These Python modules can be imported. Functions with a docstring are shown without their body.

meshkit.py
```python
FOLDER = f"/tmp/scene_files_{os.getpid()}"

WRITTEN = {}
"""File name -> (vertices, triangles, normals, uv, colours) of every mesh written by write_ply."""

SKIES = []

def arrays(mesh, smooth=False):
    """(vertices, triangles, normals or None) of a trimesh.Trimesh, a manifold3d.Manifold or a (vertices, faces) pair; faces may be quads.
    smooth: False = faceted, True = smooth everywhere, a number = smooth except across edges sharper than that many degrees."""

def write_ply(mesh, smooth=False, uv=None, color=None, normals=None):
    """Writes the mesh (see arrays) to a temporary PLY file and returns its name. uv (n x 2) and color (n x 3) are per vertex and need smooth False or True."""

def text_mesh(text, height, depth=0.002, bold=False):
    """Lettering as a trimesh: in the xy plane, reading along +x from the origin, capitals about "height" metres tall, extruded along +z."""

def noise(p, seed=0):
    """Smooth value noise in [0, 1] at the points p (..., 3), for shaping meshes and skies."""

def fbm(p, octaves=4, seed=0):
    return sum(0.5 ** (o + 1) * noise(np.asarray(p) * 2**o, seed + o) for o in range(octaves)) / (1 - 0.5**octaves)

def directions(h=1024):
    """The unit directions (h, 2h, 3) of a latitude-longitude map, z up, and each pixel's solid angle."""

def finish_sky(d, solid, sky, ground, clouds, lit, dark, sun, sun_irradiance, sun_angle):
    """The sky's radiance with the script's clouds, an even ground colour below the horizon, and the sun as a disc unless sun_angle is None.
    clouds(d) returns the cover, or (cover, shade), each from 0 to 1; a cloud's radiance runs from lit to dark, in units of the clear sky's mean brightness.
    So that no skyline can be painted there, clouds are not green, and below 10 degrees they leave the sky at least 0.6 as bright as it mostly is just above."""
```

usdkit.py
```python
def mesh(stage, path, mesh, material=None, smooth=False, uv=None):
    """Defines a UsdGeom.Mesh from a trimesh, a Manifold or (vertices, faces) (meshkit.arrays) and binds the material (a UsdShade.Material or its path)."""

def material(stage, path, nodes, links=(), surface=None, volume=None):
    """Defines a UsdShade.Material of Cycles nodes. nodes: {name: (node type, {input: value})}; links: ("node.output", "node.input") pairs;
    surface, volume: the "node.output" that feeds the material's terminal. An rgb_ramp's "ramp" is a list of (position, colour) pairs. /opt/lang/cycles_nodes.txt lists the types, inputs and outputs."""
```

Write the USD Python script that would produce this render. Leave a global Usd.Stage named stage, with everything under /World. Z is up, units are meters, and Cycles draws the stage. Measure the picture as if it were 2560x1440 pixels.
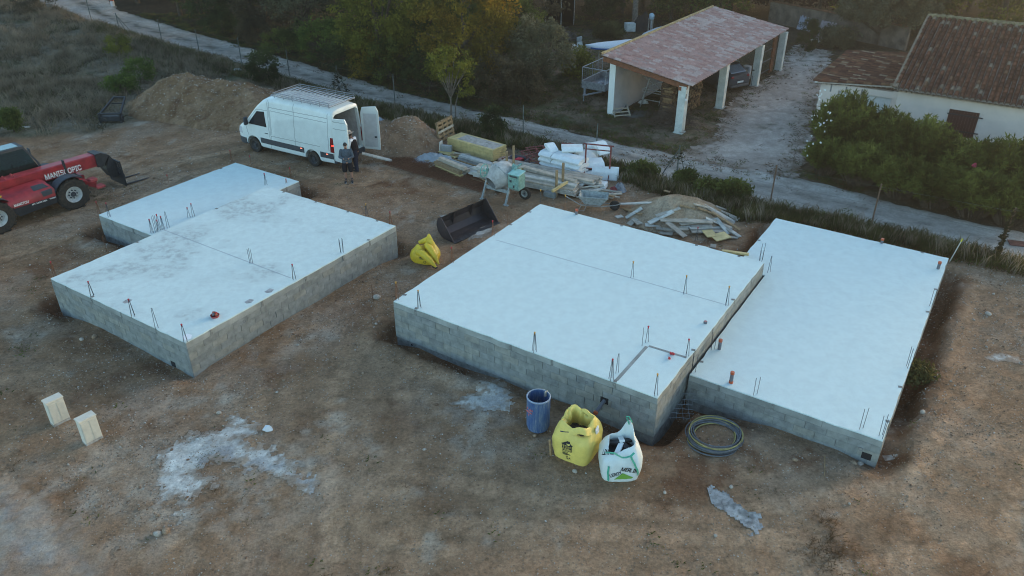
import math, random
import numpy as np
import trimesh
import manifold3d as m3
from shapely.geometry import Polygon, Point, LineString
from shapely import contains_xy, affinity
import meshkit, usdkit
from pxr import Usd, UsdGeom, UsdLux, UsdShade, Sdf, Gf, Vt

stage = Usd.Stage.CreateInMemory()
UsdGeom.SetStageUpAxis(stage, UsdGeom.Tokens.z)
UsdGeom.SetStageMetersPerUnit(stage, 1.0)
UsdGeom.Xform.Define(stage, '/World')
UsdGeom.Scope.Define(stage, '/World/Looks')
random.seed(7)
rng = np.random.default_rng(11)

# ------------------------------------------------------------------ camera, sky, sun
CAM_H, CAM_PITCH, CAM_F = 12.7, 0.52532, 1964.6          # metres, radians down, focal length in pixels of a 2560 wide frame
EXPOSURE = 1.80
HAZE = 0.0004
SUN_EL, SUN_AZ = math.radians(6.0), math.radians(52.0)   # low sun just gone behind the trees, beyond the house on the right
cam = UsdGeom.Camera.Define(stage, '/World/camera')
cam.AddTranslateOp().Set(Gf.Vec3d(0, 0, CAM_H))
cam.AddRotateXOp().Set(90.0 - math.degrees(CAM_PITCH))
cam.CreateHorizontalApertureAttr(36.0)
cam.CreateVerticalApertureAttr(20.25)
cam.CreateFocalLengthAttr(36.0 * CAM_F / 2560.0)
cam.CreateClippingRangeAttr(Gf.Vec2f(0.1, 2000.0))
cam.CreateExposureAttr(EXPOSURE)

dome = UsdLux.DomeLight.Define(stage, '/World/sky')
dome.CreateIntensityAttr(1.0)
skym = usdkit.material(stage, '/World/Looks/sky_light', {
    's': ('sky_texture', {'sky_type': 'single_scattering', 'sun_disc': False, 'sun_elevation': SUN_EL, 'sun_rotation': SUN_AZ, 'air_density': 1.0, 'aerosol_density': 1.1, 'ozone_density': 2.2}),
    'b': ('background_shader', {'strength': 0.15})}, [('s.color', 'b.color')], surface='b.background')
UsdShade.MaterialBindingAPI.Apply(dome.GetPrim()).Bind(skym)
dome.GetPrim().SetCustomDataByKey('kind', 'structure')
sun = UsdLux.DistantLight.Define(stage, '/World/sun')
sun.CreateIntensityAttr(0.06)
sun.CreateAngleAttr(10.0)
sun.CreateColorAttr(Gf.Vec3f(1.0, 0.82, 0.62))
sun.GetPrim().CreateAttribute('inputs:normalize', Sdf.ValueTypeNames.Bool).Set(True)
sun.AddRotateZOp().Set(-math.degrees(SUN_AZ))
sun.AddRotateXOp().Set(-(90.0 - math.degrees(SUN_EL)))

# ------------------------------------------------------------------ helpers
PI = math.pi
def at(px, py, z=0.0):
    """The point of the place at height z that the photograph shows at pixel (px, py)."""
    x, y = px - 1280.0, 720.0 - py
    c, s = math.cos(CAM_PITCH), math.sin(CAM_PITCH)
    d = np.array([x, CAM_F * c + y * s, -CAM_F * s + y * c])
    k = (z - CAM_H) / d[2]
    return np.array([d[0] * k, d[1] * k, z])

def unit(v):
    v = np.asarray(v, float); return v / (np.linalg.norm(v) + 1e-12)

def rotz(a):
    c, s = math.cos(a), math.sin(a)
    return np.array([[c, -s, 0], [s, c, 0], [0, 0, 1.0]])
def rotx(a):
    c, s = math.cos(a), math.sin(a)
    return np.array([[1, 0, 0], [0, c, -s], [0, s, c]], float)
def roty(a):
    c, s = math.cos(a), math.sin(a)
    return np.array([[c, 0, s], [0, 1, 0], [-s, 0, c]], float)

def tm(v, f):
    v, f = np.asarray(v, float), np.asarray(f, int)
    if f.shape[1] == 4:
        f = np.vstack([f[:, [0, 1, 2]], f[:, [0, 2, 3]]])
    return trimesh.Trimesh(v, f, process=False)
def cat(*ms):
    ms = [m for g in ms for m in (g if isinstance(g, (list, tuple)) else [g])]
    return trimesh.util.concatenate(ms) if len(ms) > 1 else ms[0]
def mv(m, loc=(0, 0, 0), R=None):
    m = m.copy()
    v = np.asarray(m.vertices)
    if R is not None: v = v @ np.asarray(R).T
    m.vertices = v + np.asarray(loc, float)
    return m
_BV = np.array([[x, y, z] for x in (-.5, .5) for y in (-.5, .5) for z in (-.5, .5)])
_BF = np.array([[0, 1, 3, 2], [4, 6, 7, 5], [0, 4, 5, 1], [2, 3, 7, 6], [0, 2, 6, 4], [1, 5, 7, 3]])
def box(size, c=(0, 0, 0), R=None):
    v = _BV * np.asarray(size, float)
    if R is not None: v = v @ np.asarray(R).T
    return tm(v + np.asarray(c, float), _BF)
def to_tm(M):
    g = M.to_mesh()
    return trimesh.Trimesh(np.array(g.vert_properties)[:, :3], np.array(g.tri_verts), process=False)
def to_mf(m):
    m = trimesh.Trimesh(m.vertices, m.faces, process=True)
    return m3.Manifold(m3.Mesh(np.asarray(m.vertices, np.float32), np.asarray(m.faces, np.uint32)))
def rbox(size, r=0.02, c=(0, 0, 0), R=None, seg=1):
    """A box with chamfered edges (24 corner points, hull)."""
    s = np.asarray(size, float) / 2; r = min(r, 0.49 * 2 * s.min())
    p = []
    for k in range(3):
        q = np.tile(s, (8, 1)) - r; q[:, k] += r
        q *= np.array([[x, y, z] for x in (-1, 1) for y in (-1, 1) for z in (-1, 1)]); p.append(q)
    h = hull(np.vstack(p))
    return mv(h, c, R)
def hull(pts):
    return to_tm(m3.Manifold.hull_points(np.asarray(pts, np.float32)))
def frame_of(d):
    d = unit(d); a = np.array([0, 0, 1.0]) if abs(d[2]) < .9 else np.array([1.0, 0, 0])
    u = unit(np.cross(a, d)); return u, np.cross(d, u), d
def rod(a, b, r, n=6, r2=None):
    return tube([a, b], [r, r if r2 is None else r2], n)
def tube(path, radii, n=6, caps=True):
    path = np.asarray(path, float); k = len(path)
    radii = np.full(k, radii) if np.ndim(radii) == 0 else np.asarray(radii, float)
    vs = []
    for i in range(k):
        d = path[min(i + 1, k - 1)] - path[max(i - 1, 0)]
        u, w, _ = frame_of(d)
        if i and np.dot(u, pu) < 0.2:      # keep rings from twisting
            u = unit(pu - np.dot(pu, unit(d)) * unit(d)); w = np.cross(unit(d), u)
        pu = u
        t = np.arange(n) / n * 2 * PI
        vs.append(path[i] + radii[i] * (np.cos(t)[:, None] * u + np.sin(t)[:, None] * w))
    v = np.vstack(vs); f = []
    for i in range(k - 1):
        for j in range(n):
            a, b = i * n + j, i * n + (j + 1) % n
            f += [[a, b, b + n], [a, b + n, a + n]]
    if caps:
        v = np.vstack([v, path[0], path[-1]])
        for j in range(n):
            f += [[k * n, (j + 1) % n, j], [k * n + 1, (k - 1) * n + j, (k - 1) * n + (j + 1) % n]]
    return tm(v, f)
def bar(a, b, w, h, up=(0, 0, 1)):
    """A rectangular bar from a to b, w wide and h high."""
    a, b = np.asarray(a, float), np.asarray(b, float)
    d = unit(b - a); s = np.cross(up, d)
    if np.linalg.norm(s) < 1e-6: s = np.cross((1, 0, 0), d)
    s = unit(s); u = np.cross(d, s)
    return box((np.linalg.norm(b - a), w, h), (a + b) / 2, np.stack([d, s, u], 1))
def lathe(prof, n=16, loc=(0, 0, 0), R=None):
    prof = np.asarray(prof, float); k = len(prof)
    t = np.arange(n) / n * 2 * PI
    v = np.stack([np.outer(prof[:, 0], np.cos(t)), np.outer(prof[:, 0], np.sin(t)), np.repeat(prof[:, 1:2], n, 1)], -1).reshape(-1, 3)
    f = []
    for i in range(k - 1):
        for j in range(n):
            a, b = i * n + j, i * n + (j + 1) % n
            f += [[a, b, b + n], [a, b + n, a + n]]
    return mv(tm(v, f), loc, R)
def prism(poly, h0, h1):
    """Extrudes an xy polygon from z=h0 to h1."""
    P = Polygon(poly) if not isinstance(poly, Polygon) else poly
    m = trimesh.creation.extrude_polygon(P, h1 - h0, engine='earcut'); m.apply_translation([0, 0, h0]); return m
XZ = np.array([[1, 0, 0], [0, 0, -1], [0, 1, 0]], float)   # xy polygon -> xz plane, extrusion to -y
def side_prism(poly, y0, y1):
    """Extrudes an (x, z) polygon between y0 and y1 (y0 < y1)."""
    m = prism(poly, -y1, -y0); return mv(m, (0, 0, 0), XZ)
def grid_mesh(P):
    """(n, m, 3) points to a surface; faces up when the first axis is x and the second y."""
    n, m = P.shape[:2]
    i = np.arange(n * m).reshape(n, m)
    return tm(P.reshape(-1, 3), np.stack([i[:-1, :-1], i[1:, :-1], i[1:, 1:], i[:-1, 1:]], -1).reshape(-1, 4))
def fbm2(x, y, s, seed=0, o=4):
    x = np.asarray(x, float)
    return meshkit.fbm(np.stack([x / s + 31.7, np.asarray(y, float) / s + 17.3, np.zeros_like(x) + seed * 7.13], -1), o, seed)
def sstep(x, a, b):
    t = np.clip((np.asarray(x, float) - a) / (b - a), 0, 1); return t * t * (3 - 2 * t)

_names = {}
def _path(name, parent):
    par = '/World' if parent is None else str(parent.GetPath())
    k = _names.get((par, name), 0); _names[(par, name)] = k + 1
    return f'{par}/{name}' + (f'_{k:03d}' if k else '')
def tag(p, label=None, cat_=None, group=None, kind=None):
    for k, v in (('label', label), ('category', cat_), ('group', group), ('kind', kind)):
        if v: p.SetCustomDataByKey(k, v)
    return p
def obj(name, mesh, mat, parent=None, smooth=False, label=None, kind=None, col=None):
    m = usdkit.mesh(stage, _path(name, parent), mesh, mat, smooth)
    if col is not None:
        UsdGeom.PrimvarsAPI(m).CreatePrimvar('col', Sdf.ValueTypeNames.Color3fArray, 'vertex').Set(Vt.Vec3fArray.FromNumpy(np.asarray(col, np.float32)))
    p = m.GetPrim(); tag(p, label, None, None, kind); return p
def thing(name, label, cat_, loc=(0, 0, 0), rz=0.0, group=None, kind=None):
    x = UsdGeom.Xform.Define(stage, _path(name, None))
    x.AddTranslateOp().Set(Gf.Vec3d(*map(float, loc))); x.AddRotateZOp().Set(math.degrees(rz))
    return tag(x.GetPrim(), label, cat_, group, kind)
def dup(src, label, loc, rz=0.0, group=None, scale=None):
    name = src.GetName()
    x = UsdGeom.Xform.Define(stage, _path(name, None))
    x.GetPrim().GetReferences().AddInternalReference(src.GetPath()); x.GetPrim().SetInstanceable(True)
    x.ClearXformOpOrder()
    x.AddTranslateOp().Set(Gf.Vec3d(*map(float, loc))); x.AddRotateZOp().Set(math.degrees(rz))
    if scale is not None: x.AddScaleOp().Set(Gf.Vec3f(*map(float, np.broadcast_to(scale, 3))))
    return tag(x.GetPrim(), label, src.GetCustomDataByKey('category'), group or src.GetCustomDataByKey('group'))
def one(name, mesh, mat, label, cat_, group=None, smooth=False, kind=None, col=None):
    return tag(obj(name, mesh, mat, None, smooth, None, kind, col), label, cat_, group, kind)
def scatter(name, protos, pos, quat_z, scale, label, cat_, idx, tilt=None, parent=None):
    """Uncountable small things: one PointInstancer. protos: (mesh, material) pairs."""
    pi = UsdGeom.PointInstancer.Define(stage, _path(name, parent)); base = str(pi.GetPath())
    pr = []
    for i, (m, mat) in enumerate(protos):
        g = usdkit.mesh(stage, f'{base}/shape_{i:03d}', m, mat, False); pr.append(g.GetPath())
    pi.CreatePrototypesRel().SetTargets(pr)
    n = len(pos)
    pi.CreatePositionsAttr(Vt.Vec3fArray.FromNumpy(np.asarray(pos, np.float32)))
    pi.CreateProtoIndicesAttr(Vt.IntArray.FromNumpy(np.asarray(idx, np.int32)))
    q = [Gf.Quath(float(math.cos(a / 2)), 0.0, 0.0, float(math.sin(a / 2))) for a in quat_z]
    pi.CreateOrientationsAttr(Vt.QuathArray(q))
    s = np.asarray(scale, np.float32); s = np.repeat(s[:, None], 3, 1) if s.ndim == 1 else s
    pi.CreateScalesAttr(Vt.Vec3fArray.FromNumpy(np.ascontiguousarray(s)))
    return tag(pi.GetPrim(), label, cat_, None, 'stuff')

# ------------------------------------------------------------------ materials
def mat(name, col, rough=0.7, var=0.15, scale=6.0, bump=0.0, bscale=40.0, metal=0.0, col2=None, spec=0.4, island=0.0, coat=0.0, detail=4):
    """A painted or raw surface: colour broken by noise in the place's own coordinates, optional fine relief."""
    c = np.asarray(col, float); c2 = np.asarray(col2, float) if col2 is not None else c * (1 - 2 * var); c1 = c * (1 + var) if col2 is None else c
    nodes = {'g': ('geometry', {}), 'n': ('noise_texture', {'scale': scale, 'detail': detail, 'roughness': 0.6}),
             'r': ('rgb_ramp', {'ramp': [(0.3, c2), (0.7, np.minimum(c1, .95))]}),
             'p': ('principled_bsdf', {'roughness': rough, 'metallic': metal, 'specular_ior_level': spec * (.12 if rough >= .78 else 1), 'coat_weight': coat})}
    links = [('g.position', 'n.vector'), ('n.fac', 'r.fac')]
    out = 'r.color'
    if island:
        nodes['mr'] = ('map_range', {'from_min': 0, 'from_max': 1, 'to_min': 1 - island, 'to_max': 1 + island})
        nodes['h'] = ('hsv', {'hue': 0.5, 'saturation': 1.0, 'fac': 1.0})
        links += [('g.random_per_island', 'mr.value'), ('mr.result', 'h.value'), (out, 'h.color')]; out = 'h.color'
    links.append((out, 'p.base_color'))
    if bump:
        nodes['bn'] = ('noise_texture', {'scale': bscale, 'detail': 4, 'roughness': 0.6}); nodes['b'] = ('bump', {'strength': bump, 'distance': 0.02})
        links += [('g.position', 'bn.vector'), ('bn.fac', 'b.height'), ('b.normal', 'p.normal')]
    return usdkit.material(stage, f'/World/Looks/{name}', nodes, links, surface='p.BSDF')
def leafmat(name, dark, light, trans=0.35, rough=0.6):
    return usdkit.material(stage, f'/World/Looks/{name}', {
        'g': ('geometry', {}), 'n': ('noise_texture', {'scale': 0.9, 'detail': 3}), 'm': ('math', {'math_type': 'multiply_add', 'value2': 0.5}), 'r': ('rgb_ramp', {'ramp': [(0.35, dark), (0.95, light)]}),
        'p': ('principled_bsdf', {'roughness': rough, 'specular_ior_level': 0.06}), 't': ('translucent_bsdf', {}), 'x': ('mix_closure', {'fac': trans})},
        [('g.position', 'n.vector'), ('g.random_per_island', 'm.value1'), ('n.fac', 'm.value3'), ('m.value', 'r.fac'), ('r.color', 'p.base_color'), ('r.color', 't.color'), ('p.BSDF', 'x.closure1'), ('t.BSDF', 'x.closure2')], surface='x.closure')
def vcolmat(name, scale=9.0, amt=0.35, bump=0.5, rough=0.9, bscale=18.0, spec=0.0, pebbles=0.0, pscale=20.0):
    """Soil and gravel: the colour map laid on the mesh (primvar col), broken by fine grain, clods and small stones."""
    nodes = {
        'a': ('attribute', {'attribute': 'col'}), 'g': ('geometry', {}), 'n': ('noise_texture', {'scale': scale, 'detail': 8, 'roughness': 0.75}), 'w': ('noise_texture', {'scale': scale * .16, 'detail': 6, 'roughness': 0.7}), 'ad': ('math', {'math_type': 'multiply_add', 'value2': 0.6}), 'sc': ('math', {'math_type': 'multiply', 'value2': 0.4}),
        'mr': ('map_range', {'from_min': 0.36, 'from_max': 0.64, 'to_min': 1 - amt, 'to_max': 1 + amt}), 'h': ('hsv', {'hue': 0.5, 'saturation': 1.0, 'fac': 1.0}),
        'vo': ('voronoi_texture', {'scale': pscale, 'randomness': 1.0}), 'sep': ('separate_color', {}), 'big': ('math', {'math_type': 'greater_than', 'value2': 1 - pebbles}), 'near': ('math', {'math_type': 'less_than', 'value2': 0.34}), 'dm': ('noise_texture', {'scale': 0.9, 'detail': 4, 'roughness': 0.7}), 'dr': ('rgb_ramp', {'ramp': [(.42, (.15, .15, .15)), (.60, (1, 1, 1))]}), 'm1': ('math', {'math_type': 'multiply'}), 'm2': ('math', {'math_type': 'multiply'}), 'pc': ('rgb_ramp', {'ramp': [(0, (.16, .12, .085)), (.5, (.29, .235, .175)), (1, (.42, .37, .30))]}), 'px': ('mix', {}),
        'v': ('noise_texture', {'scale': bscale, 'detail': 6, 'roughness': 0.7}), 'hs': ('math', {'math_type': 'multiply_add', 'value2': 0.6}), 'b': ('bump', {'strength': bump, 'distance': 0.05}),
        'p': ('principled_bsdf', {'roughness': rough, 'specular_ior_level': spec})}
    links = [('g.position', 'n.vector'), ('g.position', 'w.vector'), ('w.fac', 'sc.value1'), ('n.fac', 'ad.value1'), ('sc.value', 'ad.value3'), ('ad.value', 'mr.value'), ('a.color', 'h.color'), ('mr.result', 'h.value'), ('g.position', 'vo.vector'), ('vo.color', 'sep.color'), ('sep.r', 'big.value1'), ('vo.distance', 'near.value1'), ('g.position', 'dm.vector'), ('dm.fac', 'dr.fac'), ('big.value', 'm1.value1'), ('near.value', 'm1.value2'), ('m1.value', 'm2.value1'), ('dr.color', 'm2.value2'), ('m2.value', 'px.fac'), ('sep.g', 'pc.fac'), ('h.color', 'px.color1'), ('pc.color', 'px.color2'), ('px.color', 'p.base_color'),
        ('g.position', 'v.vector'), ('m2.value', 'hs.value1'), ('v.fac', 'hs.value3'), ('hs.value', 'b.height'), ('b.normal', 'p.normal')]
    return usdkit.material(stage, f'/World/Looks/{name}', nodes, links, surface='p.BSDF')
def flat(name, col, rough=0.6, metal=0.0, emis=0.0, spec=0.4):
    nodes = {'p': ('principled_bsdf', {'base_color': col, 'roughness': rough, 'metallic': metal, 'specular_ior_level': spec, 'emission_color': col, 'emission_strength': emis})}
    return usdkit.material(stage, f'/World/Looks/{name}', nodes, [], surface='p.BSDF')
def panemat(name, tint, gloss=(0.9, 0.9, 0.9)):
    return usdkit.material(stage, f'/World/Looks/{name}', {'f': ('fresnel', {'IOR': 1.55}), 't': ('transparent_bsdf', {'color': tint}), 'g': ('glossy_bsdf', {'color': gloss, 'roughness': 0.03}), 'x': ('mix_closure', {})},
        [('f.fac', 'x.fac'), ('t.BSDF', 'x.closure1'), ('g.BSDF', 'x.closure2')], surface='x.closure')
# ================================================================== THE SETTING: soil, trenches, gravel
ZA, ZA1, ZB, ZC = 1.00, 0.66, 1.08, 0.60                  # heights of the slab tops
QA = [at(664, 466, ZA), at(128, 697, ZA), at(465, 857, ZA), at(991, 563, ZA)]
QA1 = [at(586, 407, ZA1), at(247, 537, ZA1), at(530, 668, ZA1), at(872, 510, ZA1)]
QB = [at(1350, 510, ZB), at(984, 753, ZB), at(1644, 995, ZB), at(1912, 655, ZB)]
QC = [at(1940, 545, ZC), at(1858, 652, ZC), at(1925, 672, ZC), at(1720, 935, ZC), at(2210, 1103, ZC), at(2371, 645, ZC)]
# square the corners up in the site's own axes
AX = math.radians(-33.0); SU, SV = np.array([math.cos(AX), math.sin(AX)]), np.array([-math.sin(AX), math.cos(AX)])
def uv(p): p = np.asarray(p)[..., :2]; return np.stack([p @ SU, p @ SV], -1)
def xy(q): q = np.asarray(q, float); return q[..., :1] * SU + q[..., 1:2] * SV
def rect_of(Q):
    q = uv(np.array(Q)); u0, u1 = (q[0, 0] + q[1, 0]) / 2, (q[2, 0] + q[3, 0]) / 2; v0, v1 = (q[1, 1] + q[2, 1]) / 2, (q[0, 1] + q[3, 1]) / 2
    return u0, u1, v0, v1
RA, RA1, RB = rect_of(QA), rect_of(QA1), rect_of(QB)
qc = uv(np.array(QC)); RC = ((qc[3, 0] + RB[1] + .06) / 2, (qc[4, 0] + qc[5, 0]) / 2, (qc[3, 1] + qc[4, 1]) / 2, (qc[0, 1] + qc[5, 1]) / 2)
RC = (RB[1] + 0.07, RC[1], RC[2], RC[3]); UC2 = qc[0, 0]    # the long slab runs on behind the middle one
_a1 = uv(np.array([at(586, 407, ZA1), at(247, 537, ZA1), at(742, 450, ZA1)])); RA1 = ((_a1[0, 0] + _a1[1, 0]) / 2, RA[0] - .005, _a1[1, 1], (_a1[0, 1] + _a1[2, 1]) / 2)
def ring(r): u0, u1, v0, v1 = r; return xy(np.array([[u0, v0], [u1, v0], [u1, v1], [u0, v1]]))
VB1 = RB[3] + 0.07
RING_A, RING_A1, RING_B = ring(RA), ring(RA1), ring(RB)
RING_C = xy(np.array([[RC[0], RC[2]], [RC[1], RC[2]], [RC[1], RC[3]], [UC2, RC[3]], [UC2, VB1], [RC[0], VB1]]))
POLYS = {k: Polygon(r) for k, r in (('A', RING_A), ('A1', RING_A1), ('B', RING_B), ('C', RING_C))}

def segdist(X, Y, pts, closed=True):
    """Distance of every point to a polyline."""
    P = np.asarray(pts, float)[:, :2]; D = np.full(np.shape(X), 1e9)
    for i in range(len(P) - (0 if closed else 1)):
        a, b = P[i], P[(i + 1) % len(P)]; d = b - a
        t = np.clip(((X - a[0]) * d[0] + (Y - a[1]) * d[1]) / (d @ d), 0, 1)
        D = np.minimum(D, np.hypot(X - a[0] - t * d[0], Y - a[1] - t * d[1]))
    return D
def pathco(X, Y, P):
    """Signed distance from a path and the length run along it."""
    D = np.full(np.shape(X), 1e9); S = np.zeros(np.shape(X)); run = 0.0
    for a, b in zip(P[:-1], P[1:]):
        d = b - a; L = np.hypot(*d); t = np.clip(((X - a[0]) * d[0] + (Y - a[1]) * d[1]) / (L * L), 0, 1); q = np.hypot(X - a[0] - t * d[0], Y - a[1] - t * d[1]); s = np.sign(d[0] * (Y - a[1]) - d[1] * (X - a[0]))
        k = q < np.abs(D); D = np.where(k, q * s, D); S = np.where(k, run + t * L, S); run += L
    return D, S
def sdist(X, Y, pts):
    D = segdist(X, Y, pts); return np.where(contains_xy(Polygon(np.asarray(pts)[:, :2]), X, Y), -D, D)
# where the trench round the foundations is deep: (pixel, radius, depth)
SPOTS = [((120, 750), 1.5, .40), ((230, 590), 1.6, .42), ((400, 900), 1.6, .10), ((455, 945), .8, .14), ((1010, 600), 1.2, .40), ((770, 470), 1.1, .40), ((970, 800), 1.7, .48), ((1120, 900), 2.2, .30),
         ((1300, 960), 2.0, .20), ((1560, 1050), 1.5, .28), ((1690, 1030), 1.6, .65), ((1670, 1085), .7, .5), ((1800, 985), 1.2, .15), ((2330, 760), 2.6, .55), ((2290, 950), 2.4, .6), ((2220, 1130), .9, .3),
         ((1890, 600), 2.0, .6), ((250, 700), 1.5, .05), ((340, 620), 1.6, .45), ((1100, 690), 1.5, .15), ((2000, 1060), 2.0, .08), ((1230, 560), 1.5, .12), ((1700, 620), 2.0, .2)]
SPOTS = [(at(*p)[:2], r, d) for p, r, d in SPOTS]
lane_near = [(-20, -36), (60, -8), (155, 22), (215, 49), (300, 80), (407, 112), (500, 137), (605, 170), (720, 203), (850, 240), (1000, 276), (1130, 305), (1212, 322), (1312, 345), (1437, 378), (1525, 408), (1640, 447), (1740, 478), (1905, 512), (1990, 528), (2093, 548), (2227, 577), (2360, 608), (2538, 652), (2700, 690), (2900, 740)]
lane_far = [(240, -60), (258, -25), (275, 5), (300, 28), (400, 58), (560, 103), (696, 142), (837, 184), (935, 213), (1066, 249), (1165, 272), (1250, 291), (1375, 318), (1480, 342), (1560, 365), (1700, 392), (1830, 415), (2004, 449), (2138, 482), (2271, 520), (2404, 552), (2560, 585), (2700, 612), (2900, 655)]
LN, LF = np.array([at(*p)[:2] for p in lane_near]), np.array([at(*p)[:2] for p in lane_far])
def resample(P, n):
    s = np.r_[0, np.cumsum(np.hypot(*np.diff(P, axis=0).T))]; t = np.linspace(0, s[-1], n); return np.stack([np.interp(t, s, P[:, k]) for k in (0, 1)], 1)
LANE = Polygon(np.vstack([LN, LF[::-1]]))
# the foot of the site: everything on our side of the lane verge that the machines have driven on
site_px = [(-400, 470), (0, 350), (60, 352), (260, 335), (360, 300), (420, 255), (600, 205), (700, 240), (860, 262), (960, 300), (1100, 345), (1330, 400), (1560, 430), (1700, 510), (1930, 545), (2060, 560), (2371, 640), (2600, 680), (3000, 800), (3300, 2000), (-900, 2000)]
SITE = np.array([at(*p)[:2] for p in site_px])
yard_px = [(1690, 398), (1780, 345), (1800, 300), (1840, 240), (1930, 190), (1960, 150), (1990, 110), (2080, 130), (2062, 215), (2040, 300), (2010, 400), (2000, 448), (1850, 425)]
YARD = np.array([at(*p)[:2] for p in yard_px])

def gz(x, y):
    """Height of the soil."""
    x, y = np.asarray(x, float), np.asarray(y, float)
    inside = sstep(-sdist(x, y, SITE), 0.0, 1.5)
    h = inside * (0.10 * (fbm2(x, y, 3.0, 3) - .5) + 0.06 * (fbm2(x, y, .7, 4) - .5) + .035 * (fbm2(x, y, .26, 6, 2) - .5))
    d = np.minimum.reduce([sdist(x, y, r) for r in (RING_A, RING_A1, RING_B, RING_C)])
    dep = np.zeros_like(x)
    for c, r, q in SPOTS:
        dep = np.maximum(dep, q * np.exp(-((x - c[0]) ** 2 + (y - c[1]) ** 2) / (r * r)))
    wob = 0.55 * (fbm2(x, y, .8, 9) - .5)
    h = h - dep * (1 - sstep(d + wob, 0.25, 0.62)) - 0.03 * (1 - sstep(d + wob, 0.1, .4))
    h = h + 0.06 * sstep(dep, .05, .3) * np.exp(-((d - .8) / .3) ** 2)
    return np.where(d < -.35, -0.5, h)
def on(px, py, dz=0.0):
    p = at(px, py); p[2] = float(gz(p[0], p[1])) + dz; return p

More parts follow.
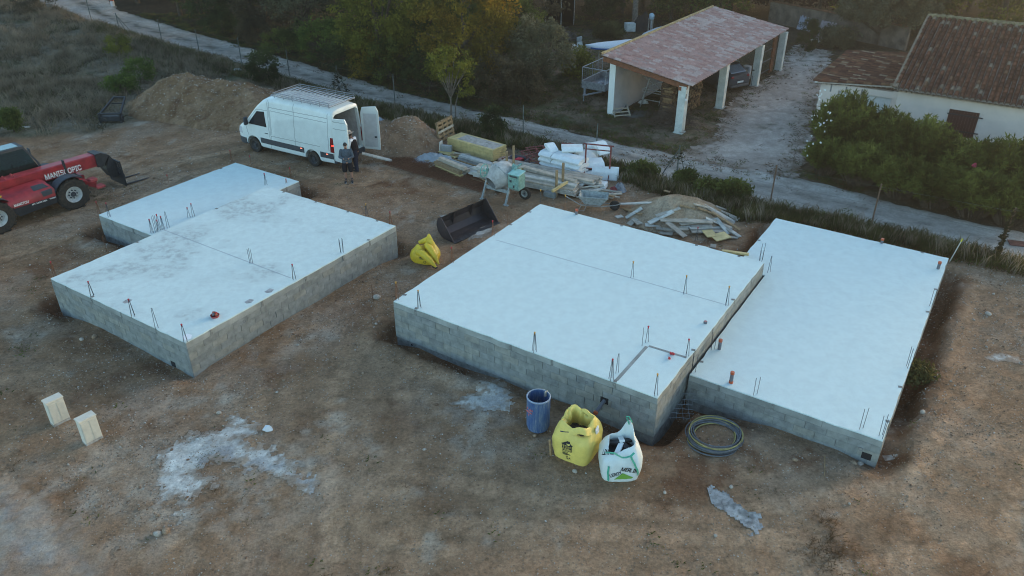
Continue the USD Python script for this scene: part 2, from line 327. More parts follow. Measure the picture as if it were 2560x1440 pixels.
def lerp(a, b, t): return a + (np.asarray(b, float) - a) * t[..., None]
def soil_colour(x, y):
    tan, brown, red, grey, lime = (.330, .210, .126), (.258, .154, .087), (.150, .071, .037), (.300, .214, .145), (.46, .40, .31)
    n1, n2, n3, n4 = fbm2(x, y, 3.2, 21), fbm2(x, y, 1.1, 22), fbm2(x, y, .35, 23), fbm2(x, y, 5.5, 24)
    c = lerp(np.broadcast_to(brown, x.shape + (3,)), tan, sstep(n1 * .6 + n2 * .4, .38, .62))
    c = lerp(c, grey, .8 * sstep(n4 * .5 + n2 * .5, .50, .66))
    c = lerp(c, red, .75 * sstep(fbm2(x, y, 1.8, 25) * .6 + n3 * .4, .53, .68))
    d = np.minimum.reduce([sdist(x, y, r) for r in (RING_A, RING_A1, RING_B, RING_C)])
    dep = np.zeros_like(x)
    for cc, r, q in SPOTS: dep = np.maximum(dep, q * np.exp(-((x - cc[0]) ** 2 + (y - cc[1]) ** 2) / (r * r)))
    c = lerp(c, red, .9 * (1 - sstep(d + .5 * (n2 - .5), .35, .95)) * sstep(dep, .08, .3))
    # beaten wheel tracks: arcs swept by the tyres, lug marks across them
    for path, w, a in (([(-60, 640), (180, 560), (420, 425), (640, 385), (900, 440)], .55, .8), ([(250, 470), (420, 395), (600, 350)], .5, .5), ([(720, 1440), (720, 1180), (730, 1000), (790, 860)], .45, .5), ([(930, 1440), (930, 1150), (920, 960), (1010, 830)], .45, .4),
                       ([(0, 1000), (60, 1100), (200, 1230), (330, 1440)], .6, .75), ([(1000, 1260), (1350, 1330), (1800, 1380), (2300, 1290), (2560, 1160)], .5, .75), ([(1050, 1400), (1450, 1420), (2000, 1440)], .5, .6), ([(2560, 1000), (2420, 1180), (2380, 1440)], .6, .7), ([(900, 480), (1000, 560), (1040, 640), (960, 760)], .5, .4)):
        P = resample(np.array([at(*p)[:2] for p in path]), 40); D, S_ = pathco(x, y, P)
        hit_ = 0
        for off in (-.85, .85) if w < .5 else (-.95, .95):           # a left and a right wheel
            q = np.abs(D - off); e = (1 - sstep(q, .16, .30)) * sstep(n2, .18, .40); rim_ = np.exp(-((q - .32) / .07) ** 2) * sstep(n3, .3, .5)
            lug = sstep(np.sin((S_ + q * .9) * 2 * PI / .42), .1, .8)
            c = c * (1 + a * e * (.62 - .55 * lug))[..., None] * (1 - .38 * a * rim_)[..., None]
        e = 1 - sstep(np.abs(D), w + .6, w + 1.4); c = lerp(c, (.365, .240, .143), .55 * a * e * sstep(n2, .25, .5))
    # lime and cement dust trodden into the soil
    dust = sstep(fbm2(x, y, 1.5, 31) * .55 + fbm2(x, y, .3, 32) * .45, .60, .72)
    c = lerp(c, lime, .45 * dust)
    for px, r, a in (((1180, 1010), 1.3, .5), ((1240, 970), .9, .4), ((1330, 1100), .9, .35), ((720, 1190), 1.3, .5), ((480, 1260), 1.5, .5), ((240, 760), 1.2, .3), ((660, 880), 1.6, .35), ((740, 820), 1.2, .3), ((1010, 680), .9, .35), ((1200, 560), 1.0, .4), ((1230, 620), .6, .3), ((640, 470), 1.0, .0), ((2450, 700), 1.0, .3), ((160, 560), 1.0, .25), ((330, 1080), 1.6, .3), ((60, 1330), 2.2, .35), ((350, 860), .9, .3)):
        q = at(*px)[:2]; e = np.exp(-((x - q[0]) ** 2 + (y - q[1]) ** 2) / r ** 2); c = lerp(c, lime, a * e * sstep(n3 * .6 + n2 * .4, .40, .62))
    # dry field to the left, garden and woodland floor behind the lane
    s = sdist(x, y, SITE)
    fld = sstep(s + 1.2 * (n2 - .5), -.3, .9)
    field = lerp(np.broadcast_to((.150, .125, .082), x.shape + (3,)), (.215, .185, .135), sstep(n1 * .5 + n3 * .5, .40, .65)); field = lerp(field, (.095, .100, .050), .7 * sstep(fbm2(x, y, 2.2, 41), .52, .68))
    c = lerp(c, field, fld)
    L = sdist(x, y, np.vstack([LN, LF[::-1]])); beyond = (y > np.interp(x, LF[:, 0][np.argsort(LF[:, 0])], LF[:, 1][np.argsort(LF[:, 0])] - .3)) & (L > -.2)
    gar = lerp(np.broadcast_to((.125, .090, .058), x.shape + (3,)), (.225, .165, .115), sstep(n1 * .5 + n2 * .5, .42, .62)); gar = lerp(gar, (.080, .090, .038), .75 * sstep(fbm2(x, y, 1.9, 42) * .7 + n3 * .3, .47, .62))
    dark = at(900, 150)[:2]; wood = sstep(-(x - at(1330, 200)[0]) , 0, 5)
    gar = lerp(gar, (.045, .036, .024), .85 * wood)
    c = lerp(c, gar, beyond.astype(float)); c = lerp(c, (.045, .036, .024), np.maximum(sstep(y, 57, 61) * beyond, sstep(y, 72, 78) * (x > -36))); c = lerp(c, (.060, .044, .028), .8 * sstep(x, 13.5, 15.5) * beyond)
    return np.clip(c * (0.88 + .24 * n3)[..., None], .01, .9)

gx = np.r_[-900, -400, -200, -120, -80, np.arange(-56, -24, .35), np.arange(-24, 24, .11), np.arange(24, 50, .35), 70, 110, 200, 400, 900]
gy = np.r_[-300, -100, -40, -10, 0, 5, np.arange(8, 48, .11), np.arange(48, 90, .4), 100, 130, 200, 400, 900, 1600]
GX, GY = np.meshgrid(gx, gy, indexing='ij')
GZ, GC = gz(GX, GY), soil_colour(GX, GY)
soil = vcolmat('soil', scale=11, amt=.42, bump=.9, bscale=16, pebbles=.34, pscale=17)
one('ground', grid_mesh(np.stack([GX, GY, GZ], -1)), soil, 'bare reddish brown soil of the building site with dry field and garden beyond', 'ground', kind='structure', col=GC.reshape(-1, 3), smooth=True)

# ------------------------------------------------------------------ lane, yard, gravel and spills as sheets on the soil
def patch(name, pts, col_of, m, label, cat_, kind=None, cell=.07, edge=.12, seed=0, dz=.008, hump=0.0, group=None):
    """A thin sheet with a ragged edge: cells of a fine grid whose (noisy) distance lies inside the outline."""
    P = np.asarray(pts, float)[:, :2]; lo, hi = P.min(0) - .4, P.max(0) + .4
    X, Y = np.meshgrid(np.arange(lo[0], hi[0], cell), np.arange(lo[1], hi[1], cell), indexing='ij')
    S = sdist(X, Y, P) + edge * 2 * (fbm2(X, Y, .5, seed + 50) - .5) + edge * (fbm2(X, Y, .12, seed + 51) - .5) * 1.2
    i = np.arange(X.size).reshape(X.shape)
    Sd = S + edge * 2.2 * (fbm2(X, Y, .09, seed + 53, 2) - .5) * sstep(S, -edge * 3, 0); keep = ((Sd[:-1, :-1] + Sd[1:, 1:] + Sd[1:, :-1] + Sd[:-1, 1:]) / 4 < 0)
    q = np.stack([i[:-1, :-1], i[1:, :-1], i[1:, 1:], i[:-1, 1:]], -1)[keep]
    Z = gz(X, Y) + dz + hump * sstep(-S, 0, .5) * (.4 + fbm2(X, Y, .4, seed + 5))
    used, inv = np.unique(q, return_inverse=True)
    V = np.stack([X, Y, Z], -1).reshape(-1, 3)[used]; C = col_of(X, Y, S).reshape(-1, 3)[used]
    return one(name, tm(V, inv.reshape(-1, 4)), m, label, cat_, group, True, kind, C)
gravel = vcolmat('gravel', scale=16, amt=.32, bump=.6, bscale=30, pebbles=.15, pscale=26)
n = 260
N_, F_ = resample(LN, n), resample(LF, n); T = np.linspace(0, 1, 34)
LP = N_[:, None] * (1 - T)[None, :, None] + F_[:, None] * T[None, :, None]
rag = (fbm2(LP[..., 0], LP[..., 1], .6, 61) - .5) * .7 * (np.abs(T - .5) > .47)[None] ; wdir = (F_ - N_) / np.linalg.norm(F_ - N_, axis=1, keepdims=True)
LP = LP + wdir[:, None] * rag[..., None]
lx, ly = LP[..., 0], LP[..., 1]
nn, n2 = fbm2(lx, ly, 1.3, 62), fbm2(lx, ly, .4, 63)
lc = lerp(np.broadcast_to((.36, .315, .26), lx.shape + (3,)), (.49, .435, .365), sstep(nn * .5 + n2 * .5, .38, .62))
mid = np.exp(-((T - .5) / .13) ** 2)[None] * sstep(n2 * .75 + nn * .25, .36, .56) * np.linspace(1.1, .6, n)[:, None]
lc = lerp(lc, (.12, .105, .08), .95 * mid)
edge = np.maximum(sstep(T, .90, 1.0), 1 - sstep(T, 0.0, .08))[None] * np.ones((n, 1)); lc = lerp(lc, (.15, .125, .095), .75 * edge * sstep(n2, .35, .6))
one('lane', grid_mesh(np.concatenate([LP, np.full(LP.shape[:2] + (1,), .03)], -1)[:, ::1]), gravel, 'pale gravel lane with two wheel tracks and a dark middle strip', 'lane', kind='structure', col=lc.reshape(-1, 3), smooth=True)
def yard_col(X, Y, S):
    a, b = fbm2(X, Y, 1.6, 71), fbm2(X, Y, .4, 72)
    c = lerp(np.broadcast_to((.37, .305, .25), X.shape + (3,)), (.48, .405, .335), sstep(a * .5 + b * .5, .38, .6)); c = lerp(c, (.15, .105, .07), .8 * sstep(S, -1.4, -.1) * sstep(b, .4, .6))
    return lerp(c, (.11, .10, .06), .7 * sstep(fbm2(X, Y, 1.1, 73) * .6 + b * .4, .60, .70))
patch('yard', YARD, yard_col, gravel, 'grey gravel yard between the carport and the house', 'yard', 'structure', cell=.12, edge=.35, seed=3, dz=.042)
def lime_col(X, Y, S):
    a, b = fbm2(X, Y, .8, 81), fbm2(X, Y, .18, 82)
    f_ = fbm2(X, Y, .07, 85, 3); k = sstep(a * .30 + b * .45 + f_ * .25 + .22 * sstep(-S, -.05, .45) - .09, .40, .60); c = lerp(soil_colour(X, Y) * .55 + .45 * np.array((.36, .32, .26)), (.54, .515, .45), k); c = lerp(c, (.66, .64, .57), sstep(fbm2(X, Y, .10, 84) * .6 + a * .4, .52, .64) * k); return lerp(c, (.27, .26, .25), .75 * sstep(fbm2(X, Y, .9, 83), .54, .66) * k)
def holes(f, thr, seed):
    return lambda X, Y, S: f(X, Y, S)
def sp(name, px, label, colf, cell=.045, edge=.16, seed=0, hump=.01, cat_='spill', m=gravel, dz=.006, group=None):
    return patch(name, [at(*p) for p in px], colf, m, label, cat_, 'stuff' if cat_ == 'gravel' else None, cell, edge, seed, dz, hump, group)
sp('cement_spill', [(580, 1035), (600, 1048), (640, 1065), (645, 1085), (612, 1095), (625, 1120), (680, 1120), (700, 1150), (745, 1165), (790, 1200), (795, 1235), (740, 1225), (690, 1195), (640, 1180), (580, 1165), (520, 1158), (480, 1180), (520, 1200), (545, 1225), (500, 1235), (480, 1265), (460, 1310), (440, 1290), (450, 1240), (385, 1265), (390, 1220), (395, 1180), (390, 1140), (430, 1115), (480, 1085), (540, 1075), (568, 1060)],
   'large whitish cement spill on the soil in front of the two pale meter boxes', lime_col, edge=.26, seed=1, hump=.008)
sp('cement_spill', [(1240, 935), (1265, 945), (1275, 985), (1290, 1005), (1275, 1035), (1245, 1030), (1190, 1030), (1130, 1010), (1150, 995), (1190, 985), (1200, 950)], 'whitish cement spill against the middle slab left of the blue barrel', lime_col, edge=.22, seed=5)
sp('cement_spill', [(2460, 895), (2500, 882), (2545, 893), (2560, 915), (2530, 905), (2490, 905)], 'small white cement streak on bare soil at the right edge of the picture', lime_col, edge=.06, seed=6)
sp('cement_spill', [(2215, 1118), (2245, 1112), (2250, 1125), (2220, 1128)], 'tiny white cement patch beside the front right corner of the long slab', lime_col, edge=.05, seed=7)
sp('cement_spill', [(1098, 540), (1115, 537), (1118, 553), (1100, 560)], 'small white cement patch left of the dark loader bucket', lime_col, edge=.08, seed=8)
sp('cement_spill', [(1170, 575), (1220, 565), (1245, 575), (1215, 592), (1175, 600)], 'pale cement stain in front of the dark loader bucket', lambda X, Y, S: lime_col(X, Y, S) * .75, edge=.15, seed=9)
def ggrey(X, Y, S):
    b, a = fbm2(X, Y, .08, 91), fbm2(X, Y, .5, 92); return lerp(np.broadcast_to((.19, .19, .178), X.shape + (3,)), (.38, .38, .36), sstep(b * .7 + a * .3, .38, .62))
sp('gravel_heap', [(1765, 1210), (1800, 1225), (1850, 1255), (1895, 1290), (1903, 1318), (1885, 1328), (1855, 1308), (1825, 1290), (1800, 1262), (1768, 1240)], 'flat grey spread of fine gravel in the right foreground', ggrey, edge=.20, seed=11, hump=.006, cat_='gravel', dz=.012)
sp('gravel_heap', [(-80, 1175), (60, 1190), (120, 1210), (150, 1260), (230, 1300), (300, 1380), (340, 1460), (200, 1500), (-100, 1500)], 'bluish grey fine gravel spread over the lower left corner', lambda X, Y, S: lerp(soil_colour(X, Y), (.30, .295, .275), np.clip(sstep(-S, -.1, 2.2) * (.35 + .65 * sstep(fbm2(X, Y, .12, 93) * .6 + fbm2(X, Y, 1.1, 94) * .4, .36, .58)), 0, 1)), edge=.5, seed=12, cat_='gravel')
# ================================================================== FOUNDATIONS: block walls, concrete band, slab
def slabmat(name, c1, c2, stain, s=.35, thr=.55):
    return usdkit.material(stage, f'/World/Looks/{name}', {
        'g': ('geometry', {}), 'mp': ('mapping', {'rotation': (0, 0, .57), 'scale': (.9, 1.15, 1)}), 'n': ('noise_texture', {'scale': s, 'detail': 7, 'roughness': .62, 'distortion': .25}), 'n2': ('noise_texture', {'scale': 4.0, 'detail': 6, 'roughness': .65}), 'n3': ('noise_texture', {'scale': 60.0, 'detail': 3}),
        'r': ('rgb_ramp', {'ramp': [(.35, c2), (.62, c1)]}), 'mask': ('rgb_ramp', {'ramp': [(thr, (0, 0, 0)), (thr + .10, (1, 1, 1))]}), 'mm': ('math', {'math_type': 'multiply'}), 'r2': ('rgb_ramp', {'ramp': [(.40, (0, 0, 0)), (.60, (1, 1, 1))]}), 'x': ('mix', {'color2': stain}),
        'p': ('principled_bsdf', {'roughness': .85, 'specular_ior_level': .25}), 'b': ('bump', {'strength': .12, 'distance': .01})},
        [('g.position', 'n2.vector'), ('g.position', 'mp.vector'), ('mp.vector', 'n.vector'), ('g.position', 'n3.vector'), ('n2.fac', 'r.fac'), ('n.fac', 'mask.fac'), ('n2.fac', 'r2.fac'), ('mask.color', 'mm.value1'), ('r2.color', 'mm.value2'), ('mm.value', 'x.fac'), ('r.color', 'x.color1'), ('x.color', 'p.base_color'), ('n3.fac', 'b.height'), ('b.normal', 'p.normal')], surface='p.BSDF')
slab_a = slabmat('slab_mottled', (.615, .715, .675), (.545, .635, .60), (.40, .45, .43), .38, .53)
slab_b = slabmat('slab_clean', (.625, .73, .69), (.575, .67, .635), (.50, .575, .55), .30, .62)
band_m = mat('band_concrete', (.31, .325, .30), .9, .16, 1.6, .35, 30)
mortar = mat('mortar', (.215, .215, .195), .95, .2, 6, .3, 50)
block_ms = [mat(f'block_{n}', c, .95, .14, 5, .5, 70, island=.04) for n, c in (('grey', (.275, .288, .265)), ('sand', (.300, .300, .262)), ('dark', (.245, .255, .238)), ('blue', (.270, .284, .268)))]
hole_m = flat('hole_dark', (.012, .012, .013), .95)
joint_m = mat('saw_joint', (.42, .45, .46), .9, .1)
trowel_m = mat('grey_smear', (.38, .38, .37), .9, .25, 8)
pvc = mat('pvc_grey', (.13, .135, .15), .45, .1); orange = flat('cap_orange', (.42, .085, .03), .45); redcap = flat('cap_red', (.40, .022, .03), .45); yellowcap = flat('cap_yellow', (.58, .30, .05), .5)
tie_m = mat('tie_concrete', (.24, .245, .225), .9, .25, 20)
def foundation(name, ringp, top, label, slab_m, courses, band=.20, bottom=-.75):
    """Walls of hollow blocks in running bond under a cast band, the slab flush with its top."""
    c = ringp.mean(0); t = thing(name, label, 'foundation', (c[0], c[1], 0)); R = ringp - c; P = Polygon(R); n = len(R)
    obj('wall_core', prism(P.buffer(-.012, join_style=2), bottom, top - band - .001), mortar, t)
    Q = []
    for i in range(n):      # the cast edge wanders a little
        a, b = R[i], R[(i + 1) % n]; L = np.hypot(*(b - a)); d = (b - a) / L; nn_ = np.array([-d[1], d[0]]); ts = np.arange(0, L - .1, .28)
        Q += [a + d * t_ + nn_ * (rng.normal(0, .006) + (.018 * rng.choice([-1, 1]) if rng.random() < .06 else 0)) * (t_ > 0) for t_ in ts]
    PQ = Polygon(Q).buffer(0); bz = cat(prism(PQ, top - band, top - .03))
    obj('concrete_band', bz, band_m, t)
    obj('slab', prism(PQ.buffer(-.006, join_style=2), top - .03, top), slab_m, t)
    ccw = P.exterior.is_ccw
    for i in range(n):
        a, b = R[i], R[(i + 1) % n]; L = np.hypot(*(b - a)); d = (b - a) / L; nor = np.array([d[1], -d[0]]) * (1 if ccw else -1); rz = math.atan2(d[1], d[0])
        if name == 'foundation' and L < .8: continue
        for k in range(courses):
            zc = top - band - .1 - .2 * k; off = (k % 2) * .25; s = -off
            while s < L - .02:
                s0, s1 = max(s + .003, .0), min(s + .497, L)
                if s1 - s0 > .06:
                    j = rng.choice(4, p=[.42, .22, .12, .24]); mid = a + d * (s0 + s1) / 2 + nor * (-.02 + rng.uniform(0, .004))
                    wd = s1 - s0 - (.016 if rng.random() < .16 else .001)
                    obj('block', box((wd, .05, .196), (mid[0], mid[1], zc), rotz(rz)), block_ms[j], t)
                s += .5
    for i in range(n):      # marks left by the form ties on the band
        a, b = R[i], R[(i + 1) % n]; L = np.hypot(*(b - a)); d = (b - a) / L; nor = np.array([d[1], -d[0]]) * (1 if ccw else -1); s = .8
        while s < L - .3:
            mid = a + d * s + nor * .003; obj('tie_mark', box((.07, .012, band - .02), (mid[0], mid[1], top - band / 2 - .012), rotz(math.atan2(d[1], d[0]))), tie_m, t)
            if rng.random() < .5: mid = a + d * s - nor * .05; obj('tie_mark', box((.09, .10, .006), (mid[0], mid[1], top + .001), rotz(math.atan2(d[1], d[0]) + .3)), tie_m, t)
            s += rng.uniform(1.2, 1.8)
    return t, c
def local(c, px, py, z): p = at(px, py, z); return p[0] - c[0], p[1] - c[1]
tA, cA = foundation('foundation', RING_A, ZA, 'mottled concrete slab on a block base, left front, with a basket of caps on it', slab_a, 5)
tA1, cA1 = foundation('foundation', RING_A1, ZA1, 'lower pale slab behind the left one, beside the red telehandler', slab_b, 3)
tB, cB = foundation('foundation', RING_B, ZB, 'tall square pale slab in the middle, behind the yellow and white bulk bags', slab_b, 5)
tC, cC = foundation('foundation', RING_C, ZC, 'long low pale slab on the right beside the hose coil', slab_b, 3)
def strip(t, c, p, q, z, w, m, name, h=.003):
    a, b = local(c, *p, z), local(c, *q, z); obj(name, bar((*a, z + h / 2), (*b, z + h / 2), w, h), m, t)
strip(tA, cA, (408, 574), (727, 695), ZA, .025, joint_m, 'joint')
strip(tB, cB, (1240, 600), (1822, 764), ZB, .02, joint_m, 'joint')
strip(tB, cB, (1617, 866), (1541, 951), ZB, .09, band_m, 'tray_edge'); strip(tB, cB, (1622, 865), (1716, 894), ZB, .08, band_m, 'tray_edge')
def smear(t, c, pts, z, seed, m=trowel_m, name='smear'):
    P = np.array([local(c, *p, z) for p in pts]); pg = Polygon(P).buffer(.02)
    obj(name, mv(prism(pg.simplify(.01), 0, .002), (0, 0, z)), m, t)
for p in ((320, 752), (1062, 0), (675, 726), (625, 752)):
    if p[1] == 0: continue
    x, y = p; smear(tA, cA, [(x - 12, y + 3), (x, y - 4), (x + 9, y - 2), (x + 3, y + 4), (x - 8, y + 6)], ZA, 0)
smear(tA, cA, [(457, 842), (468, 835), (478, 838), (476, 846), (464, 850)], ZA, 0, flat('white_dust', (.75, .76, .76), .9), 'white_patch')
# air-brick pipes through the walls: a ring with a dark bore
def vent(t, c, px, py, face, r=.045, z=None, rect=False):
    """face: two ring corners of the wall; the pixel is met with the wall's plane."""
    a, b = face; d = unit(np.r_[b - a, 0]); n = np.cross(d, (0, 0, 1.0)); n = n if n @ np.r_[(a + b) / 2 - c, 0] > 0 else -n
    o = np.array([0, 0, CAM_H]); ray = at(px, py, 0) - o; k = ((np.r_[a, 0] - o) @ n) / (ray @ n); p = o + ray * k - np.r_[c, 0]
    if rect:
        obj('pipe_hole', box((r * 2, .012, r * 1.7), p + n * .004, np.stack([d, n, [0, 0, 1]], 1)), hole_m, t); return p + np.r_[c, 0], n, d
    Rm = np.stack([d, np.cross(n, d), n], 1)
    rg = lathe([(r, -.02), (r, .012), (r * .82, .012), (r * .82, -.018)], 14); obj('vent_pipe', mv(rg, p, Rm), pvc, t)
    obj('vent_hole', mv(lathe([(0, .004), (r * .83, .004)][::-1], 14), p, Rm), hole_m, t); return p + np.r_[c, 0], n, d
FA_L, FA_R = (RING_A[0], RING_A[1]), (RING_A[1], RING_A[2])
FB_L, FB_R = (RING_B[0], RING_B[1]), (RING_B[1], RING_B[2]); FC_L = (RING_C[0], RING_C[1])
for f, t, c, ps in ((FA_L, tA, cA, [(161, 730), (432, 865)]), (FA_R, tA, cA, [(610, 803), (757, 717), (965, 598)]), (FB_L, tB, cB, [(1467, 956), (1030, 862)]), ((RING_A1[0], RING_A1[1]), tA1, cA1, [(266, 561)])):
    for p in ps: vent(t, c, *p, f)
vent(tA, cA, 434, 910, FA_L, .10, rect=True)
hp, hn, hd_ = vent(tB, cB, 1511, 1001, FB_L, .11, rect=True)
vent(tC, cC, 2152, 1122, FC_L, .05); vent(tC, cC, 2166, 1140, FC_L, .11, rect=True)
# pipe sticking out of the middle slab's front wall
t = thing('drain_pipe', 'grey drain pipe with orange plug leaning out of the hole in the block wall', 'pipe', hp + hn * .0)
e = hn * .42 + np.array([0, 0, -.12]) - hd_ * .02
obj('pipe', rod(-hn * .05, e, .05, 14), pvc, t); obj('plug', cat(rod(e - unit(e) * .03, e + unit(e) * .02, .058, 14)), orange, t)

# ------------------------------------------------------------------ starter bars on the slabs
steel = mat('rebar_steel', (.055, .060, .072), .55, .25, 20, metal=.5); rusty = mat('rebar_rust', (.20, .088, .048), .85, .3, 20)
def starter(name, label, loc, h, capm, nb=4, sp_=.055, lean=True, m=steel, group=None, rz=0):
    t = thing(name, label, 'rebar', loc, rz)
    P = [(-1, -1), (1, -1), (1, 1), (-1, 1)][:nb] if nb != 3 else [(-1, -.6), (1, -.6), (0, 1)]
    if nb == 2: P = [(-1, 0), (1, 0)]
    if nb == 1: P = [(0, 0)]
    for k, (x, y) in enumerate(P):
        tp = (x * .010, y * .010, h) if lean else (x * sp_, y * sp_, h + rng.uniform(-.04, .02))
        obj('bar', rod((x * sp_ * .8, y * sp_ * .8, -.02), tp, .0068, 5), m, t)
    if capm is not None:
        obj('cap', lathe([(0, .026), (.022, .022), (.027, .014), (.026, .004), (.018, .0), (.015, -.05), (0.0, -.05)][::-1], 10, (0, 0, h)), capm, t)
    return t
def st(px, py, ptop, z, cap, nb, label, m=steel, lean=True, sp_=.055, rz=.4):
    """Base pixel, pixel row of the top, slab height."""
    p = at(px, py, z); lo, hi = 0, 1.6
    for _ in range(30):
        h = (lo + hi) / 2; q = at(px, py, z) + [0, 0, h]
        v = q - [0, 0, CAM_H]; c, s = math.cos(CAM_PITCH), math.sin(CAM_PITCH); yy = 720 - CAM_F * (v[1] * s + v[2] * c) / (v[1] * c - v[2] * s)
        lo, hi = (h, hi) if yy > ptop else (lo, h)
    return starter('starter_bars', label, p, h, cap, nb, sp_, lean, m, rz=rz)
R, Y, N = redcap, yellowcap, None
for a in [
  (231, 740, 705, ZA, R, 4, 'red capped starter bars next to the left end of the mottled slab'),
  (333, 790, 749, ZA, R, 4, 'red capped starter bars at the middle of the mottled slab front edge'),
  (392, 820, 770, ZA, N, 2, 'uncapped dark starter bars right of the middle of the mottled slab front edge'),
  (464, 853, 812, ZA, R, 4, 'red capped starter bars at the front corner of the mottled slab by the white patch'),
  (736, 698, 662, ZA, R, 4, 'red capped starter bars at the right end of the joint across the mottled slab'),
  (628, 657, 621, ZA, N, 3, 'bare starter bars standing mid slab on the joint of the mottled slab'),
  (855, 631, 596, ZA, N, 4, 'uncapped starter bars near the right edge of the mottled slab'),
  (917, 540, 510, ZA, Y, 3, 'yellow capped starter bars on the back edge of the mottled slab'),
  (977, 560, 530, ZA, R, 4, 'red capped rusty starter bars at the back right corner of the mottled slab'),
  (381, 582, 549, ZA1, R, 3, 'leftmost red capped starter bars of the cluster between the two left slabs'),
  (392, 580, 538, ZA1, N, 3, 'tall uncapped starter bars within the red capped cluster between the left slabs'),
  (400, 574, 537, ZA1, R, 2, 'rear red capped starter bars of the cluster between the two left slabs'),
  (398, 576, 551, ZA1, R, 2, 'lowest red capped starter bars in the middle of the cluster between the left slabs'),
  (409, 573, 542, ZA1, R, 3, 'rightmost red capped starter bars of the cluster between the two left slabs'),
  (421, 569, 529, ZA, N, 2, 'uncapped dark starter bars just right of the cluster between the left slabs'),
  (473, 544, 520, ZA1, R, 2, 'shorter of the two red capped starter bars on the back edge of the mottled slab'),
  (484, 541, 510, ZA1, R, 4, 'taller of the two red capped starter bars on the back edge of the mottled slab'),
  (274, 542, 508, ZA1, R, 3, 'red capped starter bars on the left end of the lower left slab'),
  (665, 462, 434, ZA1, R, 3, 'red capped bars on the lower left slab behind the mottled slab corner'),
  (1048, 769, 727, ZB, Y, 4, 'yellow capped starter bars at the left front edge of the middle slab'),
  (1336, 878, 832, ZB, Y, 4, 'orange capped starter bars halfway along the front edge of the middle slab'),
  (1528, 948, 899, ZB, R, 4, 'red capped starter bars on the middle slab left of the shower tray outline'),
  (1543, 932, 884, ZB, N, 2, 'uncapped dark starter bars beside the red capped ones by the shower tray outline'),
  (1638, 988, 936, ZB, Y, 3, 'yellow capped starter bars at the front corner of the middle slab'),
  (1605, 865, 817, ZB, N, 1, 'single uncapped bar just behind the shower tray outline'),
  (1617, 856, 817, ZB, R, 2, 'red capped starter bars behind the shower tray outline'),
  (1717, 890, 849, ZB, R, 3, 'red capped bars on the middle slab edge near the two loose red caps'),
  (1580, 694, 655, ZB, Y, 2, 'orange capped starter bars on the middle slab, the leftmost along its joint'),
  (1711, 734, 690, ZB, Y, 3, 'orange capped starter bars on the middle slab halfway along its joint'),
  (1816, 763, 717, ZB, Y, 3, 'orange capped starter bars at the right end of the joint of the middle slab'),
  (993, 749, 706, ZB, Y, 3, 'yellow capped rusty starter bars at the left corner of the middle slab'),
  (1130, 657, 619, ZB, R, 3, 'red capped rusty starter bars on the middle slab edge by the crumpled yellow bag'),
  (1232, 590, 553, ZB, R, 3, 'red capped rusty starter bars on the middle slab edge by the loader bucket'),
  (1268, 565, 530, ZB, N, 1, 'single rusty bar on the left edge of the middle slab near the mixer'),
  (1351, 510, 475, ZB, Y, 1, 'yellow capped single bar at the back corner of the middle slab'),
  (1412, 527, 488, ZB, Y, 1, 'yellow capped rusty bar on the back edge of the middle slab near the plank stack'),
  (1741, 600, 569, .75, R, 2, 'red capped bars behind the middle slab in front of the timber heap'),
  (1903, 650, 607, ZC, N, 2, 'uncapped bars on the long slab behind the middle slab corner'),
  (1922, 681, 640, ZC, N, 2, 'dark taped bars on the long slab near the back corner of the middle slab'),
  (1732, 930, 885, ZC, N, 3, 'three bare bars at the front left corner of the long slab'),
  (1780, 873, 833, ZC, N, 3, 'bare bars on the long slab against the middle slab, behind the plugged pipes'),
  (1888, 987, 941, ZC, N, 2, 'pair of bare bars on the long slab front edge right of the plugged pipes'),
  (2153, 1072, 1022, ZC, N, 2, 'pair of bare bars on the front edge of the long slab near its right corner'),
  (2206, 1092, 1042, ZC, N, 4, 'bundle of bare bars in the front right corner of the long slab'),
  (2270, 918, 868, ZC, N, 3, 'bare bars on the right edge of the long slab, the nearer group'),
  (2327, 764, 724, ZC, N, 2, 'bare bars on the right edge of the long slab, the farther group'),
  (1900, 660, 627, ZC, N, 2, 'short bars standing in the gap at the back corner of the middle slab')]:
    px, py, pt, z, cap, nb, lab = a
    st(px, py, pt, z, cap, nb, lab, rusty if 'rusty' in lab else steel, cap is not None or 'dark' in lab, .055 if cap is not None else .05 if z != ZC else .065)
# starter bars that stand in the soil round the left slabs
for a in [(248, 533, 505, 'rusty red capped bars in the soil at the left corner of the lower left slab'), (267, 630, 590, 'rusty bar in the soil between the pebbles and the mottled slab'), (138, 690, 655, 'rusty red capped bars beside the left corner of the mottled slab'),
          (421, 455, 438, 'rusty red capped stake at the back edge of the lower left slab'), (580, 405, 376, 'rusty red capped bars behind the back corner of the lower left slab'), (628, 412, 390, 'rusty red capped stake between the van and the lower left slab'), (728, 446, 420, 'rusty red capped bars at the right corner of the lower left slab'), (718, 470, 448, 'short red capped bars against the right end of the lower left slab'), (933, 752, 712, 'thin rusty rod in the pebbly soil between the mottled and the middle slab')]:
    st(a[0], a[1], a[2], .45 if a[1] < 600 else .75 if a[0] == 138 else .3 if a[0] == 718 else .05, R if 'capped' in a[3] else N, 3 if 'bars' in a[3] else 1, a[3], rusty)
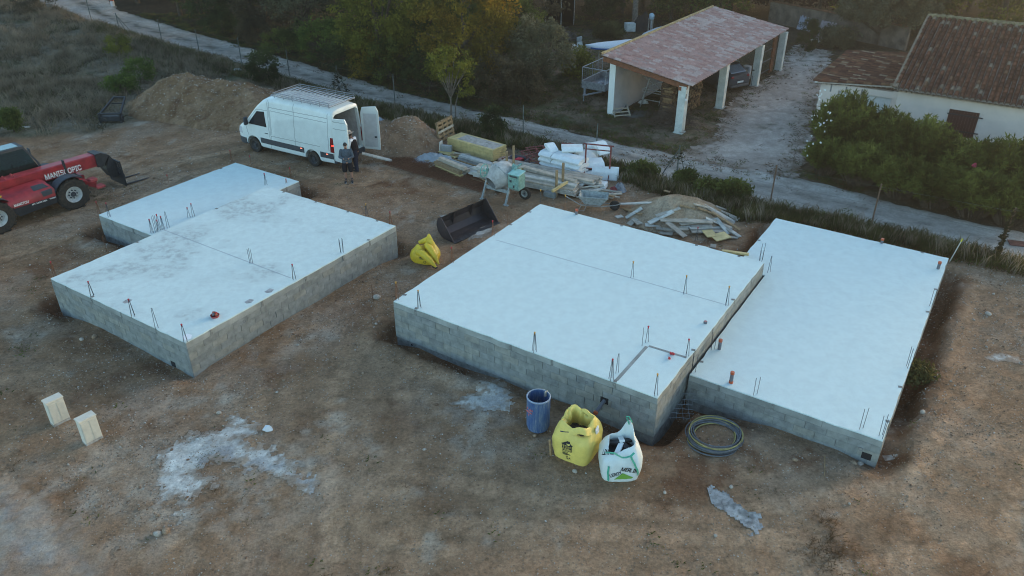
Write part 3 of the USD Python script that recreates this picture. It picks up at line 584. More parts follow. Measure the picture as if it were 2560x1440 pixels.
# ------------------------------------------------------------------ plugged pipes on the slabs
def pipe(px, py, ptop, z, label, r=.047, clear=False, collar=False):
    p = at(px, py, z); h = (py - ptop) * (p[1] / (CAM_F * .93)) * 1.12
    t = thing('waste_pipe', label, 'pipe', p)
    obj('pipe', rod((0, 0, -.02), (0, 0, h), r, 14), pvc, t); obj('cap', lathe([(0, .02), (r * 1.12, .015), (r * 1.14, -.05), (r, -.05)][::-1], 14, (0, 0, h)), orange, t)
    if collar: obj('collar', lathe([(r, .0), (r * 1.15, 0), (r * 1.15, .07), (r, .07)], 14), orange, t)
pipe(1827, 957, 924, ZC, 'tall grey pipe with orange cap and orange collar on the long slab front', collar=True)
pipe(1798, 873, 845, ZC, 'grey pipe with orange cap on the long slab beside the middle slab')
pipe(2345, 672, 654, ZC, 'short grey pipe with orange cap at the back right corner of the long slab')
pipe(2204, 608, 597, ZC, 'stubby orange capped pipe at the back edge of the long slab')
pipe(1441, 536, 524, ZB, 'stubby orange capped pipe at the back edge of the middle slab')
t = thing('pipe_stub', 'small grey pipe stub with a pinkish plug low in the middle slab surface', 'pipe', at(1763, 808, ZB)); obj('pipe', rod((0, 0, 0), (0, 0, .06), .05, 12), pvc, t); obj('plug', rod((0, 0, .05), (0, 0, .072), .04, 12), flat('pink_plug', (.42, .18, .17), .6), t)
capm = lathe([(0, .035), (.030, .030), (.036, .018), (.034, .006), (.024, .0), (.020, -.06), (0, -.06)][::-1], 8)
for px, py, lab in ((1677, 886, 'left one of the two loose red caps touching on the shower tray outline'), (1683, 887, 'right one of the two loose red caps touching on the shower tray outline'), (1673, 898, 'loose red cap lying alone inside the shower tray outline')):
    one('bar_cap', mv(capm, at(px, py, ZB) + [0, 0, .035], rotx(1.4)), redcap, lab, 'cap', smooth=40)
# basket of caps on the mottled slab
t = thing('basket', 'small red round tray full of orange and grey bar caps on the mottled slab', 'tray', at(538, 792, ZA))
obj('tray', lathe([(0, .006), (.09, .006), (.115, .065), (.126, .065), (.10, 0), (0, 0)], 18), flat('tray_red', (.32, .05, .045), .5), t, smooth=40)
for k in range(16):
    a, r = rng.uniform(0, 6.28), .065 * math.sqrt(rng.random()); obj('cap', mv(capm, (r * math.cos(a), r * math.sin(a), .07 + .03 * rng.random()), rotx(rng.uniform(0, 3))), [orange, redcap, pvc, pvc][k % 4], t)
obj('orange_plug', mv(lathe([(0, .07), (.04, .07), (.043, 0), (0, 0)][::-1], 12), (-.03, .03, .07)), orange, t)
# ================================================================== VEHICLES
white_paint = mat('white_paint', (.63, .67, .63), .35, .04, 3, spec=.5, coat=.3); dark_plastic = mat('dark_plastic', (.045, .05, .056), .6, .12, 20)
tyre = mat('tyre_rubber', (.032, .031, .030), .85, .3, 14, .4, 60, col2=(.075, .06, .045)); rim_dark = mat('rim_steel', (.07, .068, .066), .5, .2, 20, metal=.3); rim_white = mat('rim_white', (.55, .54, .50), .5, .12, 12)
black_glass = flat('black_glass', (.010, .012, .014), .06, spec=.8); seam = flat('seam_dark', (.10, .105, .11), .7); chrome = flat('lamp_clear', (.55, .56, .57), .12, .2)
tail_red = flat('tail_red', (.18, .008, .008), .2); lit_red = flat('lit_red', (.9, .05, .03), .3, emis=.6); lit_orange = flat('lit_orange', (.9, .22, .14), .3, emis=.4)
galv = mat('galvanised', (.27, .28, .285), .45, .2, 9, metal=.5); galv_light = mat('galvanised_light', (.42, .43, .42), .45, .2, 9, metal=.3); liner = mat('grey_liner', (.40, .40, .385), .8, .1, 5)
def text_on(txt, h, o, xd, yd, depth=.004, bold=False, width=None):
    m = meshkit.text_mesh(txt, h, depth, bold); m.apply_translation([-m.bounds[0][0], 0, 0])
    if width: m.vertices[:, 0] *= width / (m.bounds[1][0] - m.bounds[0][0])
    xd, yd = unit(xd), unit(yd); return mv(m, o, np.stack([xd, yd, np.cross(xd, yd)], 1))
def inter(a, b): return to_tm(to_mf(a) ^ to_mf(b))
def minus(a, *bs):
    A = to_mf(a)
    for b in bs: A = A - to_mf(b)
    return to_tm(A)
def wheel(t, loc, r, w, rim_r, rimm, side, lugs=0, name='wheel'):
    """A wheel about the y axis; side = +1 when its face looks to +y. Tyre with rim and hub as its own pieces."""
    h = w / 2; Rm = rotx(-PI / 2 * side)
    ty = lathe([(rim_r, -h * .8), (r * .90, -h), (r * .97, -h * .86), (r, -h * .5), (r, h * .5), (r * .97, h * .86), (r * .90, h), (rim_r * 1.05, h * .92), (rim_r, h * .55), (rim_r * .9, h * .1), (.01, 0)][::-1], 28)
    ms = [mv(ty, loc, Rm)]
    for k in range(lugs):
        a = 2 * PI * k / lugs; s = 1 if k % 2 else -1
        b = box((w * .52, .075, .055), (0, 0, 0), rotz(.55 * s)); b = mv(b, (0, 0, 0), np.array([[0, 0, 1], [0, 1, 0], [1, 0, 0]], float))   # length now along z (axle)
        b = mv(b, (r * 1.005, 0, s * h * .45)); ms.append(mv(mv(b, (0, 0, 0), rotz(a)), loc, Rm))
    wh = obj(name, cat(ms), tyre, t, smooth=35)
    rm = lathe([(rim_r * 1.04, h * .80), (rim_r * .98, h * .88), (rim_r * .90, h * .70), (rim_r * .80, h * .35), (rim_r * .45, h * .30), (rim_r * .40, h * .55), (.01, h * .55)][::-1], 24)
    obj('rim', mv(rm, loc, Rm), rimm, wh, smooth=35)
    hb = [lathe([(rim_r * .34, h * .56), (rim_r * .3, h * .72), (.01, h * .72)][::-1], 12)] + [rod((rim_r * .5 * math.cos(a), rim_r * .5 * math.sin(a), h * .25), (rim_r * .5 * math.cos(a), rim_r * .5 * math.sin(a), h * .52), rim_r * .09, 6) for a in np.arange(8) * PI / 4]
    obj('hub', mv(cat(hb), loc, Rm), dark_plastic, wh); return wh

# ---------------------------------------------------------------- the white van
def van_body(d=0.0):
    #        x     z bottom  z top  half width
    S = [(-1.24, .42, 2.52, .93), (-1.19, .36, 2.60, .965), (-.6, .34, 2.66, .985), (.8, .34, 2.68, .99), (2.0, .34, 2.67, .99), (2.55, .34, 2.61, .985), (2.85, .34, 2.50, .98), (3.15, .34, 2.28, .975), (3.45, .34, 1.99, .972), (3.75, .34, 1.68, .97), (4.0, .34, 1.42, .965), (4.12, .33, 1.34, .96), (4.35, .30, 1.24, .93), (4.52, .29, 1.12, .87), (4.62, .30, .96, .78), (4.66, .36, .84, .70)]
    rings = []
    for i, (x, zb, zt, w) in enumerate(S):
        x += d * (-1 if i == 0 else 1 if i == len(S) - 1 else 0); zt += d; w += d; zb -= d
        r = min(.20, (zt - zb) * .2); zk = min(1.15, zb + (zt - zb) * .62); wt = w - .10 * max(0, zt - r - zk)
        half = [(w - .06, zb), (w - .01, zb + .07), (w, zb + .22), (w, zk), ((w + wt) / 2 + .012, (zk + zt - r) / 2), (wt, zt - r), (wt - r * .28, zt - r * .32), (wt - r, zt - .01), (wt * .4, zt + .025)]
        rings.append([(x, y, z) for y, z in half] + [(x, -y, z) for y, z in half[::-1]])
    n = len(rings[0]); v = np.array(rings).reshape(-1, 3); f = []
    for i in range(len(S) - 1):
        for j in range(n):
            a, b = i * n + j, i * n + (j + 1) % n; f += [[a, a + n, b + n], [a, b + n, b]]
    v = np.vstack([v, np.array(rings[0]).mean(0), np.array(rings[-1]).mean(0)]); k = len(v)
    for j in range(n):
        f += [[k - 2, j, (j + 1) % n], [k - 1, (len(S) - 1) * n + (j + 1) % n, (len(S) - 1) * n + j]]
    m = tm(v, f); m.fix_normals() if hasattr(m, 'fix_normals') else None
    return m
a, b = at(788, 416), at(642, 380)
vd = unit(b - a); vrz = math.atan2(vd[1], vd[0]); vleft = np.array([-vd[1], vd[0], 0])
vo = a - vleft * .93; vo[2] = 0.0
t = thing('van', 'white high roof delivery van with its rear doors open and a roof rack', 'van', vo, vrz)
WB = float(np.linalg.norm(b - a))
body = van_body()
for xw in (0, WB):
    for s in (-1, 1): body = minus(body, mv(lathe([(0, -.4), (.44, -.4), (.44, .4), (0, .4)], 26), (xw, s * 1.02, .36), rotx(PI / 2)))
cav = hull([(x, s * y, z) for x in (-1.4, 2.1) for s in (-1, 1) for y, z in ((.84, .62), (.86, 1.3), (.76, 2.36), (.62, 2.44))])
body = minus(body, cav)
obj('body', body, white_paint, t, smooth=32)
inner = minus(hull([(x, s * y, z) for x in (-1.1, 2.11) for s in (-1, 1) for y, z in ((.85, .61), (.87, 1.3), (.77, 2.37), (.63, 2.45))]), hull([(x, s * y, z) for x in (-1.4, 2.09) for s in (-1, 1) for y, z in ((.83, .64), (.85, 1.3), (.75, 2.35), (.61, 2.42))]))
obj('cargo_liner', inner, liner, t); obj('load', cat(box((.6, .5, .7), (.9, -.3, .98)), box((.5, .6, .5), (.2, .4, .88)), box((1.2, .3, .2), (.2, -.5, .74))), mat('van_load', (.09, .06, .045), .8, .3), t)
big, mid_, van_inner = van_body(.005), van_body(.0025), van_body(-.02)
def skin(poly, y0=.55, y1=1.3, B=None): return minus(inter(side_prism(poly, y0, y1), B if B is not None else big), van_inner)
for s in (1, -1):
    y0, y1 = (.55, 1.3) if s > 0 else (-1.3, -.55)
    w_ = obj('door_window', skin([(2.62, 1.34), (3.72, 1.34), (3.66, 1.46), (3.16, 1.98), (2.70, 2.02)], y0, y1), black_glass, t)
    obj('side_moulding', cat(skin([(.47, .56), (WB - .47, .56), (WB - .47, .80), (.47, .80)], y0, y1, van_body(.012)), skin([(-1.2, .56), (-.47, .56), (-.47, .80), (-1.2, .80)], y0, y1, van_body(.012))), dark_plastic, t)
    obj('tail_light', skin([(-1.26, .86), (-1.06, .86), (-1.10, 1.50), (-1.26, 1.50)], *((.86, 1.3) if s > 0 else (-1.3, -.86)), van_body(.014)), tail_red, t)
obj('tail_lamp_lit', skin([(-1.26, 1.13), (-1.16, 1.13), (-1.16, 1.21), (-1.26, 1.21)], .86, 1.3, van_body(.018)), lit_red, t)
for x in (.62, -.86): obj('side_marker', skin([(x - .05, .72), (x + .05, .72), (x + .05, .765), (x - .05, .765)], .55, 1.3, van_body(.02)), lit_orange, t)
obj('windscreen', inter(side_prism([(4.03, 1.38), (3.02, 2.38), (3.3, 2.7), (4.4, 1.55)], -.78, .78), big), black_glass, t)
obj('front_bumper', inter(side_prism([(WB + .47, .2), (4.8, .2), (4.8, .62), (WB + .47, .62)], -1.2, 1.2), van_body(.012)), dark_plastic, t)
obj('grille', inter(side_prism([(4.4, .72), (4.9, .72), (4.9, .95), (4.4, .95)], -.45, .45), van_body(.008)), dark_plastic, t)
for s in (1, -1): obj('headlight', inter(side_prism([(4.25, .80), (4.9, .80), (4.9, 1.04), (4.30, 1.10)], *((.52, 1.2) if s > 0 else (-1.2, -.52))), van_body(.008)), chrome, t)
ln = []
def vline(x0, z0, x1, z1, w=.007):
    d = unit((x1 - x0, z1 - z0)); n_ = np.array([-d[1], d[0]]) * w; return skin([(x0 - n_[0], z0 - n_[1]), (x1 - n_[0], z1 - n_[1]), (x1 + n_[0], z1 + n_[1]), (x0 + n_[0], z0 + n_[1])], .55, 1.3, mid_)
for q in ((2.48, .40, 2.48, 2.55), (2.40, .8, 2.40, 2.5), (.93, .80, .93, 2.62), (-.98, .9, -.98, 2.5), (2.40, 2.26, -.98, 2.30), (2.40, .98, -.5, 1.02), (2.34, 2.12, .97, 2.12), (.89, 2.12, -.93, 2.12), (2.34, 1.06, 2.34, 2.12), (3.85, .8, 3.95, 1.35), (2.5, 2.10, 3.2, 2.06), (3.2, 2.06, 3.9, 1.36)): ln.append(vline(*q))
obj('panel_seams', cat(ln), seam, t)
obj('door_handle', mv(rbox((.20, .03, .035), .012), (2.66, 1.0, 1.06)), dark_plastic, t)
for s in (1, -1): obj('mirror', cat(mv(rbox((.13, .22, .36), .04), (3.72, s * 1.13, 1.50)), bar((3.78, s * .95, 1.38), (3.74, s * 1.08, 1.42), .06, .05)), dark_plastic, t)
for s in (1, -1):
    for xw in (0, WB): wheel(t, (xw, s * .86, .345), .345, .24, .21, rim_dark, s)
obj('rear_bumper', cat(rbox((.16, 1.9, .22), .03, (-1.25, 0, .46))), dark_plastic, t)
obj('underbody', cat(box((3.0, 1.5, .2), (1.8, 0, .33)), box((.5, 1.4, .2), (-.85, 0, .36)), rod((0, -.8, .345), (0, .8, .345), .06)), dark_plastic, t)
def rear_door(sg, ang):
    prof = [(0, .50), (.78, .46), (.80, 1.2), (.80, 2.2), (.70, 2.42), (.08, 2.36), (0, 2.1), (0, 1.2)]     # along the leaf, z
    M = to_tm(to_mf(side_prism(prof, -.03, .03))); Rm = rotz(ang)
    hinge = (-1.26, sg * .93, 0); d = obj('rear_door', mv(M, hinge, Rm), white_paint, t)
    si = .034 if sg > 0 else -.034
    so = -si
    obj('inner_panel', mv(side_prism([(.10, .60), (.70, .58), (.72, 2.1), (.12, 2.1)], min(si, si * 1.15), max(si, si * 1.15)), hinge, Rm), mat('door_lining', (.50, .50, .48), .7, .06) if sg > 0 else UsdShade.Material.Get(stage, '/World/Looks/door_lining'), d)
    obj('latch', mv(box((.10, .03, .08), (.62, si * 1.2, 1.05)), hinge, Rm), dark_plastic, d)
    if sg > 0:
        obj('number_plate', mv(box((.5, .012, .11), (.42, so * 1.25, .62)), hinge, Rm), flat('plate_white', (.6, .6, .57), .5), d); obj('door_seams', mv(cat(box((.66, .004, .012), (.40, so * 1.03, 1.95)), box((.66, .004, .012), (.40, so * 1.03, 2.25)), box((.3, .02, .05), (.45, so * 1.15, .80))), hinge, Rm), dark_plastic, d)
    return d
rear_door(1, math.radians(180 + 4)); rear_door(-1, math.radians(180 + 22))
fr = []
for s in (1, -1):
    y = s * .80
    for z, x0, x1 in ((2.79, -1.15, 2.25), (2.86, -1.15, 2.15), (2.94, -1.1, 2.05)): fr.append(rod((x0, y, z), (x1, y, z), .016, 5))
    for x in np.linspace(-1.1, 2.0, 7): fr.append(rod((x, y, 2.72), (x, y, 2.94), .013, 5))
for x, z in ((-1.15, 2.79), (2.25, 2.79), (2.05, 2.94)): fr.append(rod((x, -.80, z), (x, .80, z), .018, 5))
rk = obj('roof_rack', cat(fr), galv, t)
for k, x in enumerate(np.linspace(-1.0, 2.1, 15)): obj('slat', box((.10, 1.56, .018), (x, 0, 2.79)), galv_light, rk)

# ---------------------------------------------------------------- the red telehandler
red_paint = mat('red_paint', (.30, .022, .026), .42, .22, 2.5, spec=.5, coat=.15); red_dusty = mat('red_dusty', (.36, .06, .06), .55, .15, 4); black_steel = mat('black_steel', (.022, .023, .026), .5, .2, 10); white_txt = flat('white_lettering', (.75, .75, .72), .6)
cab_glass = panemat('cab_glass', (.20, .30, .29)); roof_glass = flat('roof_glass', (.16, .26, .27), .08, spec=.8)
a, b = at(10, 584), at(197, 522)
td = unit(b - a); trz = math.atan2(td[1], td[0]); tleft = np.array([-td[1], td[0], 0]); TW = float(np.linalg.norm(b - a))
TR, TWID = .60, .44
to = a + tleft * (1.14); to[2] = -.01
t = thing('telehandler', 'dusty red telehandler with pallet forks lowered in front of its black boom head', 'telehandler', to, trz)
K = TW / 3.07
for s in (-1, 1):
    for x in (0, TW): wheel(t, (x, s * .93, TR), TR, TWID, .31, rim_white, s, lugs=26)
obj('chassis', cat(rbox((TW + 1.9, .9, .42), .05, (TW / 2 - .2, 0, .78)), rod((0, -.9, TR), (0, .9, TR), .12), rod((TW, -.9, TR), (TW, .9, TR), .12), rbox((.5, 1.9, .5), .08, (-1.15, 0, .85))), black_steel, t)
# engine cover on the right side
hx0, hx1 = .52, TW - .66
hood = hull([(hx0, -1.12, .78), (hx1, -1.12, .78), (hx0, -.35, .78), (hx1, -.35, .78), (hx0 - .12, -1.10, .98), (hx1 + .04, -1.10, 1.05), (hx0 + .05, -1.0, 1.15), (hx1 - .05, -1.0, 1.20), (hx0 + .15, -.86, 1.24), (hx1 - .25, -.86, 1.29), (hx0 - .5, -.8, 1.16), (hx0 - .5, -.35, 1.22), (hx0, -.35, 1.28), (hx1 - .2, -.35, 1.32), (hx1, -.35, 1.24)])
obj('engine_cover', hood, red_paint, t, smooth=28)
obj('side_skirt', hull([(hx0 - .05, -1.12, .775), (hx1 + .05, -1.12, .775), (hx0 + .2, -1.10, .42), (hx1 + .0, -1.10, .50), (hx0 - .05, -.4, .775), (hx1 + .05, -.4, .775), (hx0 + .2, -.4, .42), (hx1, -.4, .5)]), black_steel, t)
inf = hull(np.asarray(hood.vertices) * [1, 1.012, 1.006] + [0, .0, 0])
obj('vent_grille', inter(side_prism([(hx1 - .42, .88), (hx1 - .08, .90), (hx1 - .06, 1.10), (hx1 - .46, 1.08)], -1.4, -.9), inf), dark_plastic, t)
obj('vent_grille', inter(side_prism([(hx1 - .66, 1.16), (hx1 - .10, 1.17), (hx1 - .22, 1.29), (hx1 - .66, 1.29)], -1.4, -.8), inf), dark_plastic, t)
obj('lettering', cat(text_on('MANITOU', .095, (hx0 + .10, -1.145, .845), (1, 0, 0), (0, 0, 1), .006, True, .52)), white_txt, t)
obj('lettering', cat(text_on('MT 1435 HSL', .055, (hx0 + .70, -1.13, .70), (1, 0, 0), (0, 0, 1), .006, True, .55), text_on('TURBO', .045, (hx0 + 1.34, -1.13, .715), (1, 0, 0), (0, 0, 1), .006, True, .24)), white_txt, t)
# boom: pivots high at the back, runs down forward
B0, B1 = np.array([-1.35, -.02, 1.33]), np.array([TW + 1.62, -.02, 1.30])
bd = unit(B1 - B0); bu = unit(np.cross((0, -1, 0), bd)); bu = bu if bu[2] > 0 else -bu
def boompt(s, h, y): return B0 + bd * s + bu * h + np.array([0, y, 0])
BL = float(np.linalg.norm(B1 - B0))
obj('boom', hull([boompt(s, h, y) for s in (0, BL) for h, y in ((-.20, -.24), (-.20, .24), (.24, -.25), (.24, .25), (.27, -.20), (.27, .20))]), red_paint, t)
obj('boom_lugs', cat([rod(boompt(s, .27, y), boompt(s, .33, y), .035, 8) for s in (.9, 1.25, 2.3, 2.6) for y in (-.18, .1)]), red_dusty, t)
obj('boom_lettering', text_on('MANISCOPIC', .21, boompt(1.35 + TW - .52, -.15, -.254), bd, bu, .008, True, 1.40), white_txt, t)
hd0 = [boompt(s, h, y) for s in (BL - .12, BL + .12) for h, y in ((-.24, -.29), (-.24, .29), (.30, -.29), (.30, .29))]
hb_ = [np.array(p) for p in ((TW + 2.22, -.28, 1.08), (TW + 2.22, .28, 1.08), (TW + 1.82, -.28, .85), (TW + 1.82, .28, .85), (TW + 2.06, -.28, 1.42), (TW + 2.06, .28, 1.42))]
obj('boom_head', cat(hull(hd0 + hb_[4:] + [np.array([TW + 1.74, s * .28, 1.02]) for s in (-1, 1)]), hull(hb_ + [np.array([TW + 2.24, s * .26, .45]) for s in (-1, 1)] + [np.array([TW + 2.0, s * .26, .45]) for s in (-1, 1)])), black_steel, t)
fork_m = mat('fork_worn', (.075, .055, .045), .7, .3, 10); cx_ = TW + 2.30
cg = [bar((cx_, -.60, .14), (cx_, .60, .14), .06, .12), bar((cx_, -.60, .52), (cx_, .60, .52), .06, .12), bar((cx_ - .04, -.60, 1.12), (cx_ - .04, .60, 1.12), .05, .05)] + [bar((cx_, y, .08), (cx_ - .04, y, 1.14), .045, .05) for y in np.linspace(-.58, .58, 8)] + [box((.03, 1.16, .42), (cx_ - .03, 0, .34)), bar((cx_ - .03, -.6, .80), (cx_ - .03, .6, .80), .04, .04)]
obj('carriage', cat(cg), black_steel, t)
for y in (-.38, .38): obj('fork', cat(hull([(cx_ + .04, y - .06, .04), (cx_ + .04, y + .06, .04), (cx_ + .04, y - .06, .09), (cx_ + .04, y + .06, .09), (cx_ + 1.1, y - .05, .03), (cx_ + 1.1, y + .05, .03), (cx_ + 1.1, y, .045)]), box((.045, .12, .6), (cx_ + .05, y, .35))), fork_m, t)
# cab on the left
def cabp(x, y, z): return (x, y, z)
cabv = {'fl': (2.52, 1.10, 1.15), 'fr': (2.52, .30, 1.15), 'bl': (.75, 1.10, 1.15), 'br': (.75, .30, 1.15), 'tfl': (2.02, 1.04, 2.40), 'tfr': (2.02, .34, 2.40), 'tbl': (.82, 1.04, 2.40), 'tbr': (.82, .34, 2.40), 'mfl': (2.36, 1.08, 1.75), 'mfr': (2.36, .31, 1.75)}
C_ = {k: np.array(v) for k, v in cabv.items()}
fr = [bar(C_[p], C_[q], .07, .07) for p, q in (('fl', 'mfl'), ('mfl', 'tfl'), ('fr', 'mfr'), ('mfr', 'tfr'), ('bl', 'tbl'), ('br', 'tbr'), ('fl', 'fr'), ('bl', 'br'), ('fl', 'bl'), ('fr', 'br'), ('tfl', 'tfr'), ('tbl', 'tbr'), ('tfl', 'tbl'), ('tfr', 'tbr'))]
obj('cab_frame', cat(fr), dark_plastic, t)
obj('cab_base', hull([(x, y, z) for x, y in ((.72, .28), (2.55, .28), (.72, 1.12), (2.55, 1.12)) for z in (.55, 1.14)]), red_paint, t)
obj('cab_roof', hull([(x, y, z) for x, y in ((.78, .32), (2.06, .32), (.78, 1.06), (2.06, 1.06)) for z in (2.40, 2.45)]), dark_plastic, t)
obj('roof_window', box((.72, .55, .02), (1.55, .69, 2.462)), roof_glass, t)
obj('cab_glass', cat(grid_mesh(np.array([[C_['br'], C_['tbr']], [C_['fr'], C_['tfr']]])), grid_mesh(np.array([[C_['fr'], C_['tfr']], [C_['fl'], C_['tfl']]])), grid_mesh(np.array([[C_['bl'], C_['tbl']], [C_['fl'], C_['tfl']]])), grid_mesh(np.array([[C_['bl'], C_['tbl']], [C_['br'], C_['tbr']]]))), cab_glass, t)
obj('seat', cat(rbox((.5, .5, .14), .05, (1.25, .68, 1.30)), rbox((.14, .5, .62), .05, (.98, .68, 1.65))), dark_plastic, t)
obj('steering_wheel', mv(lathe([(.20 + .018 * math.cos(q), .018 * math.sin(q)) for q in np.linspace(0, 2 * PI, 7)], 18), (1.95, .68, 1.65), roty(-.7)), black_steel, t)
for x, nm in ((TW, 'front_mudguard'), (0, 'rear_mudguard')):
    for s in (-1, 1):
        arc = [(x + (TR + .10) * math.cos(q), s * yy, TR + (TR + .10) * math.sin(q)) for yy in (.70, 1.16) for q in np.linspace(2.7 if x else 2.2, .75, 9)]
        P = np.array(arc).reshape(2, 9, 3); pm = grid_mesh(P); pm2 = grid_mesh(P * [1, 1, 1] + (P - [x, 0, TR]) * [.04, 0, .04]); obj('mudguard', cat(pm, pm2), dark_plastic, t)
obj('stabiliser', cat(rbox((.62, .30, .34), .03, (TW + .65, 0, .72)), bar((TW + .3, -.5, .95), (TW + 1.0, -.92, .66), .24, .20), bar((TW + .3, .5, .95), (TW + 1.0, .92, .66), .24, .20)), red_paint, t)
obj('foot_plate', cat(rbox((.34, .34, .10), .02, (TW + 1.08, -.95, .56)), rbox((.34, .34, .10), .02, (TW + 1.08, .95, .56)), rbox((.3, .3, .14), .03, (TW + .94, -.8, .84))), red_dusty, t)
obj('lift_cylinder', cat(rod((TW * .4, -.02, .9), (TW + .5, -.02, 1.10), .09, 10), rod((TW * .55, -.30, .95), (TW + .6, -.30, 1.05), .05, 8)), black_steel, t)
obj('mirror', cat(bar((TW + .22, -.55, 1.10), (TW + .14, -.60, 1.80), .045, .09), bar((TW + .22, -.55, 1.10), (TW + .3, -.3, 1.0), .05, .05), rbox((.06, .16, .26), .02, (TW + .14, -.62, 1.72))), black_steel, t)
obj('mirror', cat(rod((2.4, 1.1, 1.8), (2.55, 1.3, 1.9), .02), rbox((.06, .2, .3), .03, (2.56, 1.35, 1.85))), dark_plastic, t)
obj('work_lamp', mv(lathe([(0, .14), (.10, .14), (.13, .06), (.13, 0), (0, 0)][::-1], 14), (hx0 - .20, -.72, 1.20)), dark_plastic, t); obj('lamp_band', mv(lathe([(.135, .0), (.138, .06), (.10, .065)], 14), (hx0 - .20, -.72, 1.21)), flat('band_yellow', (.55, .40, .03), .5), t)
obj('exhaust', cat(rod((hx0 - .55, -.62, 1.2), (hx0 - .62, -.62, 1.75), .06, 10)), black_steel, t)

# ---------------------------------------------------------------- dark car in the carport (tail towards the yard)
car_paint = mat('car_paint', (.020, .022, .028), .25, .1, 3, spec=.6, coat=.6)
c0 = at(1848, 232); cyaw = math.radians(122)     # nose direction, into the carport
t = thing('car', 'dark hatchback parked tail out under the tiled carport', 'car', c0 + np.array([math.cos(cyaw), math.sin(cyaw), 0]) * .9, cyaw)
S = [(-.86, .42, .80, .62), (-.80, .32, .98, .78), (-.60, .28, 1.06, .84), (-.42, .26, 1.22, .85), (-.1, .25, 1.40, .86), (.5, .25, 1.47, .87), (1.3, .25, 1.46, .87), (1.9, .25, 1.32, .87), (2.45, .25, 1.02, .87), (3.0, .25, .92, .86), (3.3, .28, .80, .80), (3.42, .36, .66, .66)]
rings = []
for x, zb, zt, w in S:
    zk = min(.92, zb + (zt - zb) * .7); wt = w - .34 * max(0, zt - zk)
    half = [(w - .08, zb), (w, zb + .14), (w + .02, (zb + zk) / 2), (w, zk), (wt + .02, zt - .06), (wt - .08, zt), (wt * .4, zt + .015)]; rings.append([(x, y, z) for y, z in half] + [(x, -y, z) for y, z in half[::-1]])
def loft(rings):
    n = len(rings[0]); v = np.array(rings).reshape(-1, 3); f = []
    for i in range(len(rings) - 1):
        for j in range(n):
            a, b = i * n + j, i * n + (j + 1) % n; f += [[a, a + n, b + n], [a, b + n, b]]
    v = np.vstack([v, np.array(rings[0]).mean(0), np.array(rings[-1]).mean(0)]); k = len(v)
    for j in range(n): f += [[k - 2, j, (j + 1) % n], [k - 1, (len(rings) - 1) * n + (j + 1) % n, (len(rings) - 1) * n + j]]
    return tm(v, f)
obj('body', loft(rings), car_paint, t, smooth=40)
tailglass = flat('tailgate_glass', (.10, .12, .14), .05, spec=.9)
obj('rear_window', hull([(-.66, -.58, 1.08), (-.66, .58, 1.08), (-.16, -.50, 1.40), (-.16, .50, 1.40), (-.62, -.58, 1.12), (-.62, .58, 1.12), (-.10, -.5, 1.38), (-.1, .5, 1.38)]), tailglass, t)
for s in (-1, 1): obj('tail_light', rbox((.10, .22, .14), .03, (-.80, s * .60, .90)), tail_red, t)
obj('number_plate', box((.02, .46, .10), (-.865, 0, .62)), flat('plate_pale', (.6, .6, .56), .5), t); obj('spoiler', rbox((.2, 1.02, .03), .01, (-.12, 0, 1.44)), car_paint, t)
obj('roof_rail', cat(*[rod((-.1, s * .58, 1.50), (1.5, s * .58, 1.52), .018, 5) for s in (-1, 1)]), chrome, t)
obj('bumper_trim', rbox((.1, 1.4, .14), .03, (-.85, 0, .40)), dark_plastic, t)
for s in (-1, 1):
    for x in (-.05, 2.5): wheel(t, (x, s * .78, .30), .30, .20, .19, rim_dark, s)

# ---------------------------------------------------------------- galvanised trailer with a mesh cage beside the carport wall
p0 = at(1452, 240); p1 = at(1512, 246); yaw = math.atan2(*(at(1500, 150) - at(1450, 190))[1::-1]); 
d = xy(np.array([[0, 1.0]]))[0]; tyaw = math.radians(57)
t = thing('trailer', 'grey galvanised trailer with a mesh cage beside the carport wall', 'trailer', at(1482, 246), tyaw)
W2, L = .72, 2.4
obj('drawbar', cat(bar((-1.0, 0, .42), (0, -.5, .45), .07, .07), bar((-1.0, 0, .42), (0, .5, .45), .07, .07), rod((-1.15, 0, .45), (-.9, 0, .45), .05), rod((-.85, .12, .05), (-.85, .12, .75), .03)), galv, t)
for nm, sz, c in (('front_panel', (.03, 2 * W2, .36), (0, 0, .68)), ('rear_panel', (.03, 2 * W2, .36), (L, 0, .68)), ('side_panel', (L, .03, .36), (L / 2, W2, .68)), ('side_panel', (L, .03, .36), (L / 2, -W2, .68)), ('floor', (L, 2 * W2, .04), (L / 2, 0, .50))): obj(nm, box(sz, c), galv, t)
fr = [rod((x, s * W2, .86), (x, s * W2, 1.62), .018, 5) for x in (0, L / 2, L) for s in (-1, 1)] + [rod((0, s * W2, 1.62), (L, s * W2, 1.62), .02, 5) for s in (-1, 1)] + [rod((x, -W2, 1.62), (x, W2, 1.62), .02, 5) for x in (0, L)] + [rod((0, s * W2, .88), (L, s * W2, .88), .024, 5) for s in (-1, 1)]
cg = obj('cage', cat(fr), galv_light, t)
ws = [rod((x, s * W2, .88), (x, s * W2, 1.62), .004, 3) for s in (-1, 1) for x in np.arange(.1, L, .12)] + [rod((0, y, .88), (0, y, 1.62), .004, 3) for y in np.arange(-W2 + .1, W2, .12)] + [rod((0, s * W2, z), (L, s * W2, z), .004, 3) for s in (-1, 1) for z in np.arange(.98, 1.6, .12)]
obj('wire_mesh', cat(ws), galv, cg)
for s in (-1, 1): wheel(t, (L / 2, s * .82, .30), .30, .18, .17, rim_dark, s); obj('mudguard', box((.8, .22, .03), (L / 2, s * .84, .66)), galv, t)
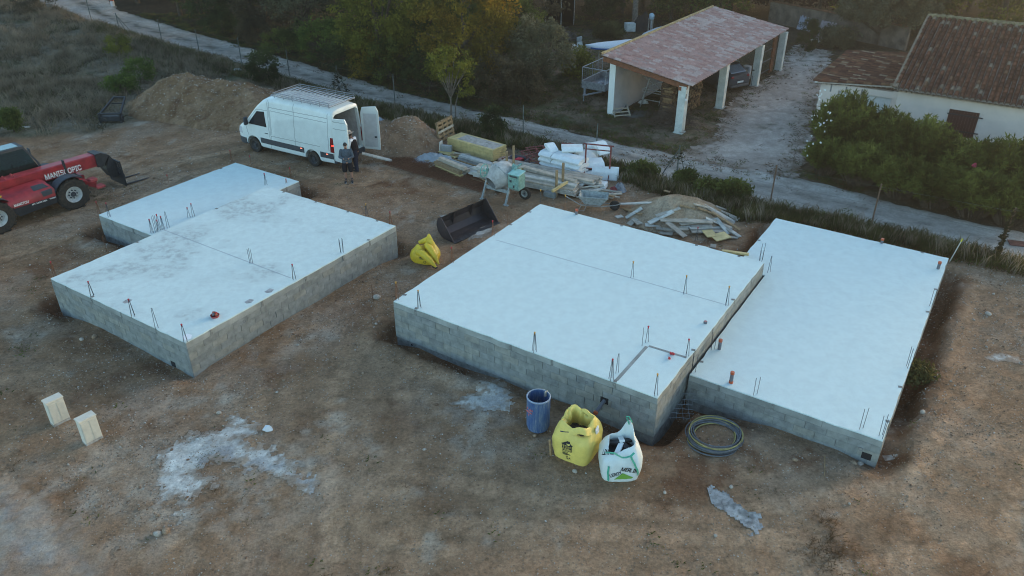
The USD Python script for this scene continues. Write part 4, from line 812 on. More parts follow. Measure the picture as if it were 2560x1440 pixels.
obj('load', cat(rbox((.5, .4, .16), .05, (.4, .2, .60)), rbox((.4, .5, .12), .05, (.5, -.25, .58)), rbox((.3, .3, .2), .06, (.9, .0, .62))), mat('trailer_load', (.42, .42, .42), .8, .4, 5), t)
# ================================================================== MOUNDS
def mound(name, c, rx, ry, yaw, h, label, cat_, col_of, seed=0, ridge=0.0, cell=.09, rough=.22):
    R2 = rotz(yaw)[:2, :2]; e = max(rx, ry) * 1.25
    X, Y = np.meshgrid(np.arange(-e, e, cell), np.arange(-e, e, cell), indexing='ij')
    W = np.stack([X, Y], -1) @ R2.T + np.asarray(c)[:2]; wx, wy = W[..., 0], W[..., 1]
    xx = np.sign(X) * np.maximum(np.abs(X) - ridge, 0)
    q = np.sqrt((xx / (rx - ridge)) ** 2 + (Y / ry) ** 2) * (1 + .30 * (fbm2(wx, wy, 1.6, seed) - .5)) + .10 * (fbm2(wx, wy, .5, seed + 1) - .5)
    k = np.clip(1 - q, 0, 1); prof = np.where(k > .75, k - (k - .75) ** 2 * 1.2, k) / .925
    H = h * prof * (.82 + .36 * fbm2(wx, wy, 1.3, seed + 2)) + rough * prof ** .5 * (fbm2(wx, wy, .35, seed + 3) - .5) * np.minimum(1, k * 6)
    i = np.arange(X.size).reshape(X.shape); inn = q < 1.03
    keep = inn[:-1, :-1] & inn[1:, 1:] & inn[1:, :-1] & inn[:-1, 1:]
    qd = np.stack([i[:-1, :-1], i[1:, :-1], i[1:, 1:], i[:-1, 1:]], -1)[keep]
    Z = gz(wx, wy) + H + .012 - .05 * (q > .97)
    used, inv = np.unique(qd, return_inverse=True); C = col_of(wx, wy, k)
    p = one(name, tm(np.stack([wx, wy, Z], -1).reshape(-1, 3)[used], inv.reshape(-1, 4)), soil, label, cat_, None, True, None, C.reshape(-1, 3)[used])
    def zat(x, y):
        ii = (np.array([[x, y]]) - np.asarray(c)[:2]) @ R2; a = int(round((ii[0, 0] + e) / cell)); b = int(round((ii[0, 1] + e) / cell))
        return float(Z[min(max(a, 0), Z.shape[0] - 1), min(max(b, 0), Z.shape[1] - 1)])
    return zat
def mcol(base, light, dark):
    def f(x, y, k):
        a, b = fbm2(x, y, .9, 101), fbm2(x, y, .14, 102); c = lerp(np.broadcast_to(base, x.shape + (3,)), light, sstep(a * .55 + b * .45, .42, .62)); c = lerp(c, dark, .7 * sstep(fbm2(x, y, .6, 103) * .6 + fbm2(x, y, .11, 104) * .4, .52, .66)); return c
    return f
m1 = mound('earth_mound', at(545, 272), 5.4, 2.9, math.radians(-22), 1.62, 'long mound of brown excavated earth behind the white van', 'mound', mcol((.200, .122, .068), (.27, .175, .105), (.115, .056, .030)), 5, 2.2, rough=.42)
m2 = mound('earth_mound', at(1018, 364), 2.05, 1.9, 0.3, 1.42, 'steep stony earth mound between the van doors and the wooden pallet', 'mound', mcol((.235, .145, .088), (.32, .215, .14), (.135, .066, .038)), 15, .2, rough=.28)
sand_top = mound('sand_heap', at(1692, 538), 1.95, 1.7, 0, .80, 'low heap of yellowish sand half covered by loose planks', 'heap', mcol((.34, .24, .15), (.42, .31, .205), (.22, .135, .08)), 25, .3, rough=.18)

# ================================================================== MIXER, BUCKET, BARROW
mixer_green = mat('mixer_green', (.20, .36, .30), .55, .2, 12); drum_m = mat('drum_cement', (.44, .425, .39), .8, .18, 5, .3, 40); mixer_grey = mat('mixer_legs', (.36, .38, .35), .7, .25, 15)
p = at(1256, 496); t = thing('concrete_mixer', 'pale green concrete mixer with a cement coated drum beside the plank stack', 'mixer', p, AX)
ad = unit((-.30, -.80, -.42)); a1, a2, _ = frame_of(ad); Rm = np.stack([a1, a2, ad], 1); dc = np.array([-.03, -.02, 1.02])
obj('drum', mv(lathe([(.01, -.52), (.26, -.52), (.42, -.34), (.52, -.02), (.53, .06), (.50, .14), (.40, .36), (.29, .56), (.27, .56), (.36, .36), (.46, .1), (.40, -.3), (.01, -.45)][::-1], 28), dc, Rm), drum_m, t, smooth=40)
obj('drum_band', mv(lathe([(.525, .015), (.54, .03), (.54, .06), (.52, .075)][::-1], 28), dc, Rm), mixer_grey, t)
obj('paddle', cat(mv(box((.02, .25, .5), (.28, 0, 0)), dc, Rm), mv(box((.02, .25, .5), (-.28, 0, .1)), dc, Rm)), rusty, t)
for sx in (-.62, .50): obj('leg', cat(bar((sx, -.55, 0), (sx * .98, -.12, .92), .07, .07), bar((sx, -.55, 0.02), (sx, -.46, .02), .22, .03), bar((sx, .50, .3), (sx * .98, -.12, .92), .06, .06)), mixer_grey, t)
obj('crossbar', cat(bar((-.62, -.25, .48), (.5, -.25, .48), .08, .14), bar((-.62, .45, .28), (.5, .45, .28), .06, .06)), mixer_grey, t)
obj('yoke', cat(bar((-.62, -.12, .98), (.50, -.12, .98), .06, .08), bar((-.62, -.12, .7), (-.62, -.12, 1.2), .08, .08)), mixer_green, t)
obj('motor_housing', hull([(x, y, z) for x in (.50, .98) for y, z in ((-.30, .66), (.12, .66), (-.34, .72), (-.34, 1.22), (.14, 1.22), (-.1, 1.30))]), mixer_green, t); obj('housing_lid', mv(rbox((.54, .52, .04), .015), (.74, -.10, 1.30), rotx(.12)), mat('lid_green', (.27, .48, .42), .5, .1), t)
obj('switch', cat(box((.09, .012, .09), (.62, -.352, 1.0)), box((.06, .012, .10), (.76, -.352, .80)), box((.36, .012, .05), (.75, -.352, 1.20))), dark_plastic, t)
obj('tilting_wheel', cat(mv(tm(*(lambda m: (m.vertices, m.faces))(lathe([(.26 + .018 * math.cos(q), .018 * math.sin(q)) for q in np.linspace(0, 2 * PI, 7)], 20))), (-.80, -.1, 1.05), roty(PI / 2)), rod((-.80, -.1, .8), (-.80, -.1, 1.3), .014), rod((-.80, -.35, 1.05), (-.80, .15, 1.05), .014), rod((-.85, -.1, 1.05), (-.6, -.1, 1.05), .03)), mat('wheel_green', (.16, .42, .34), .5, .1), t)
obj('yoke_arm', cat(bar((.45, .1, 1.25), (.55, .55, 1.42), .07, .05), bar((.42, -.05, 1.15), (.52, .16, 1.5), .3, .03)), mixer_green, t)
for sx in (-.50, .80): wheel(t, (sx, .42, .26), .26, .13, .15, mixer_grey, -1)
bucket_m = mat('bucket_steel', (.040, .034, .036), .38, .35, 3, .2, 30, metal=.4, col2=(.075, .055, .05))
bl, br = at(1133, 607), at(1246, 556); bdv = unit(br - bl); L = float(np.linalg.norm(br - bl)); t = thing('loader_bucket', 'black worn loader bucket lying mouth upward on the soil', 'bucket', bl, math.atan2(bdv[1], bdv[0]))
cv = [(-.02, .02), (.30, .02), (.55, .07), (.74, .24), (.80, .46), (.72, .70), (.62, .80)]
sh = Polygon(cv + [(y + .035, z - .03 if z > .3 else z - .02) for y, z in cv[::-1]]).buffer(0); XM = np.array([[0, 0, 1], [1, 0, 0], [0, 1, 0]], float)   # (y, z) profile extruded along x
obj('shell', mv(prism(sh, 0, L), (0, 0, 0), XM), bucket_m, t)
for x in (0, L - .03): obj('side_plate', mv(prism(Polygon([(-.04, .01), (.3, -.01), (.60, .02), (.80, .22), (.86, .46), (.78, .72), (.62, .82), (.40, .55)]), x, x + .03), (0, 0, 0), XM), bucket_m, t)
obj('cutting_edge', box((L, .20, .03), (L / 2, -.02, .015)), mat('edge_worn', (.08, .075, .075), .4, .3, 8, metal=.5), t); [obj('back_rib', m_, bucket_m, t) for m_ in [mv(prism(Polygon([(.62, .8), (.95, .62), (1.0, .3), (.8, .1)]), x, x + .04), (0, 0, 0), XM) for x in (L * .3, L * .7)]]
# wheelbarrow
barrow_m = mat('barrow_tray', (.34, .36, .33), .6, .2, 9); tube_m = mat('barrow_tube', (.36, .34, .30), .6, .25, 15)
p = at(1487, 522); t = thing('wheelbarrow', 'grey wheelbarrow standing between the plank ends and the middle slab', 'wheelbarrow', p, math.radians(-10))
tr0 = np.array([(-.40, -.25, .28), (.22, -.24, .24), (.22, .24, .24), (-.40, .25, .28)]); tr1 = np.array([(-.62, -.33, .60), (.50, -.32, .58), (.50, .32, .58), (-.62, .33, .60)])
v = np.vstack([tr0, tr1]); f = [[0, 1, 2], [0, 2, 3]] + [q for i in range(4) for q in ([i, (i + 1) % 4 + 4, (i + 1) % 4], [i, i + 4, (i + 1) % 4 + 4])]
tray = tm(v, f); tray.invert(); obj('tray', cat(tray, tm(v * [.97, .97, 1] + [0, 0, .02], f), tube(np.vstack([tr1, tr1[:1]]), .018, 6)), barrow_m, t)
for s in (-1, 1): obj('handle', tube([(-1.15, s * .28, .58), (-.55, s * .26, .24), (.25, s * .18, .18), (.80, s * .07, .24)], .019, 6), tube_m, t); obj('leg', tube([(-.50, s * .26, .25), (-.62, s * .27, 0), (-.40, s * .27, 0), (-.3, s * .25, .26)], .015, 5), tube_m, t)
obj('wheel_guard', tube([(.80, -.07, .24), (.98, -.05, .30), (.98, .05, .30), (.80, .07, .24)], .016, 6), tube_m, t)
wheel(t, (.76, 0, .20), .20, .09, .11, rim_dark, -1)

# ================================================================== PALLET, BOARDS, BEAMS
wood_grey = mat('wood_grey', (.42, .365, .29), .9, .16, 5, .3, 60); wood_pale = mat('wood_pale', (.52, .44, .335), .9, .14, 5, .3, 60); wood_tan = mat('wood_tan', (.36, .24, .13), .9, .2, 7, .3, 60); wood_yellow = mat('formwork_yellow', (.58, .44, .185), .7, .14, 4); wood_dust = mat('formwork_dusty', (.46, .41, .35), .85, .2, 6); pvc_pale = mat('beam_grey', (.47, .465, .42), .8, .15, 6); wood_white = mat('wood_limed', (.58, .54, .455), .9, .14, 5, .3, 60)
def reach(a, px, py, d):
    """The point on a pixel's sight line whose distance from a is d (the higher one)."""
    zs = np.linspace(0, 2.0, 401); q = np.array([at(px, py, z) for z in zs]); e = np.abs(np.linalg.norm(q - a, axis=1) - d); return q[int(np.argmin(e))]
Pbl = at(1097, 367, .04); Pbr = reach(Pbl, 1134, 346.5, 1.15); Ptl = reach(Pbl, 1068.5, 326.7, 1.15)
t = thing('pallet', 'wooden pallet leaning against the stony earth mound', 'pallet', Pbl); xa = unit(Pbr - Pbl); na = unit(np.cross(xa, Ptl - Pbl)); ya = np.cross(na, xa); Rp = np.stack([xa, ya, na], 1)
for k in range(6): obj('slat', mv(box((1.15, .105, .022), (.575, .055 + k * .206, .11)), (0, 0, 0), Rp), wood_tan if k % 3 else wood_pale, t)
for x in (.05, .40, .75, 1.10): obj('stringer', mv(box((.09, 1.14, .09), (x, .57, .054)), (0, 0, 0), Rp), wood_tan, t)
for k in range(3): obj('slat', mv(box((1.15, .10, .02), (.575, .06 + k * .51, -.003)), (0, 0, 0), Rp), wood_tan, t)
def board(name, pa, pb, za, zb, w, h, m, label, cat_='plank', group=None, roll=0.0):
    a, b = at(*pa, 0), at(*pb, 0); a = np.array([*at(*pa, za)[:2], za + h / 2]); b = np.array([*at(*pb, zb)[:2], zb + h / 2])
    up = (0, 0, 1) if not roll else (math.sin(roll), 0, math.cos(roll))
    return one(name, bar(a, b, w, h, up), m, label, cat_, group)
ORD = ('first', 'second', 'third', 'fourth', 'fifth', 'sixth', 'seventh', 'eighth', 'ninth'); LAY = ('bottom', 'second', 'third', 'fourth', 'top')
# yellow formwork panels: a neat stack, topmost dusty
c = at(1192, 384); D = unit(at(1250, 402) - at(1140, 370)); syaw = math.atan2(D[1], D[0]); LF_ = float(np.linalg.norm(at(1250, 402) - at(1135, 370)))
for k in range(9):
    lab = ORD[k].capitalize().lower() + ' yellow formwork panel from the bottom of the neat stack beside the pallet'
    if k == 8: lab = 'topmost yellow formwork panel, dusty white on top, beside the pallet'
    tp = thing('formwork_panel', lab, 'panel', c + np.array([rng.uniform(-.02, .02), rng.uniform(-.02, .02), .10 + k * .058]), syaw + rng.uniform(-.006, .006), 'yellow formwork panels in the stack')
    obj('sheet', box((LF_, .95, .05)), wood_yellow, tp)
    if k == 8: obj('dust_film', box((LF_ * .80, .70, .004), (.18, .02, .027)), wood_dust, tp)
for a in [((1105, 376), (1148, 392), .12, .5, 'yellow panel lying flat at the foot of the pallet', wood_yellow), ((1120, 380), (1165, 396), .06, .45, 'tan plywood board below the yellow stack, near end', wood_tan)]:
    board('yellow_board', a[0], a[1], a[2], a[2], a[3], .03, a[5], a[4], 'panel')
for pa, pb, z, w, m, lab in (((1165, 378), (1240, 396), .10, .35, wood_pale, 'wide pale board in front of the yellow panel stack'), ((1150, 385), (1225, 405), .05, .22, wood_grey, 'grey board lying along the yellow panel stack'), ((1135, 383), (1176, 387), .2, .1, wood_pale, 'short pale lath on the loose yellow panel'), ((1128, 386), (1160, 392), .16, .16, wood_tan, 'short tan lath at the foot of the yellow stack')): board('board', pa, pb, z, z, w, .03, m, lab)
p = at(1117, 385); t = thing('slotted_block', 'grey slotted lightweight block standing by the pallet', 'block', p, -.35); obj('core', box((.50, .16, .42), (0, 0, .21)), mat('block_pale', (.36, .36, .34), .9, .1), t)
for k in range(9): obj('rib', box((.030, .03, .42), (-.22 + k * .055, -.09, .21)), mat('block_rib', (.42, .42, .39), .9, .1) if k == 0 else UsdShade.Material.Get(stage, '/World/Looks/block_rib'), t)
one('slab_piece', box((.05, .3, .55), p + np.array([-.26, .12, .28]), rotz(-.35)), wood_white, 'thin pale board upright against the slotted grey block', 'board')
# tarpaulin heap: crumpled translucent sheet
def crumple(name, c, rx, ry, h, yaw, m, label, cat_, seed, n=46, spike=.5, flatb=True):
    th = np.linspace(0, 2 * PI, n, endpoint=False); rr = np.linspace(0, 1, 14)
    T, Rr = np.meshgrid(th, rr); X, Y = np.cos(T) * Rr, np.sin(T) * Rr
    k = .75 + .5 * fbm2(np.cos(T) * 1.4 + seed, np.sin(T) * 1.4, .8, seed)
    fz = fbm2(X * 2.2, Y * 2.2, .55, seed + 1); fold = np.abs(fbm2(X * 3, Y * 3, .5, seed + 2) - .5) * 2
    Z = h * (1 - Rr ** 2.2) * (.45 + 1.0 * fz) + h * spike * (fold - .3) * (1 - Rr ** 6); Z = np.maximum(Z, .01)
    V = np.stack([X * rx * k, Y * ry * k, Z], -1).reshape(-1, 3) @ rotz(yaw).T + c; f = []
    for i in range(len(rr) - 1):
        for j in range(n): a, b = i * n + j, i * n + (j + 1) % n; f.append([a, a + n, b + n, b])
    return one(name, tm(V, f), m, label, cat_, smooth=35)
sheet_m = usdkit.material(stage, '/World/Looks/plastic_sheet', {'p': ('principled_bsdf', {'base_color': (.50, .52, .52), 'roughness': .25, 'specular_ior_level': .6}), 't': ('translucent_bsdf', {'color': (.5, .52, .53)}), 'x': ('mix_closure', {'fac': .3})}, [('p.BSDF', 'x.closure1'), ('t.BSDF', 'x.closure2')], surface='x.closure')
crumple('plastic_sheet', at(1095, 402), 1.25, .55, .34, -.35, sheet_m, 'crumpled clear plastic sheet heaped at the end of the boards', 'sheet', 3, spike=.9); crumple('plastic_sheet', at(1062, 405), .6, .3, .16, -.2, sheet_m, 'flat white plastic scrap left of the crumpled plastic sheet', 'sheet', 8, spike=.8)
for k in range(26):
    px, py = 1070 + 45 * rng.random(), 402 + 16 * rng.random(); a = rng.uniform(-1.2, 1.2); L = rng.uniform(.2, .6); c = at(px, py)
    d = np.array([math.cos(a), math.sin(a), 0]) * L / 2; one('wood_offcut', bar(c - d + [0, 0, .04 + .1 * rng.random()], c + d + [0, 0, .03], .05, .03), [wood_tan, wood_pale, wood_grey][k % 3], 'small wood offcut scattered beside the crumpled plastic sheet', 'offcut', 'offcuts beside the plastic sheet')
# short squared timbers
D = unit(at(1148, 440) - at(1092, 416))
for k, (r, h_) in enumerate(((0, 0), (1, 0), (2, 0), (0, 1), (1, 1), (2, 1), (1, 2))):
    nrm = np.array([-D[1], D[0], 0]); c = (at(1092, 419) + at(1148, 443)) / 2 + nrm * (r * .20) + D * rng.uniform(-.1, .12)
    one('squared_timber', bar(c - D * .85 + [0, 0, .08 + h_ * .15], c + D * .85 + [0, 0, .08 + h_ * .15], .185, .14), wood_yellow if (r, h_) == (0, 0) else wood_tan if r == 0 else wood_pale if h_ else wood_grey, f'short squared timber, {ORD[r]} row, {ORD[h_]} layer of the low pile before the long beams', 'timber', 'squared timbers in the low pile')
# long grey beams and pipes running behind the mixer
for k, (pa, pb, z, w, h, m, lab) in enumerate([((1152, 391), (1330, 445), .22, .26, .10, pvc_pale, 'wide pale grey beam on top of the long bundle behind the mixer'), ((1150, 397), (1320, 450), .05, .3, .12, pvc_pale, 'wide pale grey beam at the bottom of the long bundle behind the mixer'), ((1128, 398), (1300, 452), .12, .07, .07, wood_tan, 'brownish batten beside the pale beams'), ((1126, 402), (1290, 456), .10, .08, .08, pvc_pale, 'thin grey beam left of the brownish batten'), ((1130, 407), (1285, 460), .06, .10, .10, pvc_pale, 'grey beam lying low along the bundle, nearest the mixer'), ((1165, 425), (1230, 446), .05, .30, .06, wood_white, 'wide limed board tucked under the mixer'), ((1160, 430), (1215, 450), .03, .12, .06, wood_white, 'narrow limed board by the mixer leg')]): board('beam', pa, pb, z, z, w, h, m, lab, 'beam')
board('lath', (1178, 447), (1222, 461), .05, .05, .04, .04, wood_tan, 'thin lath pointing at the mixer leg'); board('lath', (1190, 440), (1222, 458), .05, .25, .035, .035, wood_tan, 'thin lath crossing above the other near the mixer leg')
board('ramp_plank', (905, 384), (980, 403), .48, .04, .24, .05, wood_white, 'pale plank leading from the rear of the van to the ground', 'plank')
# the big stack of scaffold boards
A0, A1_ = at(1296, 470), at(1432, 497); D = unit(A1_ - A0); nrm = np.array([-D[1], D[0], 0]); e0 = A1_
for lay in range(5):
    for r in range(7):
        if lay > 3 and r in (0, 3): continue
        L = 4.6 + rng.uniform(-.25, .15); jl = rng.uniform(-.12, .12); top = lay == 4 or (lay == 3 and r in (0, 3)) 
        back = .55 if r > 3 else 0.0
        c1 = e0 + nrm * (r * .245 + .12) + D * (jl + back) + [0, 0, .14 + lay * .072]
        one('scaffold_board', bar(c1 - D * L, c1, .225, .06), [wood_grey, wood_pale, wood_white][int(rng.integers(3))], f'grey scaffold board, {ORD[r]} from the front, {LAY[lay]} layer of the stack right of the mixer', 'board', 'boards in the thick stack right of the mixer')
for k, s in enumerate((.9, 3.6)): one('bearer', bar(e0 - D * s + nrm * (-.1) + [0, 0, .05], e0 - D * s + nrm * 1.9 + [0, 0, .05], .12, .10), wood_grey, ('grey bearer under the near end of the thick board stack', 'grey bearer under the far end of the thick board stack')[k], 'bearer')
one('hollow_block', rbox((.5, .2, .2), .01, at(1375, 492) + [0, 0, .1], rotz(AX)), block_ms[0], 'grey hollow block supporting the thick board stack', 'block')
def post(px, py, h, lab, m=wood_tan, w=.085): p = at(px, py); return one('timber_stake', box((w, w, h), p + [0, 0, h / 2], rotz(.3)), m, lab, 'stake')
post(1390, 493, 1.15, 'tall tan stake in front of the thick board stack, left one of two'); post(1406, 480, 1.25, 'taller tan stake between the boards, right one of two'); post(1284, 437, 1.3, 'tan stake standing behind the mixer drum'); post(1267, 433, 1.0, 'shorter tan stake left of the one behind the mixer drum')
one('clamp_bar', bar(at(1381, 478, .5), at(1418, 455, .5), .09, .09), wood_yellow, 'yellow batten clamped across the thick board stack between two stakes', 'batten'); one('clamp_bar', bar(at(1296, 428, .5), at(1306, 421, .5), .09, .07), wood_yellow, 'short yellow batten on the boards right behind the mixer', 'batten')
board('long_board', (1308, 418), (1440, 455), .55, .45, .22, .06, wood_pale, 'loose pale board lying askew on top of the board stack'); board('long_board', (1312, 424), (1400, 444), .50, .48, .2, .05, wood_grey, 'grey board under the askew pale one on the board stack')
for k in range(11):
    px, py = 1462 + 8 * (k % 3) + rng.uniform(-6, 6), 490 - 6 * (k // 3) + rng.uniform(-3, 3); a = rng.uniform(.15, .6); L = rng.uniform(.9, 1.3); c = at(px, py) + [0, 0, .08 + (k // 3) * .09]; d = np.array([math.cos(a), math.sin(a), 0]) * L / 2
    one('short_plank', bar(c - d, c + d, .16, .045), [wood_pale, wood_grey, wood_white][k % 3], 'short plank in the jumbled pile behind the wheelbarrow', 'plank', 'short planks piled behind the wheelbarrow')
for k in range(12):
    px, py = 1515 + rng.uniform(-16, 20), 493 + rng.uniform(-10, 12); a = rng.uniform(-.9, .9); L = rng.uniform(.4, .9); c = at(px, py) + [0, 0, .04 + .16 * rng.random()]; d = np.array([math.cos(a), math.sin(a), .1 * rng.uniform(-1, 1)]) * L / 2
    one('short_plank', bar(c - d, c + d, .12, .04), [wood_pale, wood_grey, wood_tan][k % 3], 'broken plank in the jumble right of the wheelbarrow', 'plank', 'broken planks right of the wheelbarrow')
# rusty reinforcing mesh sheets lying on the soil
m0, m1_ = at(955, 412), at(1205, 484); D = unit(m1_ - m0); LM = float(np.linalg.norm(m1_ - m0)); nrm = np.array([-D[1], D[0], 0])
for k in range(3):
    off = nrm * rng.uniform(-.05, .08) + D * rng.uniform(-.12, .12) + [0, 0, .05 + k * .03]; rr = .0070
    ms = [rod(m0 + off + nrm * s + [0, 0, 0], m1_ + off + nrm * s, rr, 4) for s in np.arange(0, 1.25, .10)] + [rod(m0 + off + D * s + [0, 0, .012], m0 + off + D * s + nrm * 1.2 + [0, 0, .012], rr, 4) for s in np.arange(.1, LM, .20)]
    one('reinforcing_mesh', cat(ms), rusty, ('lowest', 'middle', 'topmost')[k] + ' of three rusty mesh sheets lying on the soil left of the mixer', 'mesh sheet', 'rusty mesh sheets stacked on the soil')
# red steel props, trestles and crate
red_steel = mat('red_oxide', (.20, .050, .042), .6, .3, 12)
for k in range(10):
    a = at(1255 + rng.uniform(-5, 12), 393 + k * 1.2, .1 + .05 * (k % 4)); b = at(1320 + rng.uniform(-8, 14), 412 + k * 1.5, .1 + .05 * (k % 3)); one('steel_prop', rod(a, b, .028, 6), red_steel if k % 3 else rusty, 'dark red steel prop in the bundle behind the yellow panels', 'prop', 'steel props behind the yellow panels')
for k in range(6):
    a = at(1290 + rng.uniform(-10, 10), 402 + k * 2.2, .08 + .05 * k); b = at(1335 + rng.uniform(-8, 8), 402 + k * 2.4 + rng.uniform(-5, 5), .1); one('steel_rod', rod(a, b, .016, 5), galv, 'thin grey steel rod among the props', 'rod', 'grey rods among the props')
t = thing('crate', 'dark grey open crate with a bright red item inside', 'crate', at(1296, 416), -.45); w_ = mat('crate_grey', (.10, .095, .105), .6, .1)
for nm, s, c in (('side', (.85, .03, .4), (0, -.3, .2)), ('side', (.85, .03, .4), (0, .3, .2)), ('end', (.03, .6, .4), (-.42, 0, .2)), ('end', (.03, .6, .4), (.42, 0, .2)), ('base', (.85, .6, .03), (0, 0, .02))): obj(nm, box(s, c), w_, t)
one('red_cloth', mv(hull(rng.normal(0, 1, (40, 3)) * [.13, .09, .05]), at(1297, 414) + [0, 0, .28]), flat('bright_red', (.50, .02, .035), .6), 'bright red item lying in the dark grey crate', 'item')
one('stone_slab', mv(hull(np.array([(-.35, -.25, 0), (.4, -.3, 0), (.35, .25, 0), (-.3, .3, 0), (-.3, -.2, .14), (.34, -.22, .12), (.3, .2, .16), (-.25, .25, .12)])), at(1262, 402)), mat('pinkish_stone', (.42, .31, .25), .9, .12), 'flat pinkish stone between the yellow panels and the stakes', 'stone')
def trestle(px, py, yaw, label, w=.9, h=.85, lean=.0, m=red_steel, lay=False):
    t = thing('trestle', label, 'trestle', at(px, py), yaw); Rl = rotx(-PI / 2 + .5) if lay else np.eye(3)
    parts = {'top_rail': [rod((-w / 2, 0, h), (w / 2, 0, h), .028), rod((-w / 2, .05, h - .1), (w / 2, .05, h - .1), .02)]}
    legs = [[rod((s * w * .42, -.28, 0), (s * w * .42, 0, h), .024), rod((s * w * .42, .28, 0), (s * w * .42, 0, h), .024)] for s in (-1, 1)]
    parts['brace'] = [rod((-w * .42, -.2, .25), (w * .42, -.2, .25), .018), rod((-w * .42, .2, .25), (w * .42, .2, .25), .018)]
    for k, v in parts.items(): obj(k, mv(cat(v), (0, 0, .05 if lay else 0), Rl), m, t)
    for l in legs: obj('leg', mv(cat(l), (0, 0, .05 if lay else 0), Rl), m, t)
trestle(1343, 412, .55, 'red steel trestle lying in the weeds, left of the white foam stack', lay=True); trestle(1360, 420, .75, 'red steel trestle lying closest to the white foam stack', lay=True); trestle(1352, 405, .35, 'red steel trestle lying behind the others left of the white foam stack', lay=True); trestle(1418, 396, -.2, 'small red trestle standing behind the white foam stack', .55, .7)
t = thing('steel_trestle', 'rust red steel frame standing among the white foam blocks', 'frame', at(1492, 444), -.28)
w, h = 1.05, 1.45
for s in (-1, 1): obj('leg', cat(rod((s * w / 2, 0, .35), (s * w / 2, 0, h), .036, 8)), red_steel, t); obj('foot', cat(rod((s * w / 2, -.3, 0), (s * w / 2, 0, .4), .02), rod((s * w / 2, .3, 0), (s * w / 2, 0, .4), .02), rod((s * w / 2 - .2, -.1, 0), (s * w / 2, 0, .4), .018)), red_steel, t)
for z in (h, h - .22, .38): obj('rail', rod((-w / 2 - (.12 if z == h else 0), 0, z), (w / 2 + (.12 if z == h else 0), 0, z), .032 if z == h else .026, 8), red_steel, t)
# white expanded foam vault blocks
foam = mat('white_foam', (.74, .75, .71), .9, .05, 5, .2, 30)
def foam_block(loc, yaw, label, L=1.2, w=.58, h=.21, tilt=0.0, group=None):
    pr = [(-w / 2, .02), (-w / 2 - .03, .06), (-w / 2 - .03, .10), (-w / 2 + .03, .14), (-w * .34, h - .02), (-w * .28, h), (w * .28, h), (w * .34, h - .02), (w / 2 - .03, .14), (w / 2 + .03, .10), (w / 2 + .03, .06), (w / 2, .02), (w * .2, .0), (w * .15, .05), (-w * .15, .05), (-w * .2, 0)]
    m = mv(prism(Polygon(pr), -L / 2, L / 2), (0, 0, 0), XM)
    return one('foam_block', mv(mv(m, (0, 0, 0), rotx(tilt)), loc, rotz(yaw)), foam, label, 'foam block', group)
c = at(1404, 432); fy = math.atan2(*(at(1440, 440) - at(1365, 420))[1::-1])
for lay in range(4):
    for cx in range(2):
        d = np.array([math.cos(fy), math.sin(fy), 0]); foam_block(c + d * (-.62 + cx * 1.02) + [0, .05 * lay, lay * .205] + rng.uniform(-.02, .02, 3) * [1, 1, 0], fy, f'white foam vault block, {LAY[lay]} layer, {("left", "right")[cx]} half of the stepped stack behind the boards', L=.62 if cx == 0 else 1.4, w=.8, group='foam blocks in the stepped stack')
for px, py, z, yaw, tl, L, lab in ((1377, 418, .78, .4, .4, .4, 'broken white foam piece on the far left top of the foam stack'), (1428, 420, .82, .0, 0, .9, 'white foam block lying loose on top of the foam stack'), (1462, 420, .45, .8, .5, .8, 'white foam block leaning behind the red steel frame, left'), (1475, 408, .55, .3, 1.0, .5, 'upright white foam piece behind the left post of the red frame'), (1500, 413, .75, .5, .5, .55, 'white foam block on top of the heap behind the red frame'), (1480, 428, .3, .2, .2, .9, 'white foam block low in the heap behind the red frame'), (1500, 445, .1, -.2, 1.35, .7, 'upright white foam block inside the red frame'), (1520, 446, .1, -.15, 1.45, .75, 'large upright white foam block right of the red frame'), (1528, 444, .12, -.1, 1.5, .6, 'rightmost upright white foam block beside the weeds')): foam_block(at(px, py) + [0, 0, z], yaw, lab, L=L, w=.7, tilt=tl)
crumple('foam_bag', at(1437, 448), .55, .34, .42, -.3, mat('wrapped_grey', (.48, .52, .56), .4, .12, 6), 'bluish wrapped package in front of the white foam blocks', 'package', 12, spike=.35); foam_block(at(1468, 441) + [0, 0, .05], .1, 'white foam slab lying behind the bluish package', L=.7, w=.45, h=.14)
for k in range(3): one('insulation_sheet', rbox((1.0, .5, .07), .012, at(1487, 470) + [0, 0, .08 + k * .075] + rng.uniform(-.03, .03, 3) * [1, 1, 0], rotz(-.35)), foam, ('lowest', 'middle', 'topmost')[k] + ' white insulation sheet in the flat pile behind the short planks', 'sheet', 'insulation sheets in the flat pile')
crumple('waste_bag', at(1548, 478), .28, .24, .34, 0, mat('bag_grey', (.33, .34, .35), .35, .35, 6, col2=(.10, .10, .11)), 'grey marbled bag on the soil right of the plank jumble', 'bag', 22, spike=.5); crumple('red_bag', at(1533, 481), .26, .2, .26, .3, mat('bag_red', (.22, .03, .03), .6, .2), 'dark red sack beside the grey marbled bag', 'sack', 27, spike=.3)

